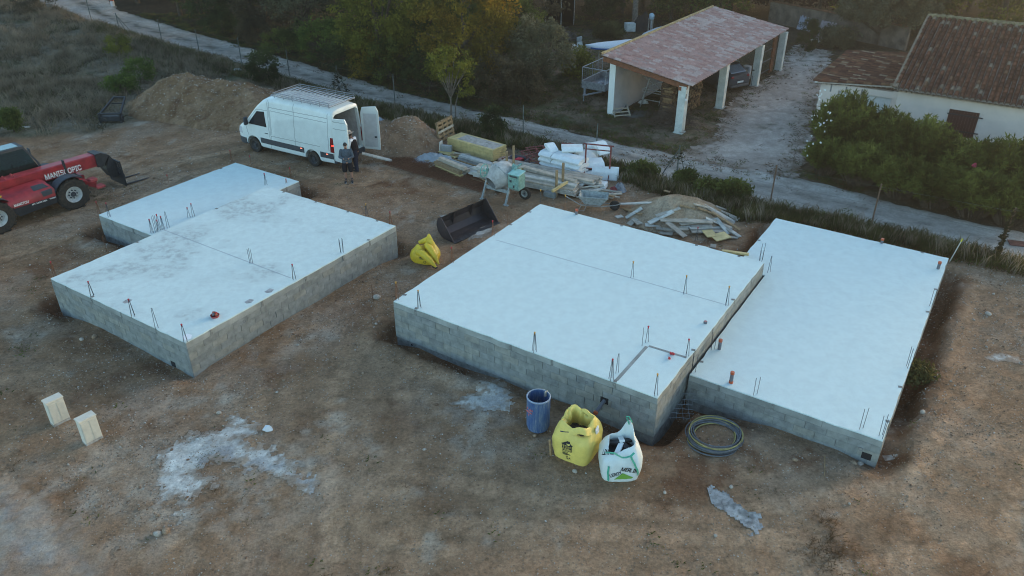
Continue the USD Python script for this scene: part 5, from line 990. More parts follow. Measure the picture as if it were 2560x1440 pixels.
# ================================================================== TIMBER ON THE SAND HEAP
def loose(pa, pb, w, m, lab='weathered plank lying loose on the sand heap', g='loose planks on the sand heap', dz=.03, zz=None, h=.035):
    ends = []
    for px in (pa, pb):
        z = 0.0
        for _ in range(6):
            q = at(*px, z); z = .5 * z + .5 * (sand_top(q[0], q[1]) + dz)
        q = at(*px, z); q[2] = z if zz is None else zz; ends.append(q)
    w *= 1.18
    return one('loose_plank', bar(ends[0], ends[1], w, h), m, lab, 'plank', g)
for pa, pb, w, m, lab in [((1622, 558), (1682, 528), .2, wood_white, 'pale plank leaning up the left side of the sand heap'), ((1690, 552), (1783, 523), .2, wood_white, 'pale plank leaning up the front of the sand heap, highest one'), ((1565, 545), (1605, 520), .16, wood_white, 'pale plank at the left foot of the sand heap pointing up'), ((1613, 562), (1780, 565), .22, wood_white, 'long pale plank lying level along the front of the sand heap'), ((1650, 548), (1780, 553), .3, wood_pale, 'wide pale board lying level behind the front planks of the heap'), ((1658, 572), (1720, 571), .22, wood_pale, 'short broad board in front of the level long plank'), ((1668, 555), (1713, 592), .2, wood_grey, 'grey board crossing steeply below the level long plank'), ((1724, 570), (1810, 568), .15, wood_white, 'narrow pale board at the right front of the heap, upper one'), ((1726, 566), (1780, 563), .14, wood_grey, 'narrow grey board at the right front of the heap, middle one'), ((1728, 578), (1812, 578), .2, wood_grey, 'grey board lying level above the yellow offcuts'), ((1732, 492), (1755, 515), .12, wood_pale, 'short pale plank at the right shoulder of the sand heap'), ((1740, 500), (1850, 548), .12, wood_grey, 'long grey plank running down the right side of the heap, outermost'), ((1755, 505), (1840, 545), .10, wood_tan, 'tan batten running down the right side of the heap'), ((1760, 512), (1838, 555), .14, wood_white, 'pale plank sloping down the right side of the heap, second from outside'), ((1770, 520), (1835, 560), .12, wood_grey, 'grey plank sloping down the right side of the heap, third from outside'), ((1780, 530), (1850, 575), .10, wood_tan, 'tan batten near the right foot of the heap'), ((1790, 545), (1822, 585), .14, wood_white, 'pale plank lying steeply at the right foot of the heap'), ((1800, 560), (1845, 590), .12, wood_grey, 'grey plank next to the steep pale one at the right foot of the heap'), ((1815, 568), (1850, 592), .12, wood_white, 'pale plank at the far right foot of the heap'), ((1795, 590), (1845, 595), .10, wood_grey, 'grey plank at the bottom right corner of the plank heap'), ((1650, 580), (1682, 584), .25, wood_grey, 'short grey board nearest the middle slab edge'), ((1572, 562), (1590, 547), .22, wood_grey, 'small grey board left of the heap, nearer the slab'), ((1588, 548), (1602, 560), .25, wood_pale, 'small pale board left of the heap behind the nearer one'), ((1560, 520), (1605, 535), .18, wood_tan, 'tan board lying at the left foot behind the leaning plank'), ((1725, 488), (1752, 500), .08, wood_grey, 'short grey lath near the top right of the sand'), ((1745, 520), (1800, 540), .10, wood_tan, 'tan batten high on the right slope of the sand'), ((1700, 513), (1738, 522), .08, wood_tan, 'short tan lath just below the top of the sand'), ((1735, 510), (1775, 520), .12, wood_pale, 'short pale plank across the upper right slope'), ((1810, 530), (1845, 552), .09, wood_grey, 'thin grey plank at the far right edge of the heap'), ((1790, 515), (1830, 530), .10, wood_grey, 'thin grey plank behind the right shoulder of the heap')]: loose(pa, pb, w, m, lab, dz=.03 + .08 * rng.random())
for pa, pb, w, m, lab in [((1640, 540), (1700, 520), .16, wood_grey, 'grey plank high on the left slope of the sand heap'), ((1700, 560), (1790, 548), .18, wood_pale, 'pale plank slanting over the front of the heap'), ((1765, 545), (1830, 570), .16, wood_white, 'wide pale plank across the right front of the heap'), ((1640, 570), (1700, 578), .16, wood_grey, 'grey plank low at the front left of the heap')]: loose(pa, pb, w, m, lab, dz=.05)
loose((1530, 511), (1630, 506), .16, wood_white, 'long pale plank left of the sand heap, pointing at the wheelbarrow', None); loose((1660, 476), (1675, 480), .08, wood_tan, 'short brown stub behind the top of the sand heap', None, .3)
one('panel_offcut', bar([*at(1760, 592)[:2], .12], [*at(1786, 590)[:2], .12], .55, .03), wood_yellow, 'square yellow panel offcut at the foot of the plank heap, left one', 'panel'); one('panel_offcut', bar([*at(1782, 602)[:2], .10], [*at(1818, 596)[:2], .15], .5, .03), wood_yellow, 'square yellow panel offcut tilted at the foot of the plank heap, right one', 'panel')
one('panel_offcut', bar(at(1776, 614, .03), at(1790, 616, .03), .25, .03), wood_grey, 'small grey board below the yellow panel offcuts', 'board'); one('edge_board', bar(at(1805, 627, .75), at(1872, 636, .75), .12, .06), wood_yellow, 'yellow edge board lying against the back of the middle slab', 'board')
one('tile_piece', bar(at(1540, 543, .03), at(1556, 540, .03), .2, .03), wood_white, 'pale diamond shaped board scrap behind the middle slab edge', 'scrap'); one('lath', bar(at(1862, 572, .03), at(1872, 566, .03), .06, .03), wood_white, 'tiny pale lath right of the plank heap', 'lath')

# ================================================================== BAGS, BARREL, HOSE, METER BOXES IN THE FOREGROUND
bag_yellow = mat('bag_yellow', (.74, .58, .14), .5, .07, 4, .5, 9); bag_white = mat('bag_white', (.66, .70, .65), .55, .05, 4, .5, 9); bag_gravel = mat('bag_filling', (.13, .105, .085), .95, .35, 20, .6, 50); black_ink = flat('black_ink', (.018, .018, .018), .7); strap_green = flat('strap_green', (.06, .35, .22), .6); green_ink = flat('green_ink', (.16, .34, .05), .6)
class Bag:
    def __init__(s, a, b, h, n=5.0, bulge=.05, seed=0, skew=(0, 0), top=None): s.a, s.b, s.h, s.n, s.bulge, s.seed, s.skew, s.top = a, b, h, n, bulge, seed, skew, top
    def scale(s, z): q = np.clip(z / s.h, 0, 1); return .94 + s.bulge * 2.2 * np.sin(q * PI * .85) - .16 * sstep(q, .62, 1.0)
    def rad(s, th):
        c, q = np.abs(np.cos(th)), np.abs(np.sin(th)); return (c ** s.n + q ** s.n) ** (-1 / s.n)
    def point(s, th, z, k=1.0):
        th, z = np.broadcast_arrays(np.asarray(th, float), np.asarray(z, float)); r = s.rad(th) * s.scale(z) * k
        w = fbm2(np.cos(th) * 3 + s.seed, np.sin(th) * 3 + z * 4, .55, s.seed) - .5; f = fbm2(th * 5 + s.seed, z * 2.0, .5, s.seed + 3) - .5
        g = fbm2(th * 9 + s.seed, z * 7 + np.sin(th * 2), .5, s.seed + 6, 3) - .5; r = r * (1 + .12 * w * sstep(z / s.h, .1, .6) + .09 * f * sstep(z / s.h, .3, 1) + .05 * g)
        return np.stack([r * np.cos(th) * s.a + s.skew[0] * z, r * np.sin(th) * s.b + s.skew[1] * z, z], -1)
    def on_face(s, mesh, phi, z0, off=.006):
        """Wraps a flat print (x along the face, y up) onto the side at angle phi."""
        v = np.asarray(mesh.vertices); th = phi + np.arctan2(v[:, 0], s.a); z = np.maximum(z0 + v[:, 1], .01); p = s.point(th, z); c = np.stack([np.cos(th), np.sin(th), 0 * th], -1)
        m = mesh.copy(); m.vertices = p + c * (off + v[:, 2:3]); return m
def dense(poly, h=.002, cell=.03):
    """A flat print cut into small cells so that it can bend with the cloth."""
    P = poly if hasattr(poly, 'bounds') and not isinstance(poly, (list, tuple)) else Polygon(poly); ms = []
    x0, y0, x1, y1 = P.bounds
    from shapely.geometry import box as sbox
    for x in np.arange(x0, x1, cell):
        for y in np.arange(y0, y1, cell):
            g = P.intersection(sbox(x, y, min(x + cell, x1), min(y + cell, y1)))
            for q in getattr(g, 'geoms', [g]):
                if q.geom_type == 'Polygon' and q.area > 1e-6: ms.append(prism(q, 0, h))
    return cat(ms)
def shell_of(bag, zs, ks, n=88, rim=None):
    th = np.linspace(0, 2 * PI, n, endpoint=False); rows = []
    for z, k in zip(zs, ks):
        zz = np.full(n, z, float)
        if rim is not None: zz = zz * (1 + rim(th) * sstep(np.full(n, z), bag.h * .55, bag.h))
        rows.append(bag.point(th, zz, k))
    return np.array(rows)
def close_rows(P):
    k, n = P.shape[:2]; f = []
    for i in range(k - 1):
        for j in range(n): a, b = i * n + j, i * n + (j + 1) % n; f.append([a, b, b + n, a + n])
    return tm(P.reshape(-1, 3), f)
# yellow bulk bag, open, rim folded in
bc = (at(1378, 1140) + at(1500, 1112)) / 2 + np.array([.02, -.02, 0]); t = thing('bulk_bag', 'open yellow bulk bag with a black printed house logo, beside the middle slab', 'bag', bc + [0, 0, -.01], math.radians(-30))
yb = Bag(.47, .47, .92, seed=4, bulge=.055)
rimf = lambda th: .10 * np.sin(th * 1 - .9) + .06 * np.sin(3 * th + 1)
rows = shell_of(yb, [0, .02, .1, .2, .3, .4, .5, .6, .7, .8, .87, .92], [.96, 1, 1, 1, 1, 1, 1, 1, 1, .99, .97, .90], rim=rimf)
r2 = shell_of(yb, [.93, .90, .82, .72, .60, .5], [.80, .66, .60, .58, .60, .62], rim=rimf)
inner_noise = (fbm2(np.linspace(0, 40, 88)[None] + 0 * r2[..., 0], r2[..., 2] * 3, 1.6, 7) - .5)[..., None]; r2[..., :2] *= (1 + .45 * inner_noise)
body_m = close_rows(np.concatenate([rows, r2])); obj('sack', body_m, bag_yellow, t, smooth=50)
fl = np.array([yb.point(np.linspace(0, 2 * PI, 40, endpoint=False), np.full(40, .56), k) for k in (.75, .4, .02)]); fl[..., 2] = .52 + .10 * fbm2(fl[..., 0], fl[..., 1], .2, 5); obj('filling', close_rows(fl), bag_gravel, t)
house = Polygon([(-.11, -.12), (.11, -.12), (.11, .06), (.135, .075), (.07, .125), (.07, .165), (.03, .165), (.03, .148), (0, .165), (-.135, .07), (-.11, .055)])
obj('logo', yb.on_face(dense(house), -PI / 2 - .05, .50), black_ink, t)
def cloth_text(txt, h, width, x, y, bold=True):
    m = meshkit.text_mesh(txt, h, .002, bold); m.vertices[:, 0] = (m.vertices[:, 0] - m.bounds[0][0]) * width / (m.bounds[1][0] - m.bounds[0][0]) + x; m.vertices[:, 1] += y; return m
obj('logo_lettering', cat(*[yb.on_face(cloth_text(s_, .055, .19, -.095, y), -PI / 2 - .05, .50, .012) for s_, y in (('TOUT', -.015), ('FAIRE', -.095))] + [yb.on_face(dense(Polygon([(-.02, .085), (.03, .06), (.075, .095), (.05, .12), (.02, .095), (-.005, .11)])), -PI / 2 - .05, .5, .010)]), bag_yellow, t)
obj('print_lines', cat(*[yb.on_face(dense(Polygon([(-.11, y), (-.11 + L, y), (-.11 + L, y - .010), (-.11, y - .010)]), .002), -PI / 2 - .05, .50) for y, L in ((-.15, .14), (-.185, .13), (-.205, .20), (-.225, .18), (-.245, .12))]), black_ink, t)
rc = [yb.on_face(dense(affinity.rotate(Polygon([(-.045, -.045), (-.01, -.045), (-.01, -.06), (.02, -.035), (-.01, -.012), (-.01, -.027), (-.035, -.027)]), a, origin=(0, 0))), -PI / 2 - .0, .16) for a in (0, 120, 240)]; obj('recycling_mark', cat(rc), black_ink, t)
obj('dark_loop', cat(*[bar(yb.point(-PI / 2 - .55, .80) + [0, .06, .02], yb.point(-PI / 2 - .12, .84) + [0, .08, .02], .14, .02)]), flat('loop_dark', (.05, .05, .07), .7), t); obj('tag', mv(box((.02, .14, .24), (0, 0, 0)), yb.point(.15, .78) + [.03, 0, 0], rotx(.3)), flat('tag_white', (.7, .7, .7), .7), t)
obj('collar', close_rows(np.array([yb.point(np.linspace(0, 2 * PI, 60, endpoint=False), np.full(60, z) + .05 * np.sin(np.linspace(0, 2 * PI, 60, endpoint=False) * 5), k) for z, k in ((.86, 1.0), (.97, .94), (1.0, .82), (.93, .72))])), bag_yellow, t, smooth=60)
one('batten', bar(at(1377, 1140) + [0, 0, .01], at(1374, 1100, .55) + [0, 0, 0], .045, .03), wood_tan, 'thin wooden batten leaning against the yellow bulk bag', 'batten')
# white bulk bag with green straps
wc = at(1546, 1176); t = thing('bulk_bag', 'white bulk bag with green straps and a green triangle, next to the yellow one', 'bag', wc + [0, 0, -.01], math.radians(2))
wb = Bag(.44, .40, .80, seed=9, bulge=.07, skew=(.06, .16), n=4.0)
rim2 = lambda th: .42 * np.exp(-((np.angle(np.exp(1j * (th - 1.0)))) / .45) ** 2) - .20 * np.exp(-((np.angle(np.exp(1j * (th + 2.4)))) / .7) ** 2) + .08 * np.exp(-((np.angle(np.exp(1j * (th + .5)))) / .5) ** 2)
rows = shell_of(wb, [0, .02, .1, .2, .3, .4, .5, .6, .68, .75, .80], [.94, 1, 1, 1, 1, .99, .98, .95, .90, .84, .78], rim=rim2); r2 = shell_of(wb, [.79, .70, .6, .5, .42], [.72, .70, .68, .66, .64], rim=rim2)
obj('sack', close_rows(np.concatenate([rows, r2])), bag_white, t, smooth=50)
fl = np.array([wb.point(np.linspace(0, 2 * PI, 40, endpoint=False), np.full(40, .52), k) for k in (.72, .4, .02)]); obj('filling', close_rows(fl), flat('fill_dark', (.03, .03, .033), .8), t)
for k, (a, r, z) in enumerate(((.6, .15, .62), (1.6, .12, .66), (2.8, .2, .6), (4.2, .15, .6), (5.4, .2, .58))): obj('scrap', mv(rbox((.34, .12, .06), .01), wb.point(a, .5, .0) * 1 + [r * math.cos(a) + .03, r * math.sin(a) + .1, z - .45], rotz(a) @ roty(.3)), [black_steel, foam, black_steel, foam, black_steel][k], t)
def strap(pts, w=.045):
    P = np.array([wb.point(th, z) + np.array([math.cos(th), math.sin(th), 0]) * .012 for th, z in pts]); out = []
    for a, b in zip(P[:-1], P[1:]): out.append(bar(a, b, w, .006, unit((a + b) / 2 - [0, .0, .4] + [0, 0, 0]) * [1, 1, 0] + [0, 0, .01]))
    return cat(out)
obj('strap', strap([(-PI / 2 + .78 - .045 * k, .16 + .052 * k) for k in range(11)]), strap_green, t); obj('strap', strap([(-PI / 2 - .62, .06 + .05 * k) for k in range(9)]), strap_green, t)
obj('strap', cat(*[bar(a, b, .05, .006) for a, b in zip(*(lambda P: (P[:-1], P[1:]))(np.array([wb.point(-PI / 2 - .9 + .2 * k, .62 + .05 * math.sin(k)) + [0, 0, .12] for k in range(8)])))]), strap_green, t)
tp = wb.point(1.0, .80) + [0, -.06, .30]; obj('loop', tube([tp + [-.04, 0, -.06], tp + [-.10, 0, .10], tp + [-.12, 0, .17], tp + [-.06, 0, .16], tp + [.02, 0, .0]], .016, 6), strap_green, t)
R2 = lambda m, a, dx, dy: (lambda q: (setattr(q, 'vertices', np.asarray(q.vertices) @ rotz(a).T + [dx, dy, 0]), q)[1])(m.copy())
obj('lettering', cat(wb.on_face(R2(cloth_text('LEROY', .085, .27, 0, 0), .42, -.24, .06), -PI / 2 - .02, .10, .010), wb.on_face(R2(cloth_text('MERLIN', .105, .36, 0, 0), -.24, -.04, .255), -PI / 2 - .02, .10, .010), wb.on_face(R2(cloth_text('LIN', .10, .2, 0, 0), .5, -.2, .5), -PI / 2 - .7, .10, .010)), black_ink, t)
obj('triangle_print', wb.on_face(dense(Polygon([(-.16, .02), (.22, .03), (.27, .06), (.01, .20)])), -PI / 2 - .02, .085, .008), green_ink, t)
# crumpled yellow bag by the bucket
t = thing('crumpled_bag', 'half empty crumpled yellow bulk bag lying between the slabs', 'bag', at(1064, 650), math.radians(-20)); cb = Bag(.46, .38, .52, seed=14, bulge=.06, n=3.4)
rim3 = lambda th: .65 * np.exp(-((np.angle(np.exp(1j * (th - 1.3)))) / .6) ** 2) + .25 * np.sin(2 * th)
rows = shell_of(cb, [0, .05, .15, .25, .35, .44, .52], [.92, 1, 1.02, 1, .95, .84, .62], rim=rim3); r2 = shell_of(cb, [.50, .40, .36], [.45, .3, .05], rim=rim3)
bag_bright = mat('bag_yellow_bright', (.78, .52, .035), .45, .08, 5, .2, 16); obj('sack', close_rows(np.concatenate([rows, r2])), bag_bright, t, smooth=50)
def fold(pts, r): return tube(pts, r, 9)
obj('folds', cat(fold([(-.15, -.30, .42), (.10, -.40, .46), (.38, -.42, .26), (.62, -.48, .08)], [.10, .13, .11, .03]), fold([(.05, .0, .60), (.25, -.12, .56), (.45, -.2, .34), (.64, -.30, .1)], [.08, .12, .10, .03]), fold([(-.3, .2, .52), (0, .25, .66), (.2, .2, .55)], [.07, .12, .05])), bag_bright, t, smooth=60)
obj('print', cat(*[cb.on_face(dense(Polygon([(-.02, y), (.22, y + .03), (.22, y), (-.02, y - .03)])), -PI / 2, .1, .006) for y in (.16, .21, .27)] + [cb.on_face(dense(Point(.16, .06).buffer(.05).difference(Point(.16, .06).buffer(.032)), cell=.05), -PI / 2, .08, .006)]), black_ink, t); obj('loop', rbox((.2, .1, .04), .01, (.56, -.46, .06), rotz(-.3)), black_steel, t)
# blue barrel
p = on(1345, 1070); t = thing('barrel', 'open blue plastic barrel smeared with cement, left of the yellow bulk bag', 'barrel', p)
blue = usdkit.material(stage, '/World/Looks/barrel_blue', {'g': ('geometry', {}), 'mp': ('mapping', {'scale': (14, 14, 1.6)}), 'n': ('noise_texture', {'scale': 1.6, 'detail': 6, 'roughness': .7}), 'r': ('rgb_ramp', {'ramp': [(.44, (.030, .075, .19)), (.58, (.10, .15, .23)), (.72, (.28, .29, .27))]}), 'p': ('principled_bsdf', {'roughness': .5})}, [('g.position', 'mp.vector'), ('mp.vector', 'n.vector'), ('n.fac', 'r.fac'), ('r.color', 'p.base_color')], surface='p.BSDF')
obj('shell', lathe([(.01, .03), (.26, .03), (.285, .12), (.285, .3), (.29, .33), (.285, .36), (.285, .62), (.29, .65), (.285, .68), (.285, .9), (.275, .96), (.262, .96), (.27, .88), (.27, .1), (.01, .06)][::-1], 32), blue, t, smooth=40); obj('rim', lathe([(.283, .93), (.297, .945), (.297, .965), (.27, .975), (.262, .955)][::-1], 32), mat('rim_pale', (.26, .31, .38), .6, .2, 20), t, smooth=40)
obj('dark_inside', lathe([(.265, .30), (.01, .30)][::-1][::-1], 24), flat('barrel_dark', (.01, .012, .02), .5), t); obj('rag', mv(rbox((.10, .03, .16), .008), (.19, .17, .91), rotz(.7)), wood_pale, t)
th = np.linspace(-2.75, -2.15, 6); obj('paint_mark', cat(*[box((.02, .012, .05), (.291 * math.cos(a), .291 * math.sin(a), .70 - .08 * k * (k < 3) + .0), rotz(a)) for k, a in enumerate(th)] + [box((.012, .20, .02), (.291 * math.cos(-2.5), .291 * math.sin(-2.5), .62), rotz(-2.5))]), flat('spray_pink', (.75, .18, .17), .7), t)
# hose coil
t = thing('hose_coil', 'coil of grey and yellow striped hose on the soil below the long slab', 'hose', on(1785, 1094), .2); hose_g = mat('hose_grey', (.105, .112, .12), .5, .2, 10); hose_y = mat('hose_yellow', (.30, .25, .085), .5, .2, 8)
for k in range(22):
    q = np.linspace(0, 2 * PI, 46, endpoint=False); r = .50 + .15 * rng.random(); ex, ey = rng.uniform(-.07, .07, 2); z = .022 + .022 * (k // 4) + .012 * np.sin(q * 2 + k)
    P = np.stack([ex + r * np.cos(q) * (1 + .05 * np.sin(2 * q + k)), ey + r * .96 * np.sin(q), z], 1); P = np.vstack([P, P[:1]]); obj('hose_turn', tube(P, .0175, 6, False), hose_y if k % 4 == 1 else hose_g, t)
# wire mesh scrap
p = at(1697, 1037, -.22); t = thing('mesh_scrap', 'grey welded wire mesh scrap in the trench beside the middle slab', 'mesh', p, -.1); Rm = rotx(.12)
obj('wires', cat(*[mv(rod((x, -.30, 0), (x, .32, 0), .006, 4), (0, 0, .12), Rm) for x in np.arange(-.24, .3, .16)] + [mv(rod((-.34, y, .008), (.36, y, .008), .006, 4), (0, 0, .12), Rm) for y in np.arange(-.24, .3, .16)]), galv, t); obj('upper_wires', cat(*[rod((.15 + .1 * k, .3, .1), (.2 + .1 * k, .55, .40), .006, 4) for k in range(3)] + [rod((.1, .5, .3), (.5, .5, .32), .006, 4), rod((.1, .4, .2), (.5, .42, .2), .006, 4)]), galv, t)
# meter boxes
cream = mat('cream_plastic', (.62, .57, .46), .5, .05, 6)
def meter(px, py, label):
    t = thing('meter_box', label, 'meter box', on(px, py), math.radians(50))
    obj('cabinet', rbox((.40, .22, .66), .01, (0, 0, .36)), cream, t); obj('top_cover', hull([(x, y, .69) for x in (-.215, .215) for y in (-.125, .125)] + [(x, y, .72) for x in (-.205, .205) for y in (-.115, .115)]), cream, t); obj('door', rbox((.36, .02, .56), .006, (0, -.112, .36)), cream, t); obj('rib', box((.006, .006, .56), (.02, -.124, .36)), cream, t); obj('plinth', hull([(x, y, -.05) for x in (-.22, .22) for y in (-.14, .14)] + [(x, y, .06) for x in (-.19, .19) for y in (-.11, .11)]), mat('plinth_pale', (.40, .37, .32), .9, .2) if px < 200 else UsdShade.Material.Get(stage, '/World/Looks/plinth_pale'), t)
meter(152, 1054, 'cream plastic meter box on the bare soil, the farther of the two'); meter(232, 1098, 'cream plastic meter box on the bare soil, the nearer of the two')
# black jib frame in the field
t = thing('lifting_jib', 'black steel lifting frame lying at the edge of the dry field', 'frame', at(281, 306), .05)
obj('base', cat(rbox((1.15, .3, .26), .02, (0, 0, .22)), box((.08, .3, .5), (-.5, 0, .25)), box((.08, .3, .5), (.5, 0, .25)), bar((-.58, -.05, .46), (.58, -.05, .46), .1, .08)), black_steel, t)
for s in (-1, 1): obj('rail', bar((s * .50, .05, .45), (s * .28, 1.5, .85), .07, .1), black_steel, t)
obj('crossbar', cat(bar((-.29, 1.5, .85), (.29, 1.5, .85), .07, .1), bar((-.33, 1.2, .62), (.33, 1.2, .62), .05, .05)), black_steel, t)
one('white_block', mv(hull(rng.normal(0, 1, (60, 3)) * [.055, .045, .04]), on(671, 1075, .05)), flat('plaster', (.62, .63, .62), .9), 'white plaster lump beside the large cement spill', 'lump')
one('sack', mv(hull(rng.normal(0, 1, (50, 3)) * [.13, .08, .06]), on(597, 180, .1)), bag_white, 'pale sack lying behind the brown earth mound by the lane', 'sack'); one('scrap', mv(box((.4, .2, .04)), on(64, 319, .03), rotz(.2)), wood_white, 'white scrap on the grass above the telehandler', 'scrap')
crumple('metal_scrap', at(942, 300), .35, .2, .2, .3, mat('foil', (.5, .54, .56), .3, .2, metal=.4), 'shiny crumpled scrap behind the open van door', 'scrap', 33, spike=.9)
board('thin_stick', (2061, 1190), (2062, 1140), .01, .01, .02, .02, wood_tan, 'thin stick lying on the soil in front of the long slab', 'stick')
t = thing('marker_pole', 'pale leaning pole with a yellow tip at the far right corner of the long slab', 'pole', at(2374, 654)); obj('pole', rod((0, 0, 0), (.28, .15, .75), .018, 6), wood_white, t); obj('tip', rod((.255, .14, .69), (.30, .16, .80), .024, 6), flat('tip_yellow', (.6, .5, .05), .6), t)
# ================================================================== CARPORT
def hit(px, py, p0, n):
    """Where the sight line of a pixel meets a plane."""
    o = np.array([0, 0, CAM_H]); r = at(px, py, 0) - o; return o + r * (((np.asarray(p0) - o) @ n) / (r @ n))
render_m = mat('pink_render', (.76, .69, .66), .9, .06, 1.2, .2, 30); conc_post = mat('concrete_post', (.56, .56, .50), .9, .12, 3, .3, 30); beam_m = mat('stained_beam', (.20, .070, .030), .7, .2, 6)
tile_ms = [mat(f'tile_{n}', c, .85, .10, 5, .3, 40, island=.05) for n, c in (('pink', (.49, .285, .23)), ('rose', (.525, .32, .26)), ('red', (.45, .245, .195)), ('lichen', (.56, .40, .335)), ('grey', (.46, .31, .26)))]
def tile_cells(w, l, th=.014, hump=.065):
    """One interlocking tile: a flat pan and a round roll, x across, y down the slope (0 = upper end)."""
    xs = np.array([0, .42, .52, .66, .80, .92, 1.0]) * w; zs = np.array([.0, .0, .55, 1, .95, .4, .0]) * hump
    top = np.array([[(x, y, z + .016 * (y > 0)) for x, z in zip(xs, zs)] for y in (0, l)]); m = grid_mesh(top.transpose(1, 0, 2))
    k = len(xs); f = tm(np.vstack([top[1], top[1] - [0, 0, th]]), [[i, i + k, i + k + 1, i + 1] for i in range(k - 1)])
    return cat(m, f)
def tiled(parent, o, du, dv, nu, nv, w, l, mesh, pick, limit=300, order=None, name='tile'):
    """Lays nu columns by nv rows; du across, dv down the slope. The first `limit` of `order` are pieces, the rest one stuff part."""
    nrm = unit(np.cross(du, dv)); nrm = nrm if nrm[2] > 0 else -nrm; R = np.stack([du, dv, nrm], 1)
    if np.linalg.det(R) < 0: mesh = mesh.copy(); mesh.invert()
    idx = [(i, j) for i in range(nu) for j in range(nv)]; idx.sort(key=order or (lambda q: q)); rest = [[] for _ in tile_ms]
    for n_, (i, j) in enumerate(idx):
        jit = rng.normal(0, .004, 3) * [1, 1, .8]; m = mv(mesh, o + du * (i * w) + dv * (j * l * .92) + jit + nrm * .002 * (i % 2), R); k = pick(i, j)
        if n_ < limit: obj(name, m, tile_ms[k], parent)
        else: rest[k].append(m)
    for k, r in enumerate(rest):
        if r: obj('tile_field', cat(r), tile_ms[k], parent, kind='stuff')
CP_V = unit(at(1968, 68, 2.45) - at(1722, 212, 2.45)); CP_N = np.array([-CP_V[1], CP_V[0], 0])       # along the eave, and away from the yard
NR = at(1722, 212, 2.45); CL = 15.1; CW = 4.72; ZR, ZL = 2.45, 3.22
t = thing('carport', 'open carport with pinkish tiled lean-to roof, four concrete posts and a rendered side wall', 'carport', NR * [1, 1, 0]); o = NR * [1, 1, 0]
def cp(s, w, z): return CP_V * s + CP_N * w + np.array([0, 0, z])
def slope(w): return ZR + (ZL - ZR) * w / CW
R_cp = np.stack([CP_V, CP_N, [0, 0, 1]], 1)
obj('side_wall', box((CL - 1.0, .30, 3.05), cp(CL / 2 + .35, CW - .30, 1.52), R_cp), render_m, t); obj('wall_end', box((.03, .33, 3.07), cp(.835, CW - .30, 1.525), R_cp), flat('wall_white', (.74, .74, .68), .85), t)
for b in ((1698, 331), (1799, 269), (1886, 214), (1945, 176)):
    q = at(*b) - o; pp = obj('post', hull([(x, y, z) for x in (-.19, .19) for y in (-.19, .19) for z in (0, 2.30)]).apply_transform(np.block([[R_cp, (q + [0, 0, 0])[:, None]], [np.zeros((1, 3)), 1]])), conc_post, t)
    obj('post_foot', box((.48, .48, .06), q + [0, 0, .02], R_cp), conc_post, pp)
for k, s in enumerate(np.linspace(.14, CL - .14, 8)): obj('rafter', bar(cp(s, .10, slope(.10) - .19), cp(s, CW - .1, slope(CW - .1) - .19), .11 if k else .08, .24 if k == 0 else .16), beam_m, t)
obj('eave_beam', bar(cp(0.05, .45, slope(.45) - .34), cp(CL, .45, slope(.45) - .34), .16, .18), beam_m, t)
obj('roof_deck', bar(cp(0.02, CW / 2, slope(CW / 2) - .06), cp(CL - .02, CW / 2, slope(CW / 2) - .06), math.hypot(CW - .1, ZL - ZR), .025, unit(np.cross(CP_V, CP_N * CW + [0, 0, ZL - ZR]))), mat('deck_wood', (.16, .075, .04), .9, .2), t)
dv = -unit(CP_N * CW + [0, 0, ZL - ZR]); SL = math.hypot(CW, ZL - ZR); w_, l_ = .245, .385; nu, nv = int(CL / w_), int(round((SL + .1) / (l_ * .92)))
lich = lambda i, j: fbm2(i * .22, j * .4, 1.6, 5)
def pickc(i, j):
    r, q = rng.random(), float(lich(i, j)); return 3 if r < .16 + 1.1 * max(0, q - .48) / .3 else int(rng.choice([0, 1, 2, 4], p=[.42, .30, .20, .08]))
tiled(t, cp(0, CW + .02, ZL - .02), CP_V, dv, nu, nv, w_, l_, tile_cells(w_, l_), pickc)
obj('ridge_trim', cat(*[lathe([(.09, 0), (.10, .42)], 8, (0, 0, 0)).apply_transform(np.block([[np.stack([CP_N, [0, 0, 1], CP_V], 1), (cp(s, CW, ZL + .0))[:, None]], [np.zeros((1, 3)), 1]])) for s in np.arange(0, CL - .3, .40)]), mat('ridge_yellow', (.33, .26, .14), .85, .2, 5), t, kind='stuff')
for q in ((.2, .14, 1.9),): obj('wall_lamp', cat(mv(rbox((.10, .16, .24), .03), at(1713, 240, 1.85) - o + [0, 0, 0]), rod(at(1711, 232, 1.85) - o, at(1706, 228, 2.05) - o, .03)), black_steel, t); obj('lamp_glass', rbox((.08, .1, .1), .03, at(1715, 250, 1.75) - o), flat('lamp_white', (.7, .7, .7), .3), t)
# things kept under it
log_m = [mat('log_end', (.20, .12, .065), .9, .25, 12), mat('log_bark', (.10, .062, .042), .95, .25, 12), mat('log_pale', (.25, .16, .085), .9, .2, 12)]
t = thing('firewood_stack', 'tall stack of split firewood under the carport between the first two posts', 'firewood', o); n_l = 0
for i in range(26):
    for j in range(15):
        s, z = 1.75 + i * .140 + .04 * (j % 2) + rng.uniform(-.02, .02), .09 + j * .135 + rng.uniform(-.015, .015)
        if z > 1.95 - .35 * abs(i - 14) / 14: continue
        r = rng.uniform(.06, .085); dpt = rng.uniform(-.06, .06) + (.35 if i < 5 else 0)
        m = rod(cp(s, 1.15 + dpt, z), cp(s, 1.6 + dpt, z), r, 6)
        if n_l < 300: obj('log', m, log_m[int(rng.integers(3))], t)
        n_l += 1
obj('back_rows', cat(*[rod(cp(s, 1.72, z), cp(s, 2.1, z), .075, 6) for s in np.arange(1.8, 5.4, .15) for z in np.arange(.08, 1.9, .14)]), log_m[1], t, kind='stuff')
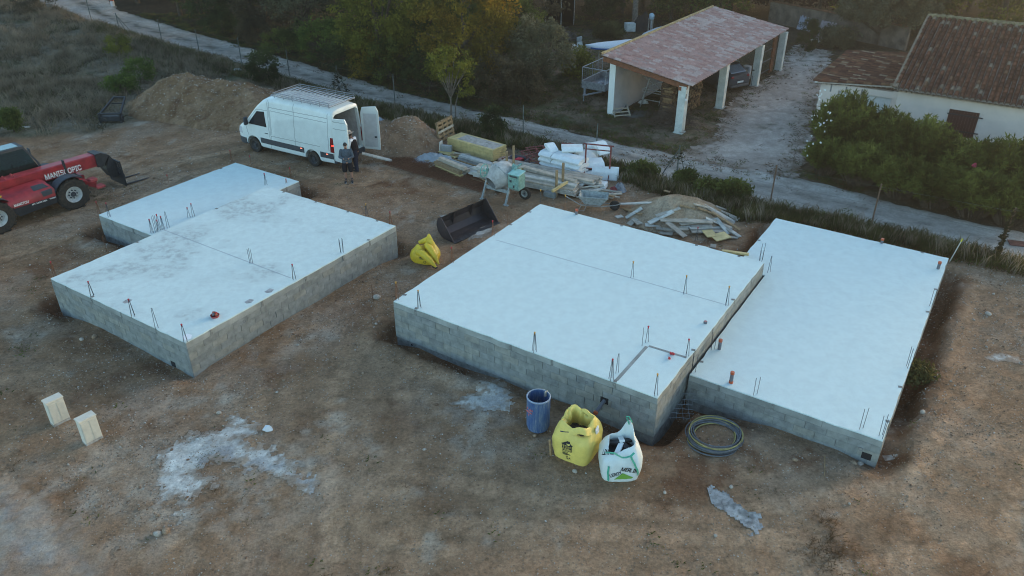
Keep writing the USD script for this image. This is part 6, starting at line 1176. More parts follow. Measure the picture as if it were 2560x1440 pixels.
t = thing('brush_heap', 'dark heap of brushwood between the first carport post and the firewood', 'brushwood', o + cp(1.25, 1.2, 0)); br = []
for k in range(520):
    a, b = rng.normal(0, 1, 3) * [.50, .60, .1], rng.normal(0, 1, 3); c = np.array([a[0], a[1], .15 + .9 * rng.random() * max(.15, 1 - np.hypot(a[0], a[1]))]); d = unit(b * [1, 1, .5]) * rng.uniform(.2, .45); br.append(rod(c - d, c + d, .012, 3))
obj('twigs', cat(br), mat('twig_grey', (.12, .085, .065), .95, .25, 20), t, kind='stuff')
alu = mat('alu_pole', (.42, .41, .38), .5, .15, 10, metal=.3)
t = thing('scaffold_tower', 'pale metal scaffold frames leaning together inside the carport against the wall', 'scaffold', o)
for nm, a, b in (('upright', (1604, 262, 0), (1624, 196, 1.9)), ('upright', (1656, 272, 0), (1676, 200, 1.9)), ('upright', (1600, 268, 0), (1612, 230, 1.0)), ('upright', (1646, 265, 0), (1668, 205, 1.7))): obj(nm, rod(at(a[0], a[1], a[2]) - o, at(b[0], b[1], b[2]) - o, .030, 6), alu, t)
def tw(u, h): return (at(1604, 262, 0) * (1 - u) + at(1656, 272, 0) * u) * 1.0 - o + np.array([0, .12 * h, h])
for h in (.32, .72, .85, 1.55): obj('rung', rod(tw(0, h), tw(1, h), .026, 6), alu, t)
obj('diagonal', rod(tw(0, .85), tw(1, 1.45), .02, 6), alu, t); obj('diagonal', rod(tw(0, 1.5), tw(1, .9), .018, 6), alu, t)
t = thing('wooden_rack', 'low weathered wooden rack lying in front of the carport wall', 'rack', at(1552, 290), .25)
for s in (-1, 1): obj('side', bar((s * .42, -.25, .05), (s * .42 + .1, .55, .38), .06, .08), wood_grey, t)
for k in range(3): obj('rung', bar((-.44, -.2 + k * .25, .10 + k * .1), (.46, -.2 + k * .25, .10 + k * .1), .07, .04), wood_pale, t)
crumple('dark_tarp', at(1545, 268), .6, .42, .42, .3, flat('tarp_blue', (.075, .095, .115), .5), 'dark bluish tarpaulin bundle at the foot of the carport wall', 'tarpaulin', 41, spike=.5)
one('leaning_plank', bar(at(1520, 282, 0), at(1545, 250, .62), .14, .03), wood_grey, 'dark plank leaning over the tarpaulin at the carport wall', 'plank'); crumple('sand_bag', at(1608, 258), .28, .2, .22, 0, bag_white, 'pale sack at the foot of the scaffold frames', 'sack', 44)
crumple('gravel_pile', at(1585, 285), .9, .6, .05, 0, mat('gravel_dark', (.16, .15, .14), .95, .2, 20), 'thin patch of grey gravel inside the carport', 'gravel', 46)
t = thing('bicycle', 'dark bicycle leaning at the third carport post', 'bicycle', at(1878, 212), math.atan2(CP_V[1], CP_V[0]) + .3)
for x in (-.5, .5): obj('wheel', mv(lathe([(.31 + .016 * math.cos(q), .016 * math.sin(q)) for q in np.linspace(0, 2 * PI, 6)], 20), (x, 0, .33), rotx(PI / 2)), dark_plastic, t)
obj('frame', cat(rod((-.5, 0, .33), (-.12, 0, .32), .016), rod((-.12, 0, .32), (.34, 0, .82), .018), rod((-.12, 0, .32), (-.22, 0, .85), .018), rod((-.22, 0, .80), (.33, 0, .85), .018), rod((.5, 0, .33), (.34, 0, .92), .016)), black_steel, t); obj('handlebar', cat(rod((.34, -.26, 1.0), (.34, .26, 1.0), .014), rod((.34, 0, .88), (.34, 0, 1.0), .014)), alu, t); obj('saddle', rbox((.24, .13, .05), .02, (-.24, 0, .92)), black_steel, t)
one('round_drum', mv(lathe([(.01, .75), (.24, .75), (.26, .7), (.26, 0), (.01, 0)][::-1], 18), at(1864, 196)), mat('drum_grey', (.33, .35, .36), .5, .15), 'pale round drum behind the parked car under the carport', 'drum'); t = thing('steel_gate', 'rust brown steel gate frame between the last two carport posts', 'gate', at(1926, 180), math.atan2(CP_V[1], CP_V[0]))
for x in (-.28, -.05, .15): obj('upright', box((.12, .1, 2.1), (x, 0, 1.05)), beam_m, t)
obj('rails', cat(*[bar((-2.0, .1, z), (-.28, 0, z), .05, .05) for z in (.25, .9, 1.5)]), black_steel, t)

# ================================================================== HOUSE
wall_m = mat('house_render', (.72, .60, .50), .9, .07, .8, .25, 25); wall_g = mat('garage_render', (.69, .58, .49), .9, .08, .8, .25, 25)
roof_ms = tile_ms; tile_ms = [mat(f'canal_{n}', c, .9, .2, 5, .3, 40, island=.12) for n, c in (('brown', (.145, .062, .038)), ('dark', (.105, .046, .031)), ('red', (.185, .074, .043)), ('lichen', (.26, .19, .13)), ('ochre', (.20, .105, .06)))]
U3, V3, Z3 = np.array([SU[0], SU[1], 0]), np.array([SV[0], SV[1], 0]), np.array([0, 0, 1.0]); RH = np.stack([U3, V3, Z3], 1)
E0 = at(2238, 218, 2.6); H0 = E0 * [1, 1, 0]
def hp_(u, v, z): return U3 * u + V3 * v + Z3 * z
t = thing('house', 'low house with mossy brown canal tile roof and a dark red closed shutter', 'house', H0); ZE, RUN, ZRG, LEN = 2.60, 6.6, 4.66, 9.5
tri = (ZRG - ZE) / RUN
pl = [(.30, 0), (.30, ZE + .02), (RUN, ZRG - .12), (2 * RUN - .3, ZE + .02), (2 * RUN - .3, 0)]
obj('wall', mv(prism(Polygon(pl), .15, LEN), (0, 0, 0), np.stack([V3, Z3, U3], 1)), wall_m, t)
wp = H0 + hp_(0, .30, 0); n_w = -V3
def onwall(px, py): q = hit(px, py, wp, V3) - H0; return float(q @ U3), float(q[2])
s0 = onwall(2375, 272); s1 = onwall(2457, 284); s2 = onwall(2362, 340); x0, x1, z1 = s0[0], s1[0], (s0[1] + s1[1]) / 2; z0 = .75
shm = mat('shutter_red', (.055, .014, .010), .6, .12, 4); sh = obj('shutter', cat(*[box((.118, .035, z1 - z0), hp_(x0 + .06 + k * .121, .275, (z0 + z1) / 2), RH) for k in range(int((x1 - x0) / .121))]), shm, t)
for z in (z0 + .25, z1 - .2): obj('hinge', box((x1 - x0 + .12, .02, .05), hp_((x0 + x1) / 2, .25, z), RH), black_steel, sh)
obj('roof_deck', hull([hp_(u, v, z + d) for u in (-.05, LEN) for v, z in ((.0, ZE), (RUN, ZRG)) for d in (-.10, -.03)]), mat('roof_under', (.35, .30, .25), .9), t)
obj('rear_roof', hull([hp_(u, v, z + d) for u in (-.05, LEN) for v, z in ((RUN, ZRG), (2 * RUN, ZE)) for d in (-.10, .04)]), tile_ms[0], t)
def canal(w, l, th=.016):
    q = np.linspace(PI, 0, 6); top = np.array([[(w / 2 + w * .40 * k * math.cos(a), y, .10 * math.sin(a) * k + .03 * (y > 0)) for a in q] for y, k in ((0, .86), (l, 1.0))]); m = grid_mesh(top.transpose(1, 0, 2))
    pan = np.array([[(w / 2 + w * x, y, z) for x, z in ((.36, .01), (.5, -.02), (.64, .01))] for y in (0, l)]); pm = grid_mesh(pan.transpose(1, 0, 2))
    lip = np.vstack([top[1], top[1] * [1, 1, 1] - [0, 0, .02]]); k = len(q); f = tm(lip, [[i, i + k, i + k + 1, i + 1] for i in range(k - 1)])
    return cat(m, pm, f)
dv = -unit(V3 * RUN + Z3 * (ZRG - ZE)); SLh = math.hypot(RUN, ZRG - ZE); w_, l_ = .225, .42; nu, nv = int(LEN / w_), int(round((SLh + .12) / (l_ * .92)))
tiled(t, hp_(-.08, RUN, ZRG - .02), U3, dv, nu, nv, w_, l_, canal(w_, l_), lambda i, j: int(rng.choice(5, p=[.46, .28, .17, .035, .055])) if 1 < j < nv - 2 else int(rng.choice(5, p=[.35, .22, .15, .20, .08])), order=lambda q: -q[1] * 1.0 + q[0] * .35)
genoise = mat('genoise', (.46, .38, .30), .9, .15, 6)
for z, v, h in ((ZE - .105, -.08, .0), (ZE - .20, .10, .11)):
    obj('genoise_row', cat(*[mv(grid_mesh(np.array([[(w_ / 2 + w_ * .46 * math.cos(a), y, .085 * math.sin(a)) for a in np.linspace(PI, 0, 6)] for y in (0, .30)]).transpose(1, 0, 2)), hp_(-.05 + i * w_ + h, v - .08, z), RH) for i in range(int(LEN / w_))]), genoise, t, kind='stuff')
obj('ridge_tiles', cat(*[tube([hp_(u, RUN, ZRG + .0), hp_(u + .42, RUN, ZRG + .02)], [.11, .13], 8, False) for u in np.arange(-.1, LEN, .38)]), mat('ridge_mossy', (.24, .19, .11), .9, .25, 5), t, kind='stuff')
obj('verge', cat(*[bar(hp_(-.07, 0, ZE + .02), hp_(-.07, RUN, ZRG + .02), .12, .08)]), tile_ms[3], t)
# garage wing, its roof falling away to the left
G0 = at(2046, 203, 2.2) * [1, 1, 0]; t = thing('garage_wing', 'low garage wing with flat mossy tiled roof and a white ribbed door behind the oleander', 'garage', G0); GL, GD, kz = 3.62, 7.2, .085
def g_(u, v, z): return U3 * u + V3 * v + Z3 * z
a_, b_ = hit(2094, 229, G0, V3) - G0, hit(2228, 247, G0, V3) - G0; gx0, gx1, gz1 = float(a_ @ U3), float(b_ @ U3), float(a_[2] + b_[2]) / 2
for nm, sz, c in (('wall', (gx0 - .12, .25, 2.12), ((gx0 + .12) / 2, .27, 1.06)), ('lintel', (gx1 - gx0, .25, 2.16 - gz1), ((gx0 + gx1) / 2, .27, (2.16 + gz1) / 2)), ('wall', (GL - gx1, .25, 2.2), ((GL + gx1) / 2, .27, 1.1)), ('side_wall', (.25, GD - .5, 2.1), (.245, GD / 2 + .15, 1.05))): obj(nm, box(sz, g_(*c), RH), wall_g, t)
obj('door', cat(box((gx1 - gx0, .04, gz1), g_((gx0 + gx1) / 2, .32, gz1 / 2), RH), *[box((.05, .02, gz1), g_(gx0 + .05 + k * .1, .295, gz1 / 2), RH) for k in range(int((gx1 - gx0) / .1))]), mat('door_white', (.60, .60, .56), .5, .05), t)
for u in (.62, 1.32, 2.05): obj('damp_streak', box((.07, .004, .34), g_(u, .142, 1.92), RH), mat('damp_grey', (.25, .235, .22), .9, .2) if u == .62 else UsdShade.Material.Get(stage, '/World/Looks/damp_grey'), t)
obj('roof_deck', hull([g_(u, v, 2.16 + kz * u + d) for u in (-.05, GL + .05) for v in (0, GD) for d in (-.05, .0)]), genoise, t)
gt = canal(.225, .42); dvg = -unit(U3 + Z3 * kz); nug, nvg = int(GD / .225), int(round((GL + .1) / (.42 * .92)))
tiled(t, g_(GL, .0, 2.17 + kz * GL), V3, dvg, nug, nvg, .225, .42, gt, lambda i, j: int(rng.choice(5, p=[.30, .38, .10, .08, .14])), order=lambda q: q[0])
obj('eave_edge', bar(g_(-.10, -.02, 2.15), g_(-.10, GD, 2.15), .12, .06), flat('edge_white', (.55, .52, .47), .7), t)
obj('genoise_row', cat(*[mv(grid_mesh(np.array([[(w_ / 2 + w_ * .46 * math.cos(a), y, .075 * math.sin(a)) for a in np.linspace(PI, 0, 6)] for y in (0, .2)]).transpose(1, 0, 2)), g_(-.05 + i * w_, -.02, 2.06 + kz * i * w_), RH) for i in range(int(GL / w_))]), genoise, t, kind='stuff')
# boundary wall far behind, things leaning on it
wa, wb_ = at(1955, 64), at(2110, 97); D = unit(wb_ - wa); t = thing('boundary_wall', 'stained garden wall with tile coping far behind the yard', 'wall', wa, math.atan2(D[1], D[0])); Lw = float(np.linalg.norm(wb_ - wa)) + 6
obj('masonry', box((Lw, .25, 1.5), (Lw / 2 - 1.5, .3, .75)), mat('wall_stained', (.20, .16, .12), .95, .4, 1.6, col2=(.085, .065, .05)), t)
for k in range(int(Lw / .42)): obj('coping', rbox((.41, .42, .06), .015, (-1.45 + k * .42, .3, 1.53 + .012 * (k % 2))), tile_ms[4], t)
for px, py, lab, c in ((2008, 76, 'grey corrugated sheet leaning on the far garden wall, left one', (.28, .30, .34)), (2056, 106, 'brownish corrugated sheet leaning on the far garden wall, right one', (.26, .21, .20))):
    p = at(px, py); x = np.linspace(0, 1.2, 25); P = np.array([[(xx - .6, y * .4, y * 1.35) for y in (0, 1)] for xx in x]); P[..., 1] += .03 * np.sin(x * 2 * PI / .25)[:, None]; q = P.copy(); q[..., 1] += .012
    one('corrugated_sheet', mv(cat(grid_mesh(P), grid_mesh(q)), p, rotz(math.atan2(D[1], D[0]) + .05)), mat('sheet_' + ('grey' if c[0] == .28 else 'brown'), c, .7, .2, 5), lab, 'sheet')
one('ledge', box((1.3, .3, .12), at(2048, 108) + [0, 0, .15], rotz(-.5)), conc_post, 'pale low slab at the foot of the brownish corrugated sheet', 'slab')
# boats and garden clutter behind the carport wall
sup = [(-1.7, 0), (-1.5, .22), (-.8, .36), (.4, .38), (1.3, .26), (1.72, .06), (1.72, -.06), (1.3, -.26), (.4, -.38), (-.8, -.36), (-1.5, -.22)]
bA, bB = at(1484, 124, 1.35), at(1606, 100, 1.75); Db = unit(bB - bA); t = thing('paddle_board', 'white and blue paddle board resting behind the carport wall', 'board', (bA + bB) / 2, math.atan2(Db[1], Db[0]))
sec = []
for s in np.linspace(-1, 1, 15): sec.append((s * 2.1, max(.03, .40 * (1 - abs(s) ** 3)), .10 * s + .12 * s * s))
rr = [[(x, w * math.cos(a), z + .15 * math.sin(a)) for a in np.linspace(0, 2 * PI, 10, endpoint=False)] for x, w, z in sec]; bm = loft(rr)
blue_m = usdkit.material(stage, '/World/Looks/board_paint', {'p': ('principled_bsdf', {'base_color': (.62, .64, .64), 'roughness': .35})}, [], surface='p.BSDF')
obj('hull', mv(bm, (0, 0, 0), rotx(.35)), blue_m, t, smooth=60); obj('blue_band', mv(loft([[(x, -(w + .012) * math.cos(a), z + .155 * math.sin(a)) for a in np.linspace(-1.15, .25, 7)] + [(x, -(w - .1) * math.cos(a) * .6, z + .1 * math.sin(a)) for a in (.2, -1.1)] for x, w, z in sec[1:-1]]), (0, 0, 0), rotx(.35)), flat('board_blue', (.02, .12, .34), .35), t)
obj('support', cat(rod((-1.2, 0, -1.45), (-1.2, 0, -.02), .04), rod((1.2, 0, -1.5), (1.2, 0, .05), .04)), wood_grey, t)
dA, dB = at(1608, 96, 1.0), at(1676, 66, 1.2); Db = unit(dB - dA); t = thing('dinghy', 'upturned pale dinghy behind the carport roof', 'boat', (dA + dB) / 2 * [1, 1, 0], math.atan2(Db[1], Db[0]))
obj('hull', loft([[(x, w * math.cos(a), .55 + h * math.sin(a)) for a in np.linspace(-.3, PI + .3, 11)] for x, w, h in ((-1.9, .15, .25), (-1.6, .55, .55), (-.8, .85, .75), (.4, .9, .8), (1.5, .8, .75), (1.9, .7, .6))]), mat('dinghy_white', (.50, .52, .53), .4, .1, 3), t, smooth=50); obj('trestles', cat(box((.1, 1.4, .5), (-1, 0, .25)), box((.1, 1.4, .5), (1, 0, .25))), wood_grey, t)
t = thing('outboard_motor', 'pale blue outboard motor hung on a stand behind the dinghy', 'motor', at(1626, 82)); obj('cowl', rbox((.34, .46, .42), .10, (0, 0, 1.15), rotx(.25)), mat('cowl_blue', (.45, .55, .58), .4, .05), t); obj('shaft', cat(rbox((.14, .2, .7), .04, (0, 0, .65)), rbox((.06, .3, .2), .03, (0, 0, .28))), alu, t); obj('stand', cat(bar((-.15, .2, 0), (-.15, .2, .95), .07, .07), bar((.15, .2, 0), (.15, .2, .95), .07, .07), bar((-.2, .2, .95), (.2, .2, .95), .08, .12)), wood_grey, t)
one('concrete_cube', rbox((.7, .6, .6), .02, at(1574, 78) + [0, 0, .3], rotz(.2)), conc_post, 'grey concrete cube under the tall bare trunk', 'block'); crumple('dark_pile', at(1606, 75), .8, .7, 1.2, 0, flat('pile_dark', (.03, .025, .022), .9), 'dark pile beside the tall bare trunk', 'pile', 51, spike=.4); one('log_heap', cat(*[rod(at(1694 + 6 * k, 62, .12 + .16 * (k % 3)), at(1722 + 6 * k, 52, .12 + .16 * (k % 3)), .1, 7) for k in range(5)]), log_m[1], 'few logs piled behind the carport roof', 'logs', kind='stuff')
t = thing('bramble_heap', 'grey heap of cut branches behind the olive bush', 'branches', at(1392, 98)); br = []
for k in range(200):
    a = rng.normal(0, 1, 3) * [.9, .6, .2]; c = np.array([a[0], a[1], .1 + .7 * rng.random() * max(.1, 1 - np.hypot(a[0] / 1.8, a[1] / 1.2))]); d = unit(rng.normal(0, 1, 3) * [1, 1, .35]) * rng.uniform(.3, .6); br.append(rod(c - d, c + d, .022, 3))
obj('branches', cat(br), mat('branch_grey', (.14, .115, .10), .95, .2, 20), t, kind='stuff')
t = thing('net_enclosure', 'dark netted enclosure with thin pale poles at the back of the garden', 'enclosure', at(1400, 62)); cs = [at(1363, 62), at(1402, 72), at(1434, 62), at(1390, 48)]
for q in cs: obj('pole', rod(q - at(1400, 62), q - at(1400, 62) + [0, 0, 2.1], .03, 6), galv_light, t)
net = panemat('dark_net', (.45, .45, .45), (.02, .02, .02)); obj('netting', cat(*[grid_mesh(np.array([[a - at(1400, 62), a - at(1400, 62) + [0, 0, 1.8]], [b - at(1400, 62), b - at(1400, 62) + [0, 0, 1.8]]])) for a, b in zip(cs, cs[1:] + cs[:1])]), net, t)
for k, (px, py) in enumerate(((1446, 108), (1448, 122), (1440, 128))): one('pale_stone', mv(hull(rng.normal(0, 1, (30, 3)) * [.14, .12, .16]), at(px, py) + [0, 0, .2]), conc_post, ('upper pale stone at the right end of the olive bush', 'middle pale stone at the right end of the olive bush', 'lowest pale stone at the right end of the olive bush')[k], 'stone')
t = thing('bollard', 'red and white marker post at the far bend of the lane', 'marker post', at(283, 16)); obj('post', rod((0, 0, 0), (0, 0, .9), .16, 12), flat('bollard_white', (.6, .58, .56), .6), t); obj('band', cat(rod((0, 0, .45), (0, 0, .6), .166, 12)), flat('bollard_red', (.45, .06, .05), .6), t)
one('drain_cover', rbox((.75, .45, .03), .005, at(2550, 612) + [0, 0, .04], rotz(-.3)), mat('rust_cover', (.13, .06, .05), .8, .2), 'rusty metal cover set in the lane at the right edge', 'cover')

# ================================================================== FENCE ALONG THE LANE
post_m = mat('fence_post', (.095, .105, .09), .7, .3, 10); post_r = mat('fence_post_rust', (.15, .095, .065), .8, .3, 10); vine = leafmat('vine_leaf', (.030, .030, .014), (.085, .080, .030))
tops = []
def fence_post(bx, by, ty, label, m=post_m, lean=0.0, hgt=None):
    p = at(bx, by); lo, hi = 0, 3.0
    for _ in range(30):
        h = (lo + hi) / 2; v = p + [0, 0, h - CAM_H]; c, s = math.cos(CAM_PITCH), math.sin(CAM_PITCH); yy = 720 - CAM_F * (v[1] * s + v[2] * c) / (v[1] * c - v[2] * s); lo, hi = (h, hi) if yy > ty else (lo, h)
    t = thing('fence_post', label, 'fence post', p); obj('pole', rod((0, 0, -.1), (lean, 0, h), .028, 6), m, t); obj('cap', rod((lean, 0, h), (lean, 0, h + .03), .034, 6), m, t); tops.append((p, h)); return t, h
for a in [(229, 52, -8, 'thin fence post at the far bend of the lane'), (405, 102, 49, 'thin fence post by the lane above the dry field, left one'), (498, 128, 74, 'thin fence post by the lane above the dry field, right one'), (607, 174, 96, 'thin fence post by the lane above the earth mound'), (724, 190, 126, 'thin fence post by the lane right of the round dark bush'), (988, 264, 188, 'thin fence post by the lane right of the van'), (1308, 342, 265, 'thin fence post by the lane above the yellow panels'), (1489, 404, 310, 'thin fence post by the lane above the white foam blocks'), (1926, 504, 415, 'rusty fence post by the lane behind the long slab'), (2178, 562, 462, 'rusty fence post by the lane in front of the oleanders')]: fence_post(*a, m=post_r if 'rusty' in a[3] else post_m)
def braced(bx, by, ty, legs, label, vines=0):
    t, h = fence_post(bx, by, ty, label); p = at(bx, by)
    for l in legs: obj('strut', rod(at(*l) - p, (0, 0, h * .92), .022, 6), post_m, t)
    if vines:
        q = [];
        for k in range(vines):
            l = legs[k % len(legs)] if k % 3 else (bx, by); u = rng.random(); c = (at(*l) - p) * (1 - u) + np.array([0, 0, h * .92]) * u + rng.normal(0, .06, 3); q.append(box((.11, .07, .004), c, rotz(rng.uniform(0, 6)) @ rotx(rng.uniform(-1, 1))))
        obj('creeper', cat(q), vine, t, kind='stuff')
braced(299, 76, 34, [(316, 80), (322, 73)], 'braced fence post with two struts at the far end of the field'); braced(847, 228, 166, [(832, 232), (868, 232)], 'braced fence post overgrown with reddish creeper behind the van', 160); braced(1690, 452, 365, [(1655, 436), (1714, 444)], 'braced fence post with struts in front of the carport', 40)
t, h = fence_post(2490, 640, 522, 'fence post overgrown with leafy creeper at the right edge', m=post_r, lean=.12)
obj('creeper', cat(*[box((.10, .07, .004), (rng.normal(0, .05) + .1 * z / 1.6, rng.normal(0, .05), z), rotz(rng.uniform(0, 6)) @ rotx(rng.uniform(-1, 1))) for z in rng.uniform(0, h, 220)]), vine, t, kind='stuff')
FP = sorted(tops, key=lambda q: q[0][0]); wires = []
for (p, h), (q, g) in zip(FP[:-1], FP[1:]):
    for k in (.15, .5, .95): wires.append(rod(p + [0, 0, h * k], q + [0, 0, g * k], .004, 3))
one('fence_wire', cat(wires), post_m, 'thin wires strung between the fence posts along the lane', 'fence wire', kind='stuff')
# ================================================================== TREES, SHRUBS, GRASS
bark = mat('bark', (.10, .075, .055), .95, .3, 8, .5, 30); bark_pale = mat('bark_pale', (.20, .165, .13), .95, .25, 8, .5, 30)
LEAF = {'oak': leafmat('leaf_oak', (0.038, 0.053, 0.014), (0.218, 0.237, 0.052)), 'dark': leafmat('leaf_dark', (0.027, 0.038, 0.014), (0.121, 0.143, 0.043)), 'olive': leafmat('leaf_olive', (0.074, 0.074, 0.041), (0.270, 0.251, 0.150)), 'lime': leafmat('leaf_lime', (0.078, 0.087, 0.014), (0.369, 0.341, 0.054)), 'yellow': leafmat('leaf_yellow', (0.088, 0.069, 0.012), (0.432, 0.304, 0.042)), 'gold': leafmat('leaf_gold', (0.189, 0.106, 0.012), (0.600, 0.356, 0.036)),
        'green': leafmat('leaf_green', (0.046, 0.076, 0.014), (0.211, 0.273, 0.055)), 'oleander': leafmat('leaf_oleander', (.055, .066, .014), (.300, .320, .075)), 'scrub': leafmat('leaf_scrub', (0.063, 0.051, 0.028), (0.171, 0.136, 0.079)), 'dry': leafmat('leaf_dry', (0.149, 0.113, 0.070), (0.432, 0.357, 0.254)), 'reed': leafmat('leaf_reed', (0.057, 0.059, 0.020), (0.189, 0.172, 0.066)), 'brown': leafmat('leaf_brown', (0.095, 0.055, 0.026), (0.230, 0.145, 0.072)), 'maroon': leafmat('leaf_maroon', (0.025, 0.010, 0.008), (0.061, 0.025, 0.020))}
def leaves(C, D, N, L, W):
    """Diamond leaves at C, along D, facing N."""
    n = len(C); S = np.cross(D, N); S /= np.linalg.norm(S, axis=1, keepdims=True) + 1e-9; L, W = L[:, None], W[:, None]
    v = np.stack([C - D * L / 2, C + S * W / 2, C + D * L / 2, C - S * W / 2], 1).reshape(-1, 3); i = np.arange(n)[:, None] * 4
    return tm(v, np.vstack([np.hstack([i, i + 1, i + 2]), np.hstack([i, i + 2, i + 3])]))
def rdir(n, up=0.0):
    d = rng.normal(0, 1, (n, 3)); d[:, 2] += up; return d / np.linalg.norm(d, axis=1, keepdims=True)
def crown(cz, R, n_clump, per, leaf, rc=.55, shell=.55, seed=0, flat_=1.0, low=-.75):
    """Foliage in clumps spread through an uneven ellipsoid, denser towards its skin."""
    R = np.asarray(R, float); out = []
    d = rdir(int(n_clump * 1.6)); d = d[d[:, 2] > low][:n_clump]; rad = (shell + (1 - shell) * rng.random(len(d)) ** .6)
    lump = .72 + .56 * meshkit.fbm(d * 1.7 + seed, 3, seed)
    K = d * R * (rad * lump)[:, None] + [0, 0, cz]
    for k in K:
        m = int(per * rng.uniform(.6, 1.4)); r = rc * rng.uniform(.6, 1.25); o = rdir(m) * (r * rng.random((m, 1)) ** .45) * [1, 1, .72]
        D = rdir(m); out.append((k + o, D, unit_rows(rdir(m) + o / r * .8 + [0, 0, .6]), leaf * rng.uniform(.7, 1.3, m)))
    C, D, N, L = (np.concatenate(x) for x in zip(*out)); return leaves(C, D, N, L, L * .55), K
def unit_rows(v): return v / (np.linalg.norm(v, axis=1, keepdims=True) + 1e-9)
def trunk_mesh(h, r, K, n=7, lean=(0, 0), split=.35):
    base = np.array([0, 0, -.1]); top = np.array([lean[0], lean[1], h]); ms = [tube([base, (base * .55 + top * .45) + [rng.normal(0, .04), rng.normal(0, .04), 0], top], [r * 1.25, r * .85, r * .35], 7)]
    for k in K[rng.choice(len(K), min(n, len(K)), replace=False)]:
        s = base * split + top * (1 - split) if rng.random() < .5 else base * .55 + top * .45; ms.append(tube([s, s * .45 + k * .55 + [0, 0, -.15], k], [r * .45, r * .28, r * .08], 5))
    return cat(ms)
def tree(name, px, py, h, R, cz, kind, label, n=90, per=70, leaf=.16, rc=.6, cat_='tree', seed=0, trunk_h=None, tr=.16, group=None, low=-.75, shell=.55, limbs=8, extra=None, p=None, barkm=None):
    p = at(px, py) if p is None else p; p = np.array([p[0], p[1], 0.0]); t = thing(name, label, cat_, p, 0, group); cm, K = crown(cz, R, n, per, leaf, rc, shell, seed, low=low)
    obj('trunk', trunk_mesh(trunk_h or cz, tr, K, limbs), barkm or bark, t); obj('crown', cm, LEAF[kind], t)
    if extra: obj(*extra(K), t)
    return t, K
# the wood beyond the lane, from left to right
tree('tree', 345, 8, 6, (2.6, 2.2, 2.3), 3.0, 'green', 'dense green tree at the far bend of the lane, behind the marker post', 90, 70, .20, .7, seed=1)
tree('tree', 452, 40, 6, (2.4, 2.2, 2.6), 3.2, 'oak', 'rounded yellowish green tree by the lane, second from the far bend', 95, 70, .20, .7, seed=2)
tree('tree', 560, 72, 6, (2.6, 2.3, 2.6), 3.0, 'dark', 'dark tree by the lane above the fence posts of the field', 95, 70, .19, .7, seed=3)
tree('tree', 668, 92, 6, (2.3, 2.1, 2.4), 3.0, 'scrub', 'greyish brown tree by the lane behind the round dark bush', 90, 70, .18, .65, seed=4)
tree('tree', 760, 110, 7, (2.6, 2.2, 3.0), 3.8, 'olive', 'dull grey green tree by the lane left of the large yellowish tree', 85, 60, .19, .7, seed=5)
tree('shrub', 812, 150, 3, (1.7, 1.4, 1.3), 1.35, 'green', 'fresh green rounded shrub at the wood edge above the van', 60, 70, .15, .5, 'shrub', 6, .8, .08)
tree('tree', 955, 188, 8, (2.5, 2.3, 3.3), 3.6, 'lime', 'large yellowish green tree in clumps behind the lane, above the van doors', 150, 85, .17, .62, seed=7, tr=.2, shell=.6, low=-.95)
tree('tree', 1058, 150, 8, (2.4, 2.2, 3.3), 3.5, 'oak', 'tall green tree between the yellowish one and the golden one', 130, 75, .18, .65, seed=8, tr=.2, low=-.95)
def goldtop(K):
    k = K[np.argsort(-(K[:, 2] + K[:, 0] * .5))[:26]]; out = []
    for c in k:
        m = 80; o = rdir(m) * (.62 * rng.random((m, 1)) ** .4); out.append((c + o + [.05, 0, .1], rdir(m), unit_rows(rdir(m) + [0, 0, .6]), .17 * rng.uniform(.7, 1.3, m)))
    C, D, N, L = (np.concatenate(x) for x in zip(*out)); return 'golden_foliage', leaves(C, D, N, L, L * .55), LEAF['gold']
tree('tree', 1165, 222, 8, (2.7, 2.4, 3.3), 3.7, 'yellow', 'large tree with golden yellow crown top behind the lane', 170, 85, .17, .62, seed=9, tr=.22, shell=.6, low=-.95, extra=goldtop)
tree('tree', 1262, 172, 6, (2.2, 2.0, 2.6), 3.0, 'oak', 'dark green tree just right of and behind the golden crowned one', 80, 70, .17, .6, seed=10)
tree('olive_bush', 1345, 225, 4.5, (1.95, 1.9, 1.75), 2.15, 'olive', 'grey green olive bush in the garden left of the trailer', 110, 80, .15, .5, 'olive tree', 11, 1.4, .12, shell=.45)
for k, (px, py, R, kind, lab) in enumerate([(720, 135, (1.5, 1.1, .9), 'oak', 'low dark undergrowth bush by the lane, leftmost of those above the van'), (880, 185, (1.6, 1.2, 1.3), 'dark', 'low dark bush at the foot of the large yellowish green tree'), (985, 208, (1.7, 1.2, 1.4), 'oak', 'low green bush right of the large yellowish green tree'), (1075, 228, (1.6, 1.1, 1.5), 'dark', 'dark bush between the lane and the tall green tree'), (1160, 248, (1.5, 1.1, 1.2), 'dark', 'dark bush behind the young yellowish sapling'), (1245, 262, (1.6, 1.1, 1.5), 'scrub', 'brownish bush at the foot of the golden crowned tree'), (640, 108, (1.5, 1.0, .9), 'scrub', 'low brownish scrub at the lane edge behind the round dark bush'), (1300, 262, (1.3, 1.0, 1.2), 'scrub', 'brownish bush between the golden crowned tree and the olive bush'), (560, 88, (1.4, 1.0, 1.0), 'dark', 'low dark scrub at the lane edge above the field fence'), (920, 195, (1.0, .9, 1.5), 'yellow', 'small yellow green shrub in the wood edge shade')]):
    tree('bush', px, py, 2, R, R[2] * .85, kind, lab, 46, 70, .14, .45, 'bush', 20 + k, .6, .06, limbs=4)
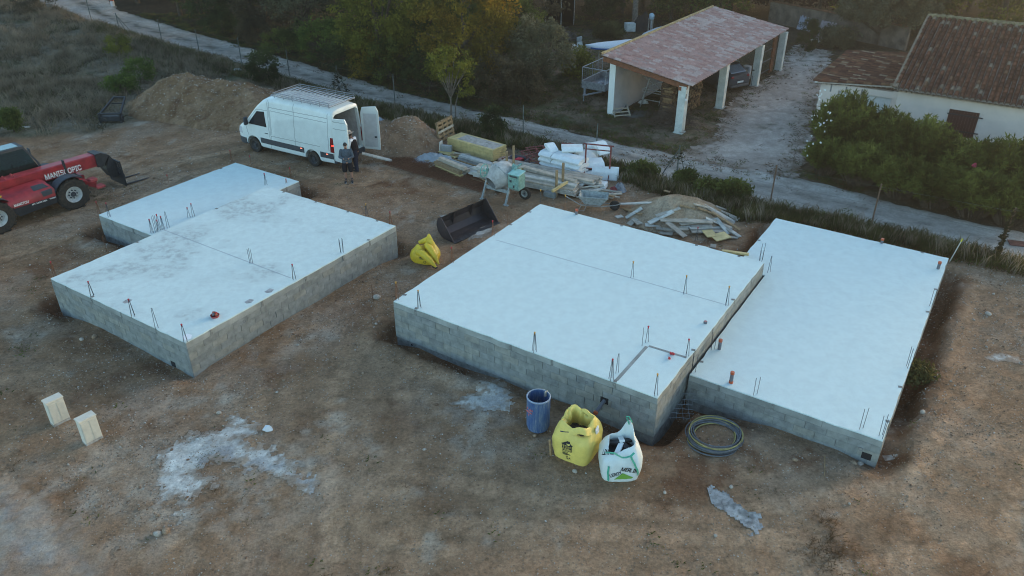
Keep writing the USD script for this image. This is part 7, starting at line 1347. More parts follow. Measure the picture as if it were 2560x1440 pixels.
# woodland standing deeper, closing the top of the view
bk = [(-31, 80, 'dark'), (-26, 76, 'oak'), (-22, 71, 'dark'), (-19.5, 64.5, 'oak'), (-16, 70, 'scrub'), (-15, 60, 'dark'), (-11.5, 64, 'oak'), (-9.5, 56.5, 'dark'), (-6, 62, 'dark'), (-4.5, 54, 'oak'), (-1, 60, 'dark'), (0.5, 53.5, 'scrub'), (3.5, 66, 'dark'), (7, 70, 'dark'), (11, 69, 'oak'), (14.5, 66, 'dark'), (18, 67.5, 'green'), (1, 68, 'dark'), (-36, 86, 'oak'), (23, 68, 'dark'), (28, 66, 'oak'), (33, 66, 'oak'), (38, 64, 'oak'), (20.5, 64.5, 'maroon'), (23.5, 62.5, 'maroon'), (26.5, 60.5, 'oak'), (31, 60, 'oak'), (35.5, 59, 'oak'), (41, 58, 'oak'), (12.5, 64, 'oak'), (9, 66.5, 'dark'), (15.8, 62.5, 'green'), (-33.5, 78, 'dark'), (-29, 72.5, 'oak')]
for k, (x, y, kd) in enumerate(bk):
    near = [(-30, 'beyond the far bend of the lane'), (-24, 'left of the marker post end of the lane'), (-17, 'above the fence posts of the field'), (-11, 'above the round dark bush'), (-5, 'behind the yellowish green tree'), (1, 'behind the golden crowned tree'), (6, 'behind the netted enclosure'), (11, 'left of the tall bare trunk'), (17, 'behind the carport ridge'), (22, 'behind the far garden wall'), (28, 'behind the broad olive tree'), (34, 'behind the ridge of the house'), (99, 'beyond the right end of the house')]
    lab = {'dark': 'dark', 'oak': 'olive green', 'scrub': 'greyish', 'green': 'fresh green', 'brown': 'brownish', 'maroon': 'dark reddish'}[kd] + (' nearer' if y < 63 else ' farther') + ' woodland tree ' + [t_ for lim, t_ in near if x < lim][0]
    side = [t_ for lim, t_ in near if x < lim][0]
    twins = sorted(x2 for x2, y2, k2 in bk if k2 == kd and (y2 < 63) == (y < 63) and [t_ for lim, t_ in near if x2 < lim][0] == side)
    if len(twins) > 1: lab += ', left one' if x == twins[0] else ', right one'
    tree('tree', 0, 0, 7, (2.9, 2.4, 3.4), 3.9, kd, lab, 80, 55, .27, .85, seed=40 + k, group=f'woodland trees {side}', p=(x, y), low=-.95)
t, K = tree('bare_trunk_tree', 1587, 66, 9, (2.0, 2.0, 1.6), 7.2, 'dark', 'tall tree with bare pale trunk behind the carport', 50, 60, .22, .7, seed=70, trunk_h=7.0, tr=.20, low=-.3, barkm=bark_pale)
for k, (px, py, R, kind, lab) in enumerate([(1700, 28, (2.2, 1.6, 1.8), 'oak', 'green shrub behind the left end of the carport ridge'), (1500, 52, (1.5, 1.3, 1.6), 'dark', 'dark thin shrub in the middle of the back garden'), (1765, 0, (1.5, 1.2, 1.5), 'lime', 'yellowish shrub behind the far end of the carport'), (1868, 18, (2.3, 1.4, 2.6), 'green', 'dense green hedge shrub behind the far right corner of the carport'), (1935, 26, (1.5, 1.2, 2.6), 'oak', 'tall green hedge shrub beside the far garden wall'), (1520, 95, (.9, .7, .5), 'reed', 'spiky pale plant behind the paddle board'), (2290, 92, (1.9, 1.4, 1.6), 'olive', 'grey green shrub in the gap between the broad olive tree and the house'), (2090, 118, (1.1, .9, .7), 'olive', 'low grey green shrub at the left foot of the broad olive tree'), (2340, 40, (1.8, 1.4, 1.8), 'scrub', 'brownish shrub behind the left end of the house ridge'), (1442, 190, (.8, .8, .8), 'lime', 'bright green weed clump left of the trailer')]):
    tree('shrub', px, py, 3, R, R[2] * .9, kind, lab, 60, 65, .18, .5, 'shrub', 80 + k, .8, .07, limbs=5)
tree('olive_tree', 2195, 112, 4.5, (3.1, 2.6, 2.1), 2.6, 'olive', 'broad olive tree behind the garage roof', 190, 85, .16, .55, 'olive tree', 90, 1.6, .16, shell=.45, low=-.55, limbs=12)
tree('olive_tree', 2420, 28, 4.5, (2.6, 2.0, 1.8), 2.9, 'olive', 'olive tree behind the ridge of the house', 90, 70, .19, .6, 'olive tree', 91, 1.8, .16, low=-.4)
tree('tree', 2250, 20, 5, (2.4, 1.8, 2.0), 2.6, 'scrub', 'brownish hedge tree behind the broad olive tree', 70, 60, .22, .7, seed=92)
t, K = tree('clipped_shrub', 2014, 128, 2, (.62, .62, 1.05), 1.05, 'dark', 'dark clipped column shaped shrub in front of the far garden wall', 60, 60, .10, .25, 'shrub', 93, .9, .08, shell=.75, low=-1, limbs=3)
# young tree on the near verge
t = thing('young_tree', 'young yellow green tree on the verge between the lane and the stony mound', 'tree', at(1128, 298)); cm, K = crown(2.7, (1.15, 1.0, 1.25), 46, 55, .14, .36, .35, 101, low=-.8)
cm2, K2 = crown(1.25, (.5, .4, .45), 10, 40, .12, .25, .3, 102); cm2 = mv(cm2, (.75, .1, .2)); obj('trunk', cat(tube([(0, 0, -.1), (.02, 0, .8), (.0, 0, 2.4)], [.06, .05, .02], 6), tube([(.22, 0, -.1), (.24, .05, .7), (.5, .1, 1.7)], [.045, .035, .015], 6), *[tube([(0, 0, 1.0 + .2 * rng.random()), k * .5 + [0, 0, .6], k], [.025, .018, .006], 4) for k in K[:16]]), bark_pale, t); obj('crown', cat(cm, cm2), LEAF['lime'], t)
tree('round_bush', 660, 206, 2, (.95, .9, .95), .95, 'dark', 'round dark green bush by the fence above the earth mound', 60, 80, .11, .3, 'bush', 103, .8, .06)
for k, (px, py, R, kind, lab) in enumerate([(300, 138, (.8, .6, .7), 'lime', 'green shrub standing in the dry field, the farthest of three'), (352, 205, (.8, .6, .8), 'green', 'green shrub standing in the dry field, nearest the earth mound'), (306, 232, (1.0, .7, .5), 'green', 'low green shrub in the dry field behind the black lifting frame'), (35, 40, (2.2, 1.6, 1.4), 'scrub', 'dark brown scrub at the top left corner of the field'), (110, 30, (1.6, 1.2, 1.2), 'scrub', 'dark scrub beside the far end of the lane'), (35, 330, (.5, .4, .7), 'oak', 'small weedy shrub behind the telehandler cab'), (1232, 342, (.6, .4, .75), 'dark', 'tall dark weed clump on the verge behind the yellow panels'), (1712, 456, (.35, .25, .25), 'oak', 'leafy bramble bush under the braced fence post'), (1835, 496, (.6, .35, .38), 'oak', 'leafy bramble on the verge behind the plank heap'), (1600, 438, (.7, .35, .3), 'oak', 'low dark bramble on the verge behind the white foam blocks'), (1770, 480, (.6, .35, .28), 'oak', 'low bramble on the verge between the braced and the rusty post'), (2270, 935, (.55, .3, .12), 'reed', 'flat weed clump beside the right edge of the long slab')]):
    tree('shrub', px, py, 2, R, R[2] * .9, kind, lab, 44, 60, .11, .34, 'shrub', 110 + k, .5, .04, limbs=4)
# oleander hedge before the house: upright lance leaves
flower = flat('flower_white', (.80, .80, .76), .6)
def oleander(px, py, R, h, label, nst=200, flowers=0, seed=0):
    p = at(px, py); t = thing('oleander', label, 'oleander', p, 0, 'oleanders before the house'); st_, C, D, N, L = [], [], [], [], []
    for k in range(nst):
        a, r = rng.uniform(0, 2 * PI), math.sqrt(rng.random()); b = np.array([.35 * r * math.cos(a) * R[0], .35 * r * math.sin(a) * R[1], 0]); hh = h * (1 - .42 * r ** 2.5) * rng.uniform(.80, 1.08); tp = np.array([r * math.cos(a) * R[0], r * math.sin(a) * R[1], hh]); mid = b * .45 + tp * .55 + [0, 0, .12]
        st_.append(tube([b, mid, tp], [.016, .012, .005], 3, False)); n = 50; u = rng.uniform(.18, 1.0, n) ** .7; P = np.where(u[:, None] < .5, b + (mid - b) * (u[:, None] * 2), mid + (tp - mid) * (u[:, None] * 2 - 1)); ax = unit(tp - mid)
        d = unit_rows(rdir(n) * .95 + ax * .75 + [0, 0, .15]); C.append(P + d * .09); D.append(d); N.append(unit_rows(rdir(n) + [0, 0, .5])); L.append(rng.uniform(.15, .27, n))
    C, D, N, L = map(np.concatenate, (C, D, N, L)); obj('stems', cat(st_), bark, t, kind='stuff'); obj('foliage', leaves(C, D, N, L, L * .21), LEAF['oleander'], t)
    for k in range(flowers):
        a = rng.uniform(PI * .62, PI * 1.25); r = rng.uniform(.82, 1.0); z = h * rng.uniform(.55, 1.0); c = np.array([r * math.cos(a) * R[0] * 1.0, r * math.sin(a) * R[1], z]); n = 7; q = rdir(n) * .03; obj('flower', leaves(c + q, rdir(n), rdir(n), np.full(n, .06), np.full(n, .05)), flower, t)
for a in [(2100, 404, (1.55, 1.6), 2.95, 'oleander with white flowers at the left end of the hedge', 400, 34), (2198, 420, (1.4, 1.6), 2.5, 'second oleander from the left, in front of the garage door', 300, 0), (2290, 445, (1.4, 1.6), 2.45, 'third oleander from the left, left of the dark red shutter', 290, 0), (2385, 478, (1.4, 1.5), 2.15, 'oleander in front of the dark red shutter', 280, 0), (2478, 500, (1.5, 1.5), 2.45, 'oleander just right of the dark red shutter', 290, 0), (2575, 520, (1.5, 1.5), 2.5, 'rightmost oleander at the edge of the picture', 280, 0), (2060, 436, (1.0, .9), 1.6, 'small low oleander at the driveway corner of the hedge', 130, 9), (2145, 462, (1.35, .9), 1.75, 'low front oleander below the garage door', 190, 0), (2245, 492, (1.35, .9), 1.6, 'low front oleander between the garage door and the shutter', 190, 0), (2520, 560, (1.3, .9), 1.7, 'low front oleander beside the creeper grown post', 190, 0), (2335, 516, (1.4, .9), 1.6, 'low front oleander along the lane in the middle of the hedge', 180, 0), (2430, 540, (1.4, .9), 1.7, 'low front oleander along the lane towards the right', 190, 0)]: oleander(*a[:5], nst=a[5], flowers=a[6])
one('pink_flower', mv(hull(rng.normal(0, 1, (20, 3)) * .05), at(2437, 413, 1.6)), flat('flower_red', (.45, .05, .08), .6), 'single red flower in the oleander hedge right of the shutter', 'flower')
# ---- grasses: blades in tufts, scattered
def tuft(n, h, spread, w, bend=.5, droop=0.0):
    b = np.stack([rng.normal(0, spread * .45, n), rng.normal(0, spread * .45, n), np.zeros(n)], 1); d = unit_rows(np.stack([rng.normal(0, bend, n), rng.normal(0, bend, n), np.ones(n)], 1)); L = h * rng.uniform(.5, 1.1, n)
    s = unit_rows(np.cross(d, rdir(n))) * w / 2; tip = b + d * L[:, None] + np.stack([d[:, 0], d[:, 1], -np.full(n, .25 * (1 + droop))], 1) * (L * .35)[:, None]; mid = b + d * (L * .6)[:, None]
    v = np.stack([b - s, b + s, mid + s * .8, mid - s * .8, tip], 1).reshape(-1, 3); i = np.arange(n)[:, None] * 5; return tm(v, np.vstack([np.hstack([i, i + 1, i + 2]), np.hstack([i, i + 2, i + 3]), np.hstack([i + 3, i + 2, i + 4])]))
def spread(n, test, x0, x1, y0, y1):
    out = []; c = 0
    while c < n:
        x, y = rng.uniform(x0, x1, 20000), rng.uniform(y0, y1, 20000); k = test(x, y); out.append(np.stack([x[k], y[k]], 1)); c += int(k.sum())
    return np.vstack(out)[:n]
LANEP = np.vstack([LN, LF[::-1]])
def in_field(x, y): s = sdist(x, y, SITE); l = sdist(x, y, LANEP); return (s > .35) & (l > .15) & (y < np.interp(x, LN[:, 0], LN[:, 1])) & (x < -9.5) & (rng.random(len(x)) < .15 + .85 * sstep(fbm2(x, y, 2.4, 201), .40, .62)) & (rng.random(len(x)) < .25 + .75 * sstep(s, .3, 5))
q = spread(9000, in_field, -46, -9, 33, 75); ix = rng.choice(5, len(q), p=[.42, .26, .06, .12, .14])
scatter('dry_grass', [(tuft(16, .55, .45, .022, .5), LEAF['dry']), (tuft(14, .40, .5, .025, .8, .5), LEAF['scrub']), (tuft(12, .5, .4, .03, .5), LEAF['reed']), (tuft(18, .30, .6, .03, 1.0, 1), LEAF['scrub']), (tuft(14, .7, .3, .018, .35), LEAF['dry'])], np.c_[q, np.zeros(len(q))], rng.uniform(0, 6.28, len(q)), rng.uniform(.5, 1.25, len(q)), 'tall greyish dry grass and weeds of the abandoned field', 'grass', ix)
def verge(x, y):
    d = np.interp(x, LN[:, 0], LN[:, 1]) - y; w = np.interp(x, [-40, -18, -8, 0, 8, 14, 22], [1.2, 1.6, 1.6, 1.7, 1.9, 1.4, 1.2]); return (d > -.12) & (d < w * (.55 + .9 * fbm2(x, y, 1.3, 205))) & (np.minimum.reduce([sdist(x, y, r) for r in (RING_A, RING_B, RING_C)]) > .12)
q = spread(7500, verge, -32, 26, 19, 66); ix = rng.choice(5, len(q), p=[.30, .24, .24, .08, .14])
scatter('verge_weeds', [(tuft(14, .42, .30, .022, .42), LEAF['reed']), (tuft(14, .30, .35, .028, .8), LEAF['oak']), (tuft(12, .26, .4, .028, .9, .6), LEAF['brown']), (tuft(16, .22, .45, .03, 1.0, .5), LEAF['dark']), (tuft(12, .55, .22, .02, .3), LEAF['dry'])], np.c_[q, gz(q[:, 0], q[:, 1])], rng.uniform(0, 6.28, len(q)), rng.uniform(.55, 1.25, len(q)), 'rough weeds and reeds on the verge along the fence', 'weeds', ix)
def garden(x, y):
    d = y - np.interp(x, np.sort(LF[:, 0]), LF[:, 1][np.argsort(LF[:, 0])]); return (d > .1) & (sdist(x, y, YARD) > .3) & (rng.random(len(x)) < np.where(d < 1.4, .9, .12 + .6 * sstep(fbm2(x, y, 2.0, 211), .46, .62))) & (x < 14.3)
q = spread(6500, garden, -30, 16, 29, 66); ix = rng.choice(4, len(q), p=[.3, .3, .2, .2])
scatter('garden_grass', [(tuft(16, .22, .45, .03, .9), LEAF['oak']), (tuft(16, .18, .5, .03, 1.1, .4), LEAF['brown']), (tuft(14, .30, .35, .025, .6), LEAF['reed']), (tuft(14, .22, .5, .03, .9), LEAF['dark'])], np.c_[q, np.zeros(len(q))], rng.uniform(0, 6.28, len(q)), rng.uniform(.4, 1.1, len(q)), 'patchy grass and leaf litter of the garden beyond the lane', 'grass', ix)
def yardweed(x, y): d = sdist(x, y, YARD); l = -sdist(x, y, LANEP); return ((np.abs(d + .2) < .8) & (rng.random(len(x)) < .14)) | ((l > .3) & (rng.random(len(x)) < .12 * sstep(fbm2(x, y, .8, 215), .52, .64))) | ((d < -.5) & (rng.random(len(x)) < .03 * sstep(fbm2(x, y, .7, 216), .56, .66)))
q = spread(700, yardweed, -20, 24, 24, 58); q = q[in_ := ~((q[:, 0] > 14.8) & (q[:, 1] < 36))]; ix = rng.choice(2, len(q), p=[.65, .35])
scatter('gravel_weeds', [(tuft(14, .10, .45, .035, 1.3, .5), LEAF['brown']), (tuft(12, .10, .4, .035, 1.3), LEAF['oak'])], np.c_[q, np.full(len(q), .04)], rng.uniform(0, 6.28, len(q)), rng.uniform(.4, 1.0, len(q)), 'dry leaves and small weeds along the gravel yard and lane', 'weeds', ix)
def bare(x, y): return (sdist(x, y, SITE) < -.3) & (np.minimum.reduce([sdist(x, y, r) for r in (RING_A, RING_A1, RING_B, RING_C)]) > .15) & (rng.random(len(x)) < .02 + .98 * sstep(fbm2(x, y, 1.6, 221), .66, .74))
q = spread(420, bare, -18, 22, 9, 40); ix = rng.choice(2, len(q))
fx = np.array([at(2070 + 38 * rng.normal(), 1385 + 28 * rng.normal())[:2] for _ in range(70)] + [at(2070 + 22 * rng.normal(), 1300 + 8 * rng.normal())[:2] for _ in range(18)]); q = np.vstack([q, fx]); ix = np.r_[ix, np.zeros(len(fx), int)]
scatter('site_weeds', [(tuft(12, .11, .3, .010, 1.2, .6), LEAF['brown']), (tuft(10, .07, .25, .02, 1.2), LEAF['oak'])], np.c_[q, gz(q[:, 0], q[:, 1])], rng.uniform(0, 6.28, len(q)), rng.uniform(.5, 1.2, len(q)), 'sparse low weeds and straw on the bare building site', 'weeds', ix)

# ================================================================== STONES ON THE SOIL
def pebble(seed):
    m = trimesh.creation.icosphere(1, 1.0); v = m.vertices; m.vertices = v * (1 + .35 * (meshkit.noise(v * 1.7 + seed * 9.1, seed) - .5))[:, None] * [1, .78, .6]; return m
stone_ms = [mat('stone_pale', (.42, .36, .29), .9, .15, 30), mat('stone_tan', (.31, .22, .145), .9, .2, 30), mat('stone_brown', (.20, .125, .08), .9, .2, 30), mat('stone_white', (.52, .48, .42), .9, .1, 30)]
dens_c = [((300, 660), 1.6, .9), ((230, 760), 1.6, .8), ((330, 900), 2.0, .8), ((420, 960), 1.5, .7), ((620, 930), 1.8, .8), ((760, 850), 1.8, .9), ((900, 760), 1.8, .9), ((960, 690), 1.5, .8), ((290, 1160), 2.0, .9), ((350, 1240), 1.6, .8), ((230, 1080), 1.5, .6), ((1190, 880), 1.4, .5), ((2400, 800), 2.0, .8), ((2350, 1000), 2.0, .9), ((2270, 1150), 1.2, .7), ((2450, 690), 1.8, .8), ((1880, 1150), 1.2, .5), ((2100, 1170), 1.2, .5), ((480, 500), 2.2, .7), ((350, 480), 1.8, .7), ((1000, 500), 1.5, .3), ((520, 620), .8, .4)]
dens_c = [(at(*p)[:2], r, a) for p, r, a in dens_c]
def stony(x, y):
    d = .06 + .10 * sstep(fbm2(x, y, 1.4, 231), .45, .65)
    for c, r, a in dens_c: d = np.maximum(d, a * np.exp(-((x - c[0]) ** 2 + (y - c[1]) ** 2) / r ** 2) * sstep(fbm2(x, y, .8, 232), .25, .6))
    return (sdist(x, y, SITE) < .2) & (np.minimum.reduce([sdist(x, y, r) for r in (RING_A, RING_A1, RING_B, RING_C)]) > .05) & (rng.random(len(x)) < d)
q = spread(24000, stony, -20, 24, 9, 44); sc = .008 + .013 * rng.random(len(q)) ** 2.2 + .03 * (rng.random(len(q)) > .985) * rng.random(len(q)); sc *= np.interp(q[:, 1], [10, 40], [1, 1.5])
S3 = np.stack([sc * rng.uniform(.8, 1.3, len(q)), sc * rng.uniform(.8, 1.2, len(q)), sc], 1)
scatter('pebbles', [(pebble(k), stone_ms[k]) for k in range(4)], np.c_[q, gz(q[:, 0], q[:, 1]) + sc * .25], rng.uniform(0, 6.28, len(q)), S3, 'pale pebbles strewn over the building site', 'pebbles', rng.choice(4, len(q), p=[.26, .40, .29, .05]))
# stones on the two mounds
Q = []
for zt, c, rx, ry, n in ((m1, at(548, 272), 4.6, 2.4, 2600), (m2, at(1018, 364), 1.9, 1.75, 1100)):
    for _ in range(n):
        x, y = c[0] + rng.normal(0, rx * .5), c[1] + rng.normal(0, ry * .5); Q.append((x, y, zt(x, y)))
Q = np.array(Q); Q = Q[Q[:, 2] > .05]; sc = .014 + .03 * rng.random(len(Q)) ** 2.5
scatter('mound_stones', [(pebble(k), stone_ms[k]) for k in range(4)], Q, rng.uniform(0, 6.28, len(Q)), sc, 'pale stones lying on the slopes of the two earth mounds', 'stones', rng.choice(4, len(Q), p=[.4, .3, .2, .1]))
for k, (px, py, r, lab) in enumerate([(942, 746, .13, 'pale rounded rock in the pebbly soil left of the middle slab corner'), (237, 843, .10, 'pale flat rock in front of the mottled slab wall'), (205, 850, .08, 'smaller pale rock left of the flat one at the mottled slab wall'), (1337, 1092, .06, 'small tan stone below the blue barrel'), (1437, 1181, .07, 'pale stone in front of the yellow bulk bag'), (1843, 1152, .06, 'pale stone below the hose coil, near the three stones'), (1662, 1231, .05, 'pale stone right of and below the white bulk bag'), (1987, 1152, .07, 'larger pale stone on the soil in front of the long slab'), (1828, 1218, .06, 'stone beside the grey gravel spread'), (2136, 1152, .09, 'rounded tan rock beneath the pipe hole of the long slab'), (2154, 1148, .08, 'pale rock just right of the rounded tan rock by the long slab'), (415, 1330, .10, 'pale stone near the bottom left gravel, right one of two'), (395, 1336, .09, 'pale stone near the bottom left gravel, left one of two'), (415, 250, .14, 'pale round stone on the left foot of the long earth mound, left of two'), (428, 250, .14, 'pale round stone on the left foot of the long earth mound, right of two'), (2305, 1035, .08, 'pale stone in the rubble right of the long slab'), (2470, 786, .10, 'pale stone among rubble right of the long slab, far right'), (548, 1033, .07, 'tan stone left of the top of the large cement spill')]):
    p = on(px, py, r * .3); one('rock', mv(mv(trimesh.Trimesh(np.asarray(pebble(20 + k).vertices) * r, pebble(20 + k).faces, process=False), (0, 0, 0), rotz(k * 1.3)), p), stone_ms[k % 2 if k < 12 else 0], lab, 'rock', smooth=60)
# ================================================================== PEOPLE
skin_m = mat('skin', (.33, .175, .115), .6, .06, 20); hair_m = flat('hair_dark', (.018, .014, .012), .7); knit = mat('knit_bluegrey', (.085, .105, .125), .9, .15, 25, .3, 90); short_m = mat('shorts_black', (.022, .020, .022), .85, .2, 20); shoe_m = mat('shoe_dark', (.028, .028, .030), .7, .2, 30); sole_m = flat('sole_pale', (.35, .34, .32), .7); sock_m = flat('sock_dark', (.03, .03, .033), .9); vest_m = mat('vest_dark', (.028, .022, .024), .85, .2, 20); tee_m = flat('tee_white', (.72, .74, .76), .85); trouser_m = mat('trouser_navy', (.030, .032, .048), .85, .2, 20); hat_m = mat('straw_hat', (.52, .45, .37), .85, .15, 30); tan_skin = mat('skin_tan', (.23, .115, .072), .6, .06, 20)
def limb(chain, refine=.02, taubin=8):
    """A continuous surface through joints (x, y, z, radius); chains are lists of joints, each bone the hull of two spheres."""
    M = None
    for ch in chain:
        for a, b in zip(ch[:-1], ch[1:]):
            p = np.vstack([mv(_ico, a[:3]).vertices * 1.0 if False else np.asarray(_ico.vertices) * a[3] + a[:3], np.asarray(_ico.vertices) * b[3] + b[:3]]); h = m3.Manifold.hull_points(p.astype(np.float32)); M = h if M is None else M + h
    m = to_tm(M.refine_to_length(refine)); m = trimesh.Trimesh(m.vertices, m.faces, process=True); trimesh.smoothing.filter_taubin(m, iterations=taubin); return m
_ico = trimesh.creation.icosphere(1, 1.0)
def hand(w, d, n, side, curl=.9, s=1.0):
    """Palm, four unequal bent fingers and a thumb. w wrist, d towards the fingers, n out of the back of the hand, side +1 thumb at +(d x n)."""
    d, n = unit(d), unit(n); a = unit(np.cross(d, n)) * side; w = np.asarray(w, float); ch = []; pc = w + d * .05 * s
    for k, (o, L) in enumerate(((.030, .072), (.010, .080), (-.010, .074), (-.028, .058))):
        k0 = w + d * .085 * s + a * o * s; ch.append([(*(w + d * .01 + a * o * .5 * s), .018 * s), (*k0, .012 * s)]); k1 = k0 + unit(d * math.cos(curl * .6) - n * math.sin(curl * .6)) * L * .5 * s; k2 = k1 + unit(d * math.cos(curl * 1.7) - n * math.sin(curl * 1.7)) * L * .5 * s; ch.append([(*k0, .0095 * s), (*k1, .009 * s), (*k2, .008 * s)])
    t0 = w + d * .03 * s + a * .03 * s; t1 = t0 + unit(d * .7 + a * .6 - n * .3) * .035 * s; t2 = t1 + unit(d * .8 + a * .0 - n * .5) * .03 * s; ch.append([(*(w + d * .02), .018 * s), (*t0, .013 * s), (*t1, .011 * s), (*t2, .009 * s)]); return ch
def head_mesh(c, f, tilt):
    """Skull with brow, nose, lips, chin and ears; f = facing angle, tilt = nod downwards."""
    m = trimesh.creation.icosphere(4, 1.0); v = m.vertices.copy(); x, y, z = v.T
    r = np.ones(len(v)); V = v * [.098, .078, .118]; jaw = sstep(-z, .0, .9); V[:, 1] *= 1 - .30 * jaw; V[:, 0] += .012 * jaw; front = x > .2
    def bump(cy, cz, sy, sz, h): return h * np.exp(-((y - cy) / sy) ** 2 - ((z - cz) / sz) ** 2) * front
    V[:, 0] += bump(0, -.18, .14, .26, .026) + bump(0, -.58, .28, .09, .008) + bump(0, -.88, .25, .14, .010) + bump(0, .16, .6, .10, .006) - bump(.36, .02, .17, .12, .012) - bump(-.36, .02, .17, .12, .012)
    hd = [tm(V, m.faces)]
    for s in (-1, 1): e = np.asarray(trimesh.creation.icosphere(1, 1.0).vertices) * [.016, .010, .030] + [-.005, s * .078, -.005]; hd.append(tm(e, trimesh.creation.icosphere(1, 1.0).faces))
    R = rotz(f) @ roty(tilt); return mv(cat(hd), c, R), R
def eyes(t, c, R):
    for s in (-1, 1): obj('eye', mv(tm(np.asarray(_ico.vertices) * [.010, .013, .010] + [.083, s * .030, .006], _ico.faces), c, R), flat('eye_white', (.5, .48, .45), .4) if not UsdShade.Material.Get(stage, '/World/Looks/eye_white').GetPrim().IsValid() else UsdShade.Material.Get(stage, '/World/Looks/eye_white'), t)
def J(*a): return tuple(a)
# --- the man in front of the van, looking down at what he holds; local +x is where he faces
p = at(873, 455); yaw = math.radians(-90 + 8)
t = thing('person', 'person in grey blue sweater and black shorts holding a dark controller behind the van', 'person', p, yaw)
hip, kn, an = .90, .49, .085
legs = []
for s in (-1, 1):
    y = s * .115; legs.append([J(0, s * .085, hip, .095), J(.015, y, kn + .12, .078), J(.02, y * 1.02, kn, .058), J(.0, y * 1.06, .33, .055), J(-.01, y * 1.08, an + .03, .036), J(.0, y * 1.08, .055, .036)])
torso = [[J(0, 0, .92, .13), J(.0, 0, 1.10, .125), J(.0, 0, 1.30, .14)], [J(0, -.10, 1.36, .085), J(0, .10, 1.36, .085)], [J(0, -.07, .93, .10), J(0, .07, .93, .10)], [J(0, 0, 1.40, .062), J(.02, 0, 1.53, .055)]]
arms, hands = [], []
for s in (-1, 1):
    sh, el, wr = (0, s * .195, 1.39), (.03, s * .265, 1.13), (.255, s * .085, 1.12); arms.append([J(*sh, .062), J(*(np.array(sh) * .5 + np.array(el) * .5), .050), J(*el, .044), J(*wr, .031)]); hands += hand(wr, (.55, -s * .35, .10), (0, s * .75, .6), s * 1.0, 1.0)
hc = np.array([.055, 0, 1.635]); hm, HR = head_mesh(hc, 0, .42)
bodym = limb(legs + torso + arms, .022); hand_m = limb(hands, .004, 6); bm = cat(bodym, hand_m, hm); obj('body', bm, skin_m, t, smooth=60); eyes(t, hc, HR)
obj('brows', cat(*[mv(box((.012, .034, .008), (.093, s * .032, .030)), hc, HR) for s in (-1, 1)]), hair_m, t)
hv = trimesh.creation.icosphere(3, 1.0); V = hv.vertices * [.108, .088, .126]; k = (hv.vertices[:, 2] > .30) | ((hv.vertices[:, 0] < -.15) & (hv.vertices[:, 2] > -.45)); fc = hv.faces[k[hv.faces].all(1)]; V = V * (1 + .05 * (meshkit.noise(hv.vertices * 6, 3) - .5))[:, None]; obj('hair', mv(tm(V, fc), hc, HR), hair_m, t, smooth=60)
obj('beard', mv(tm((lambda q: q)(trimesh.creation.icosphere(3, 1.0).vertices * [.098, .066, .06] + [.016, 0, -.075]), [f for f in trimesh.creation.icosphere(3, 1.0).faces if (trimesh.creation.icosphere(3, 1.0).vertices[f][:, 2] < .15).all() and (trimesh.creation.icosphere(3, 1.0).vertices[f][:, 0] > -.2).all()]) if False else box((.02, .05, .02), (.085, 0, -.098)), hc, HR), hair_m, t)
sl = []
for s in (-1, 1): sl.append([J(0, s * .195, 1.39, .075), J(.015, s * .23, 1.26, .066), J(.03, s * .265, 1.13, .062), J(.215, s * .105, 1.12, .046)])
obj('sweater', limb([[J(0, -.09, .90, .118), J(0, .09, .90, .118)], [J(0, -.09, .90, .118), J(0, -.085, 1.12, .105), J(0, -.11, 1.35, .092)], [J(0, .09, .90, .118), J(0, .085, 1.12, .105), J(0, .11, 1.35, .092)], [J(0, 0, 1.0, .15), J(.0, 0, 1.30, .152)], [J(0, -.11, 1.36, .09), J(0, .11, 1.36, .09)], [J(0, 0, 1.36, .09), J(.01, 0, 1.45, .066)]] + sl, .025), knit, t, smooth=60)
obj('shorts', limb([[J(0, s * .085, .90, .112), J(.01, s * .12, .72, .112), J(.015, s * .125, .545, .106)] for s in (-1, 1)] + [[J(0, -.08, .88, .115), J(0, .08, .88, .115)]], .025), short_m, t, smooth=60)
for s in (-1, 1):
    y = s * .124; obj('shoe', limb([[J(-.05, y, .045, .045), J(.08, y + s * .02, .040, .046), J(.16, y + s * .03, .032, .034)], [J(-.03, y, .05, .045), J(-.015, y, .15, .046)]], .015), shoe_m, t, smooth=60); obj('sole', hull([(x, y + s * .015 + w, z) for x, ww in ((-.09, .035), (.08, .052), (.185, .03)) for w in (-ww, ww) for z in (0, .018)]), sole_m, t); obj('sock', rod((-.012, y, .14), (-.01, y, .23), .045, 10), sock_m, t)
one('controller', mv(cat(rbox((.05, .16, .085), .015), rbox((.012, .13, .15), .004, (.02, 0, .06), roty(-.5))), p + rotz(yaw) @ np.array([.335, 0, 1.135]), rotz(yaw)), dark_plastic, 'dark remote controller in the hands of the person in shorts', 'controller')
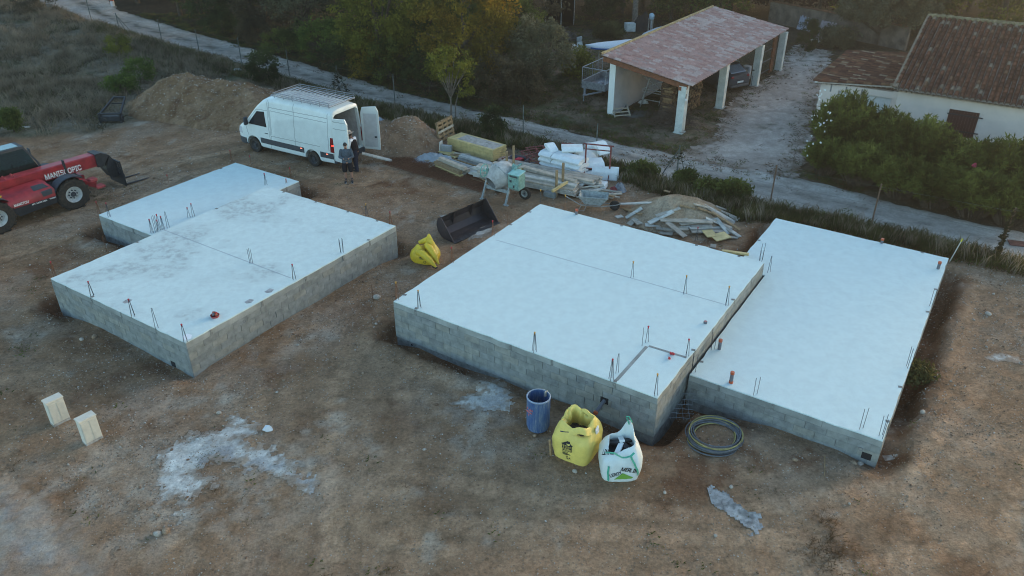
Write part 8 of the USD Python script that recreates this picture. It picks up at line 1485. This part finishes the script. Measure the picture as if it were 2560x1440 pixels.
# --- the man in hat and vest behind him, turned towards the van doors and bending slightly
p2 = at(893, 426); yaw2 = math.radians(160)
t = thing('person', 'person in straw hat, dark vest and navy trousers at the van rear doors', 'person', p2, yaw2)
hd2 = np.array([.19, 0, 1.60]); hm, HR = head_mesh(hd2, 0, .35); legs, arms, hands = [], [], []
for s, fx in ((-1, .10), (1, -.08)): legs.append([J(-.03, s * .09, .90, .10), J(fx * .5 + .02, s * .12, .50, .062), J(fx, s * .13, .10, .042)])
torso = [[J(-.03, 0, .92, .135), J(.02, 0, 1.12, .13), J(.09, 0, 1.34, .135)], [J(.09, -.11, 1.37, .085), J(.09, .11, 1.37, .085)], [J(.10, 0, 1.40, .06), J(.16, 0, 1.52, .055)]]
for s, wr in ((-1, (.40, -.12, 1.06)), (1, (.36, .16, .98))):
    sh, el = (.09, s * .20, 1.39), (.13, s * .28, 1.12); arms.append([J(*sh, .06), J(*el, .044), J(*wr, .031)]); hands += hand(wr, np.array(wr) - el, (0, s * .6, .8), s, .8)
obj('body', cat(limb(legs + torso + arms, .022), limb(hands, .004, 6), hm), tan_skin, t, smooth=60); eyes(t, hd2, HR)
obj('t_shirt', limb([[J(.09, -.10, 1.36, .098), J(.09, .10, 1.36, .098)], [J(.0, 0, 1.0, .142), J(.08, 0, 1.32, .148)]] + [[J(.09, s * .20, 1.39, .075), J(.115, s * .255, 1.20, .068)] for s in (-1, 1)], .025), tee_m, t, smooth=60)
obj('vest', limb([[J(-.02, -.07, .95, .115), J(.03, -.075, 1.14, .105), J(.085, -.10, 1.33, .098)], [J(-.02, .07, .95, .115), J(.03, .075, 1.14, .105), J(.085, .10, 1.33, .098)], [J(-.03, 0, .96, .145), J(.06, 0, 1.30, .150)]], .025), vest_m, t, smooth=60)
obj('trousers', limb([[J(-.03, s * .085, .90, .118), J(fx * .5 + .02, s * .12, .52, .095), J(fx, s * .135, .12, .082)] for s, fx in ((-1, .10), (1, -.08))] + [[J(-.03, -.08, .90, .12), J(-.03, .08, .90, .12)]], .025), trouser_m, t, smooth=60)
for s, fx in ((-1, .10), (1, -.08)): y = s * .135; obj('shoe', limb([[J(fx - .05, y, .045, .046), J(fx + .09, y, .040, .046), J(fx + .17, y, .034, .034)]], .015), shoe_m, t, smooth=60)
Rh = HR; obj('hat', mv(lathe([(.01, .150), (.055, .155), (.085, .125), (.105, .03), (.115, .012), (.17, -.005), (.215, .015), (.217, .022), (.17, .006), (.115, .024), (.10, .045), (.01, .14)][::-1], 24), hd2 + HR @ np.array([-.01, 0, .035]), Rh), hat_m, t, smooth=50); obj('hat_band', mv(lathe([(.107, .030), (.104, .06), (.098, .065)], 20), hd2 + HR @ np.array([-.01, 0, .037]), Rh), flat('band_brown', (.22, .17, .13), .8), t)
hv = trimesh.creation.icosphere(3, 1.0); k = (hv.vertices[:, 0] < .0) & (hv.vertices[:, 2] > -.5); obj('hair', mv(tm(hv.vertices * [.106, .085, .122], hv.faces[k[hv.faces].all(1)]), hd2, HR), hair_m, t, smooth=60)
# ================================================================== EVENING HAZE
hz = usdkit.material(stage, '/World/Looks/haze_air', {'v': ('principled_volume', {'color': (.90, .90, .86), 'density': HAZE, 'anisotropy': .6})}, [], volume='v.volume')
p = obj('haze', box((2000, 2100, 16.0), (0, 650, 6.0)), hz, None, kind='stuff'); tag(p, 'thin warm evening haze over the whole place', 'haze')
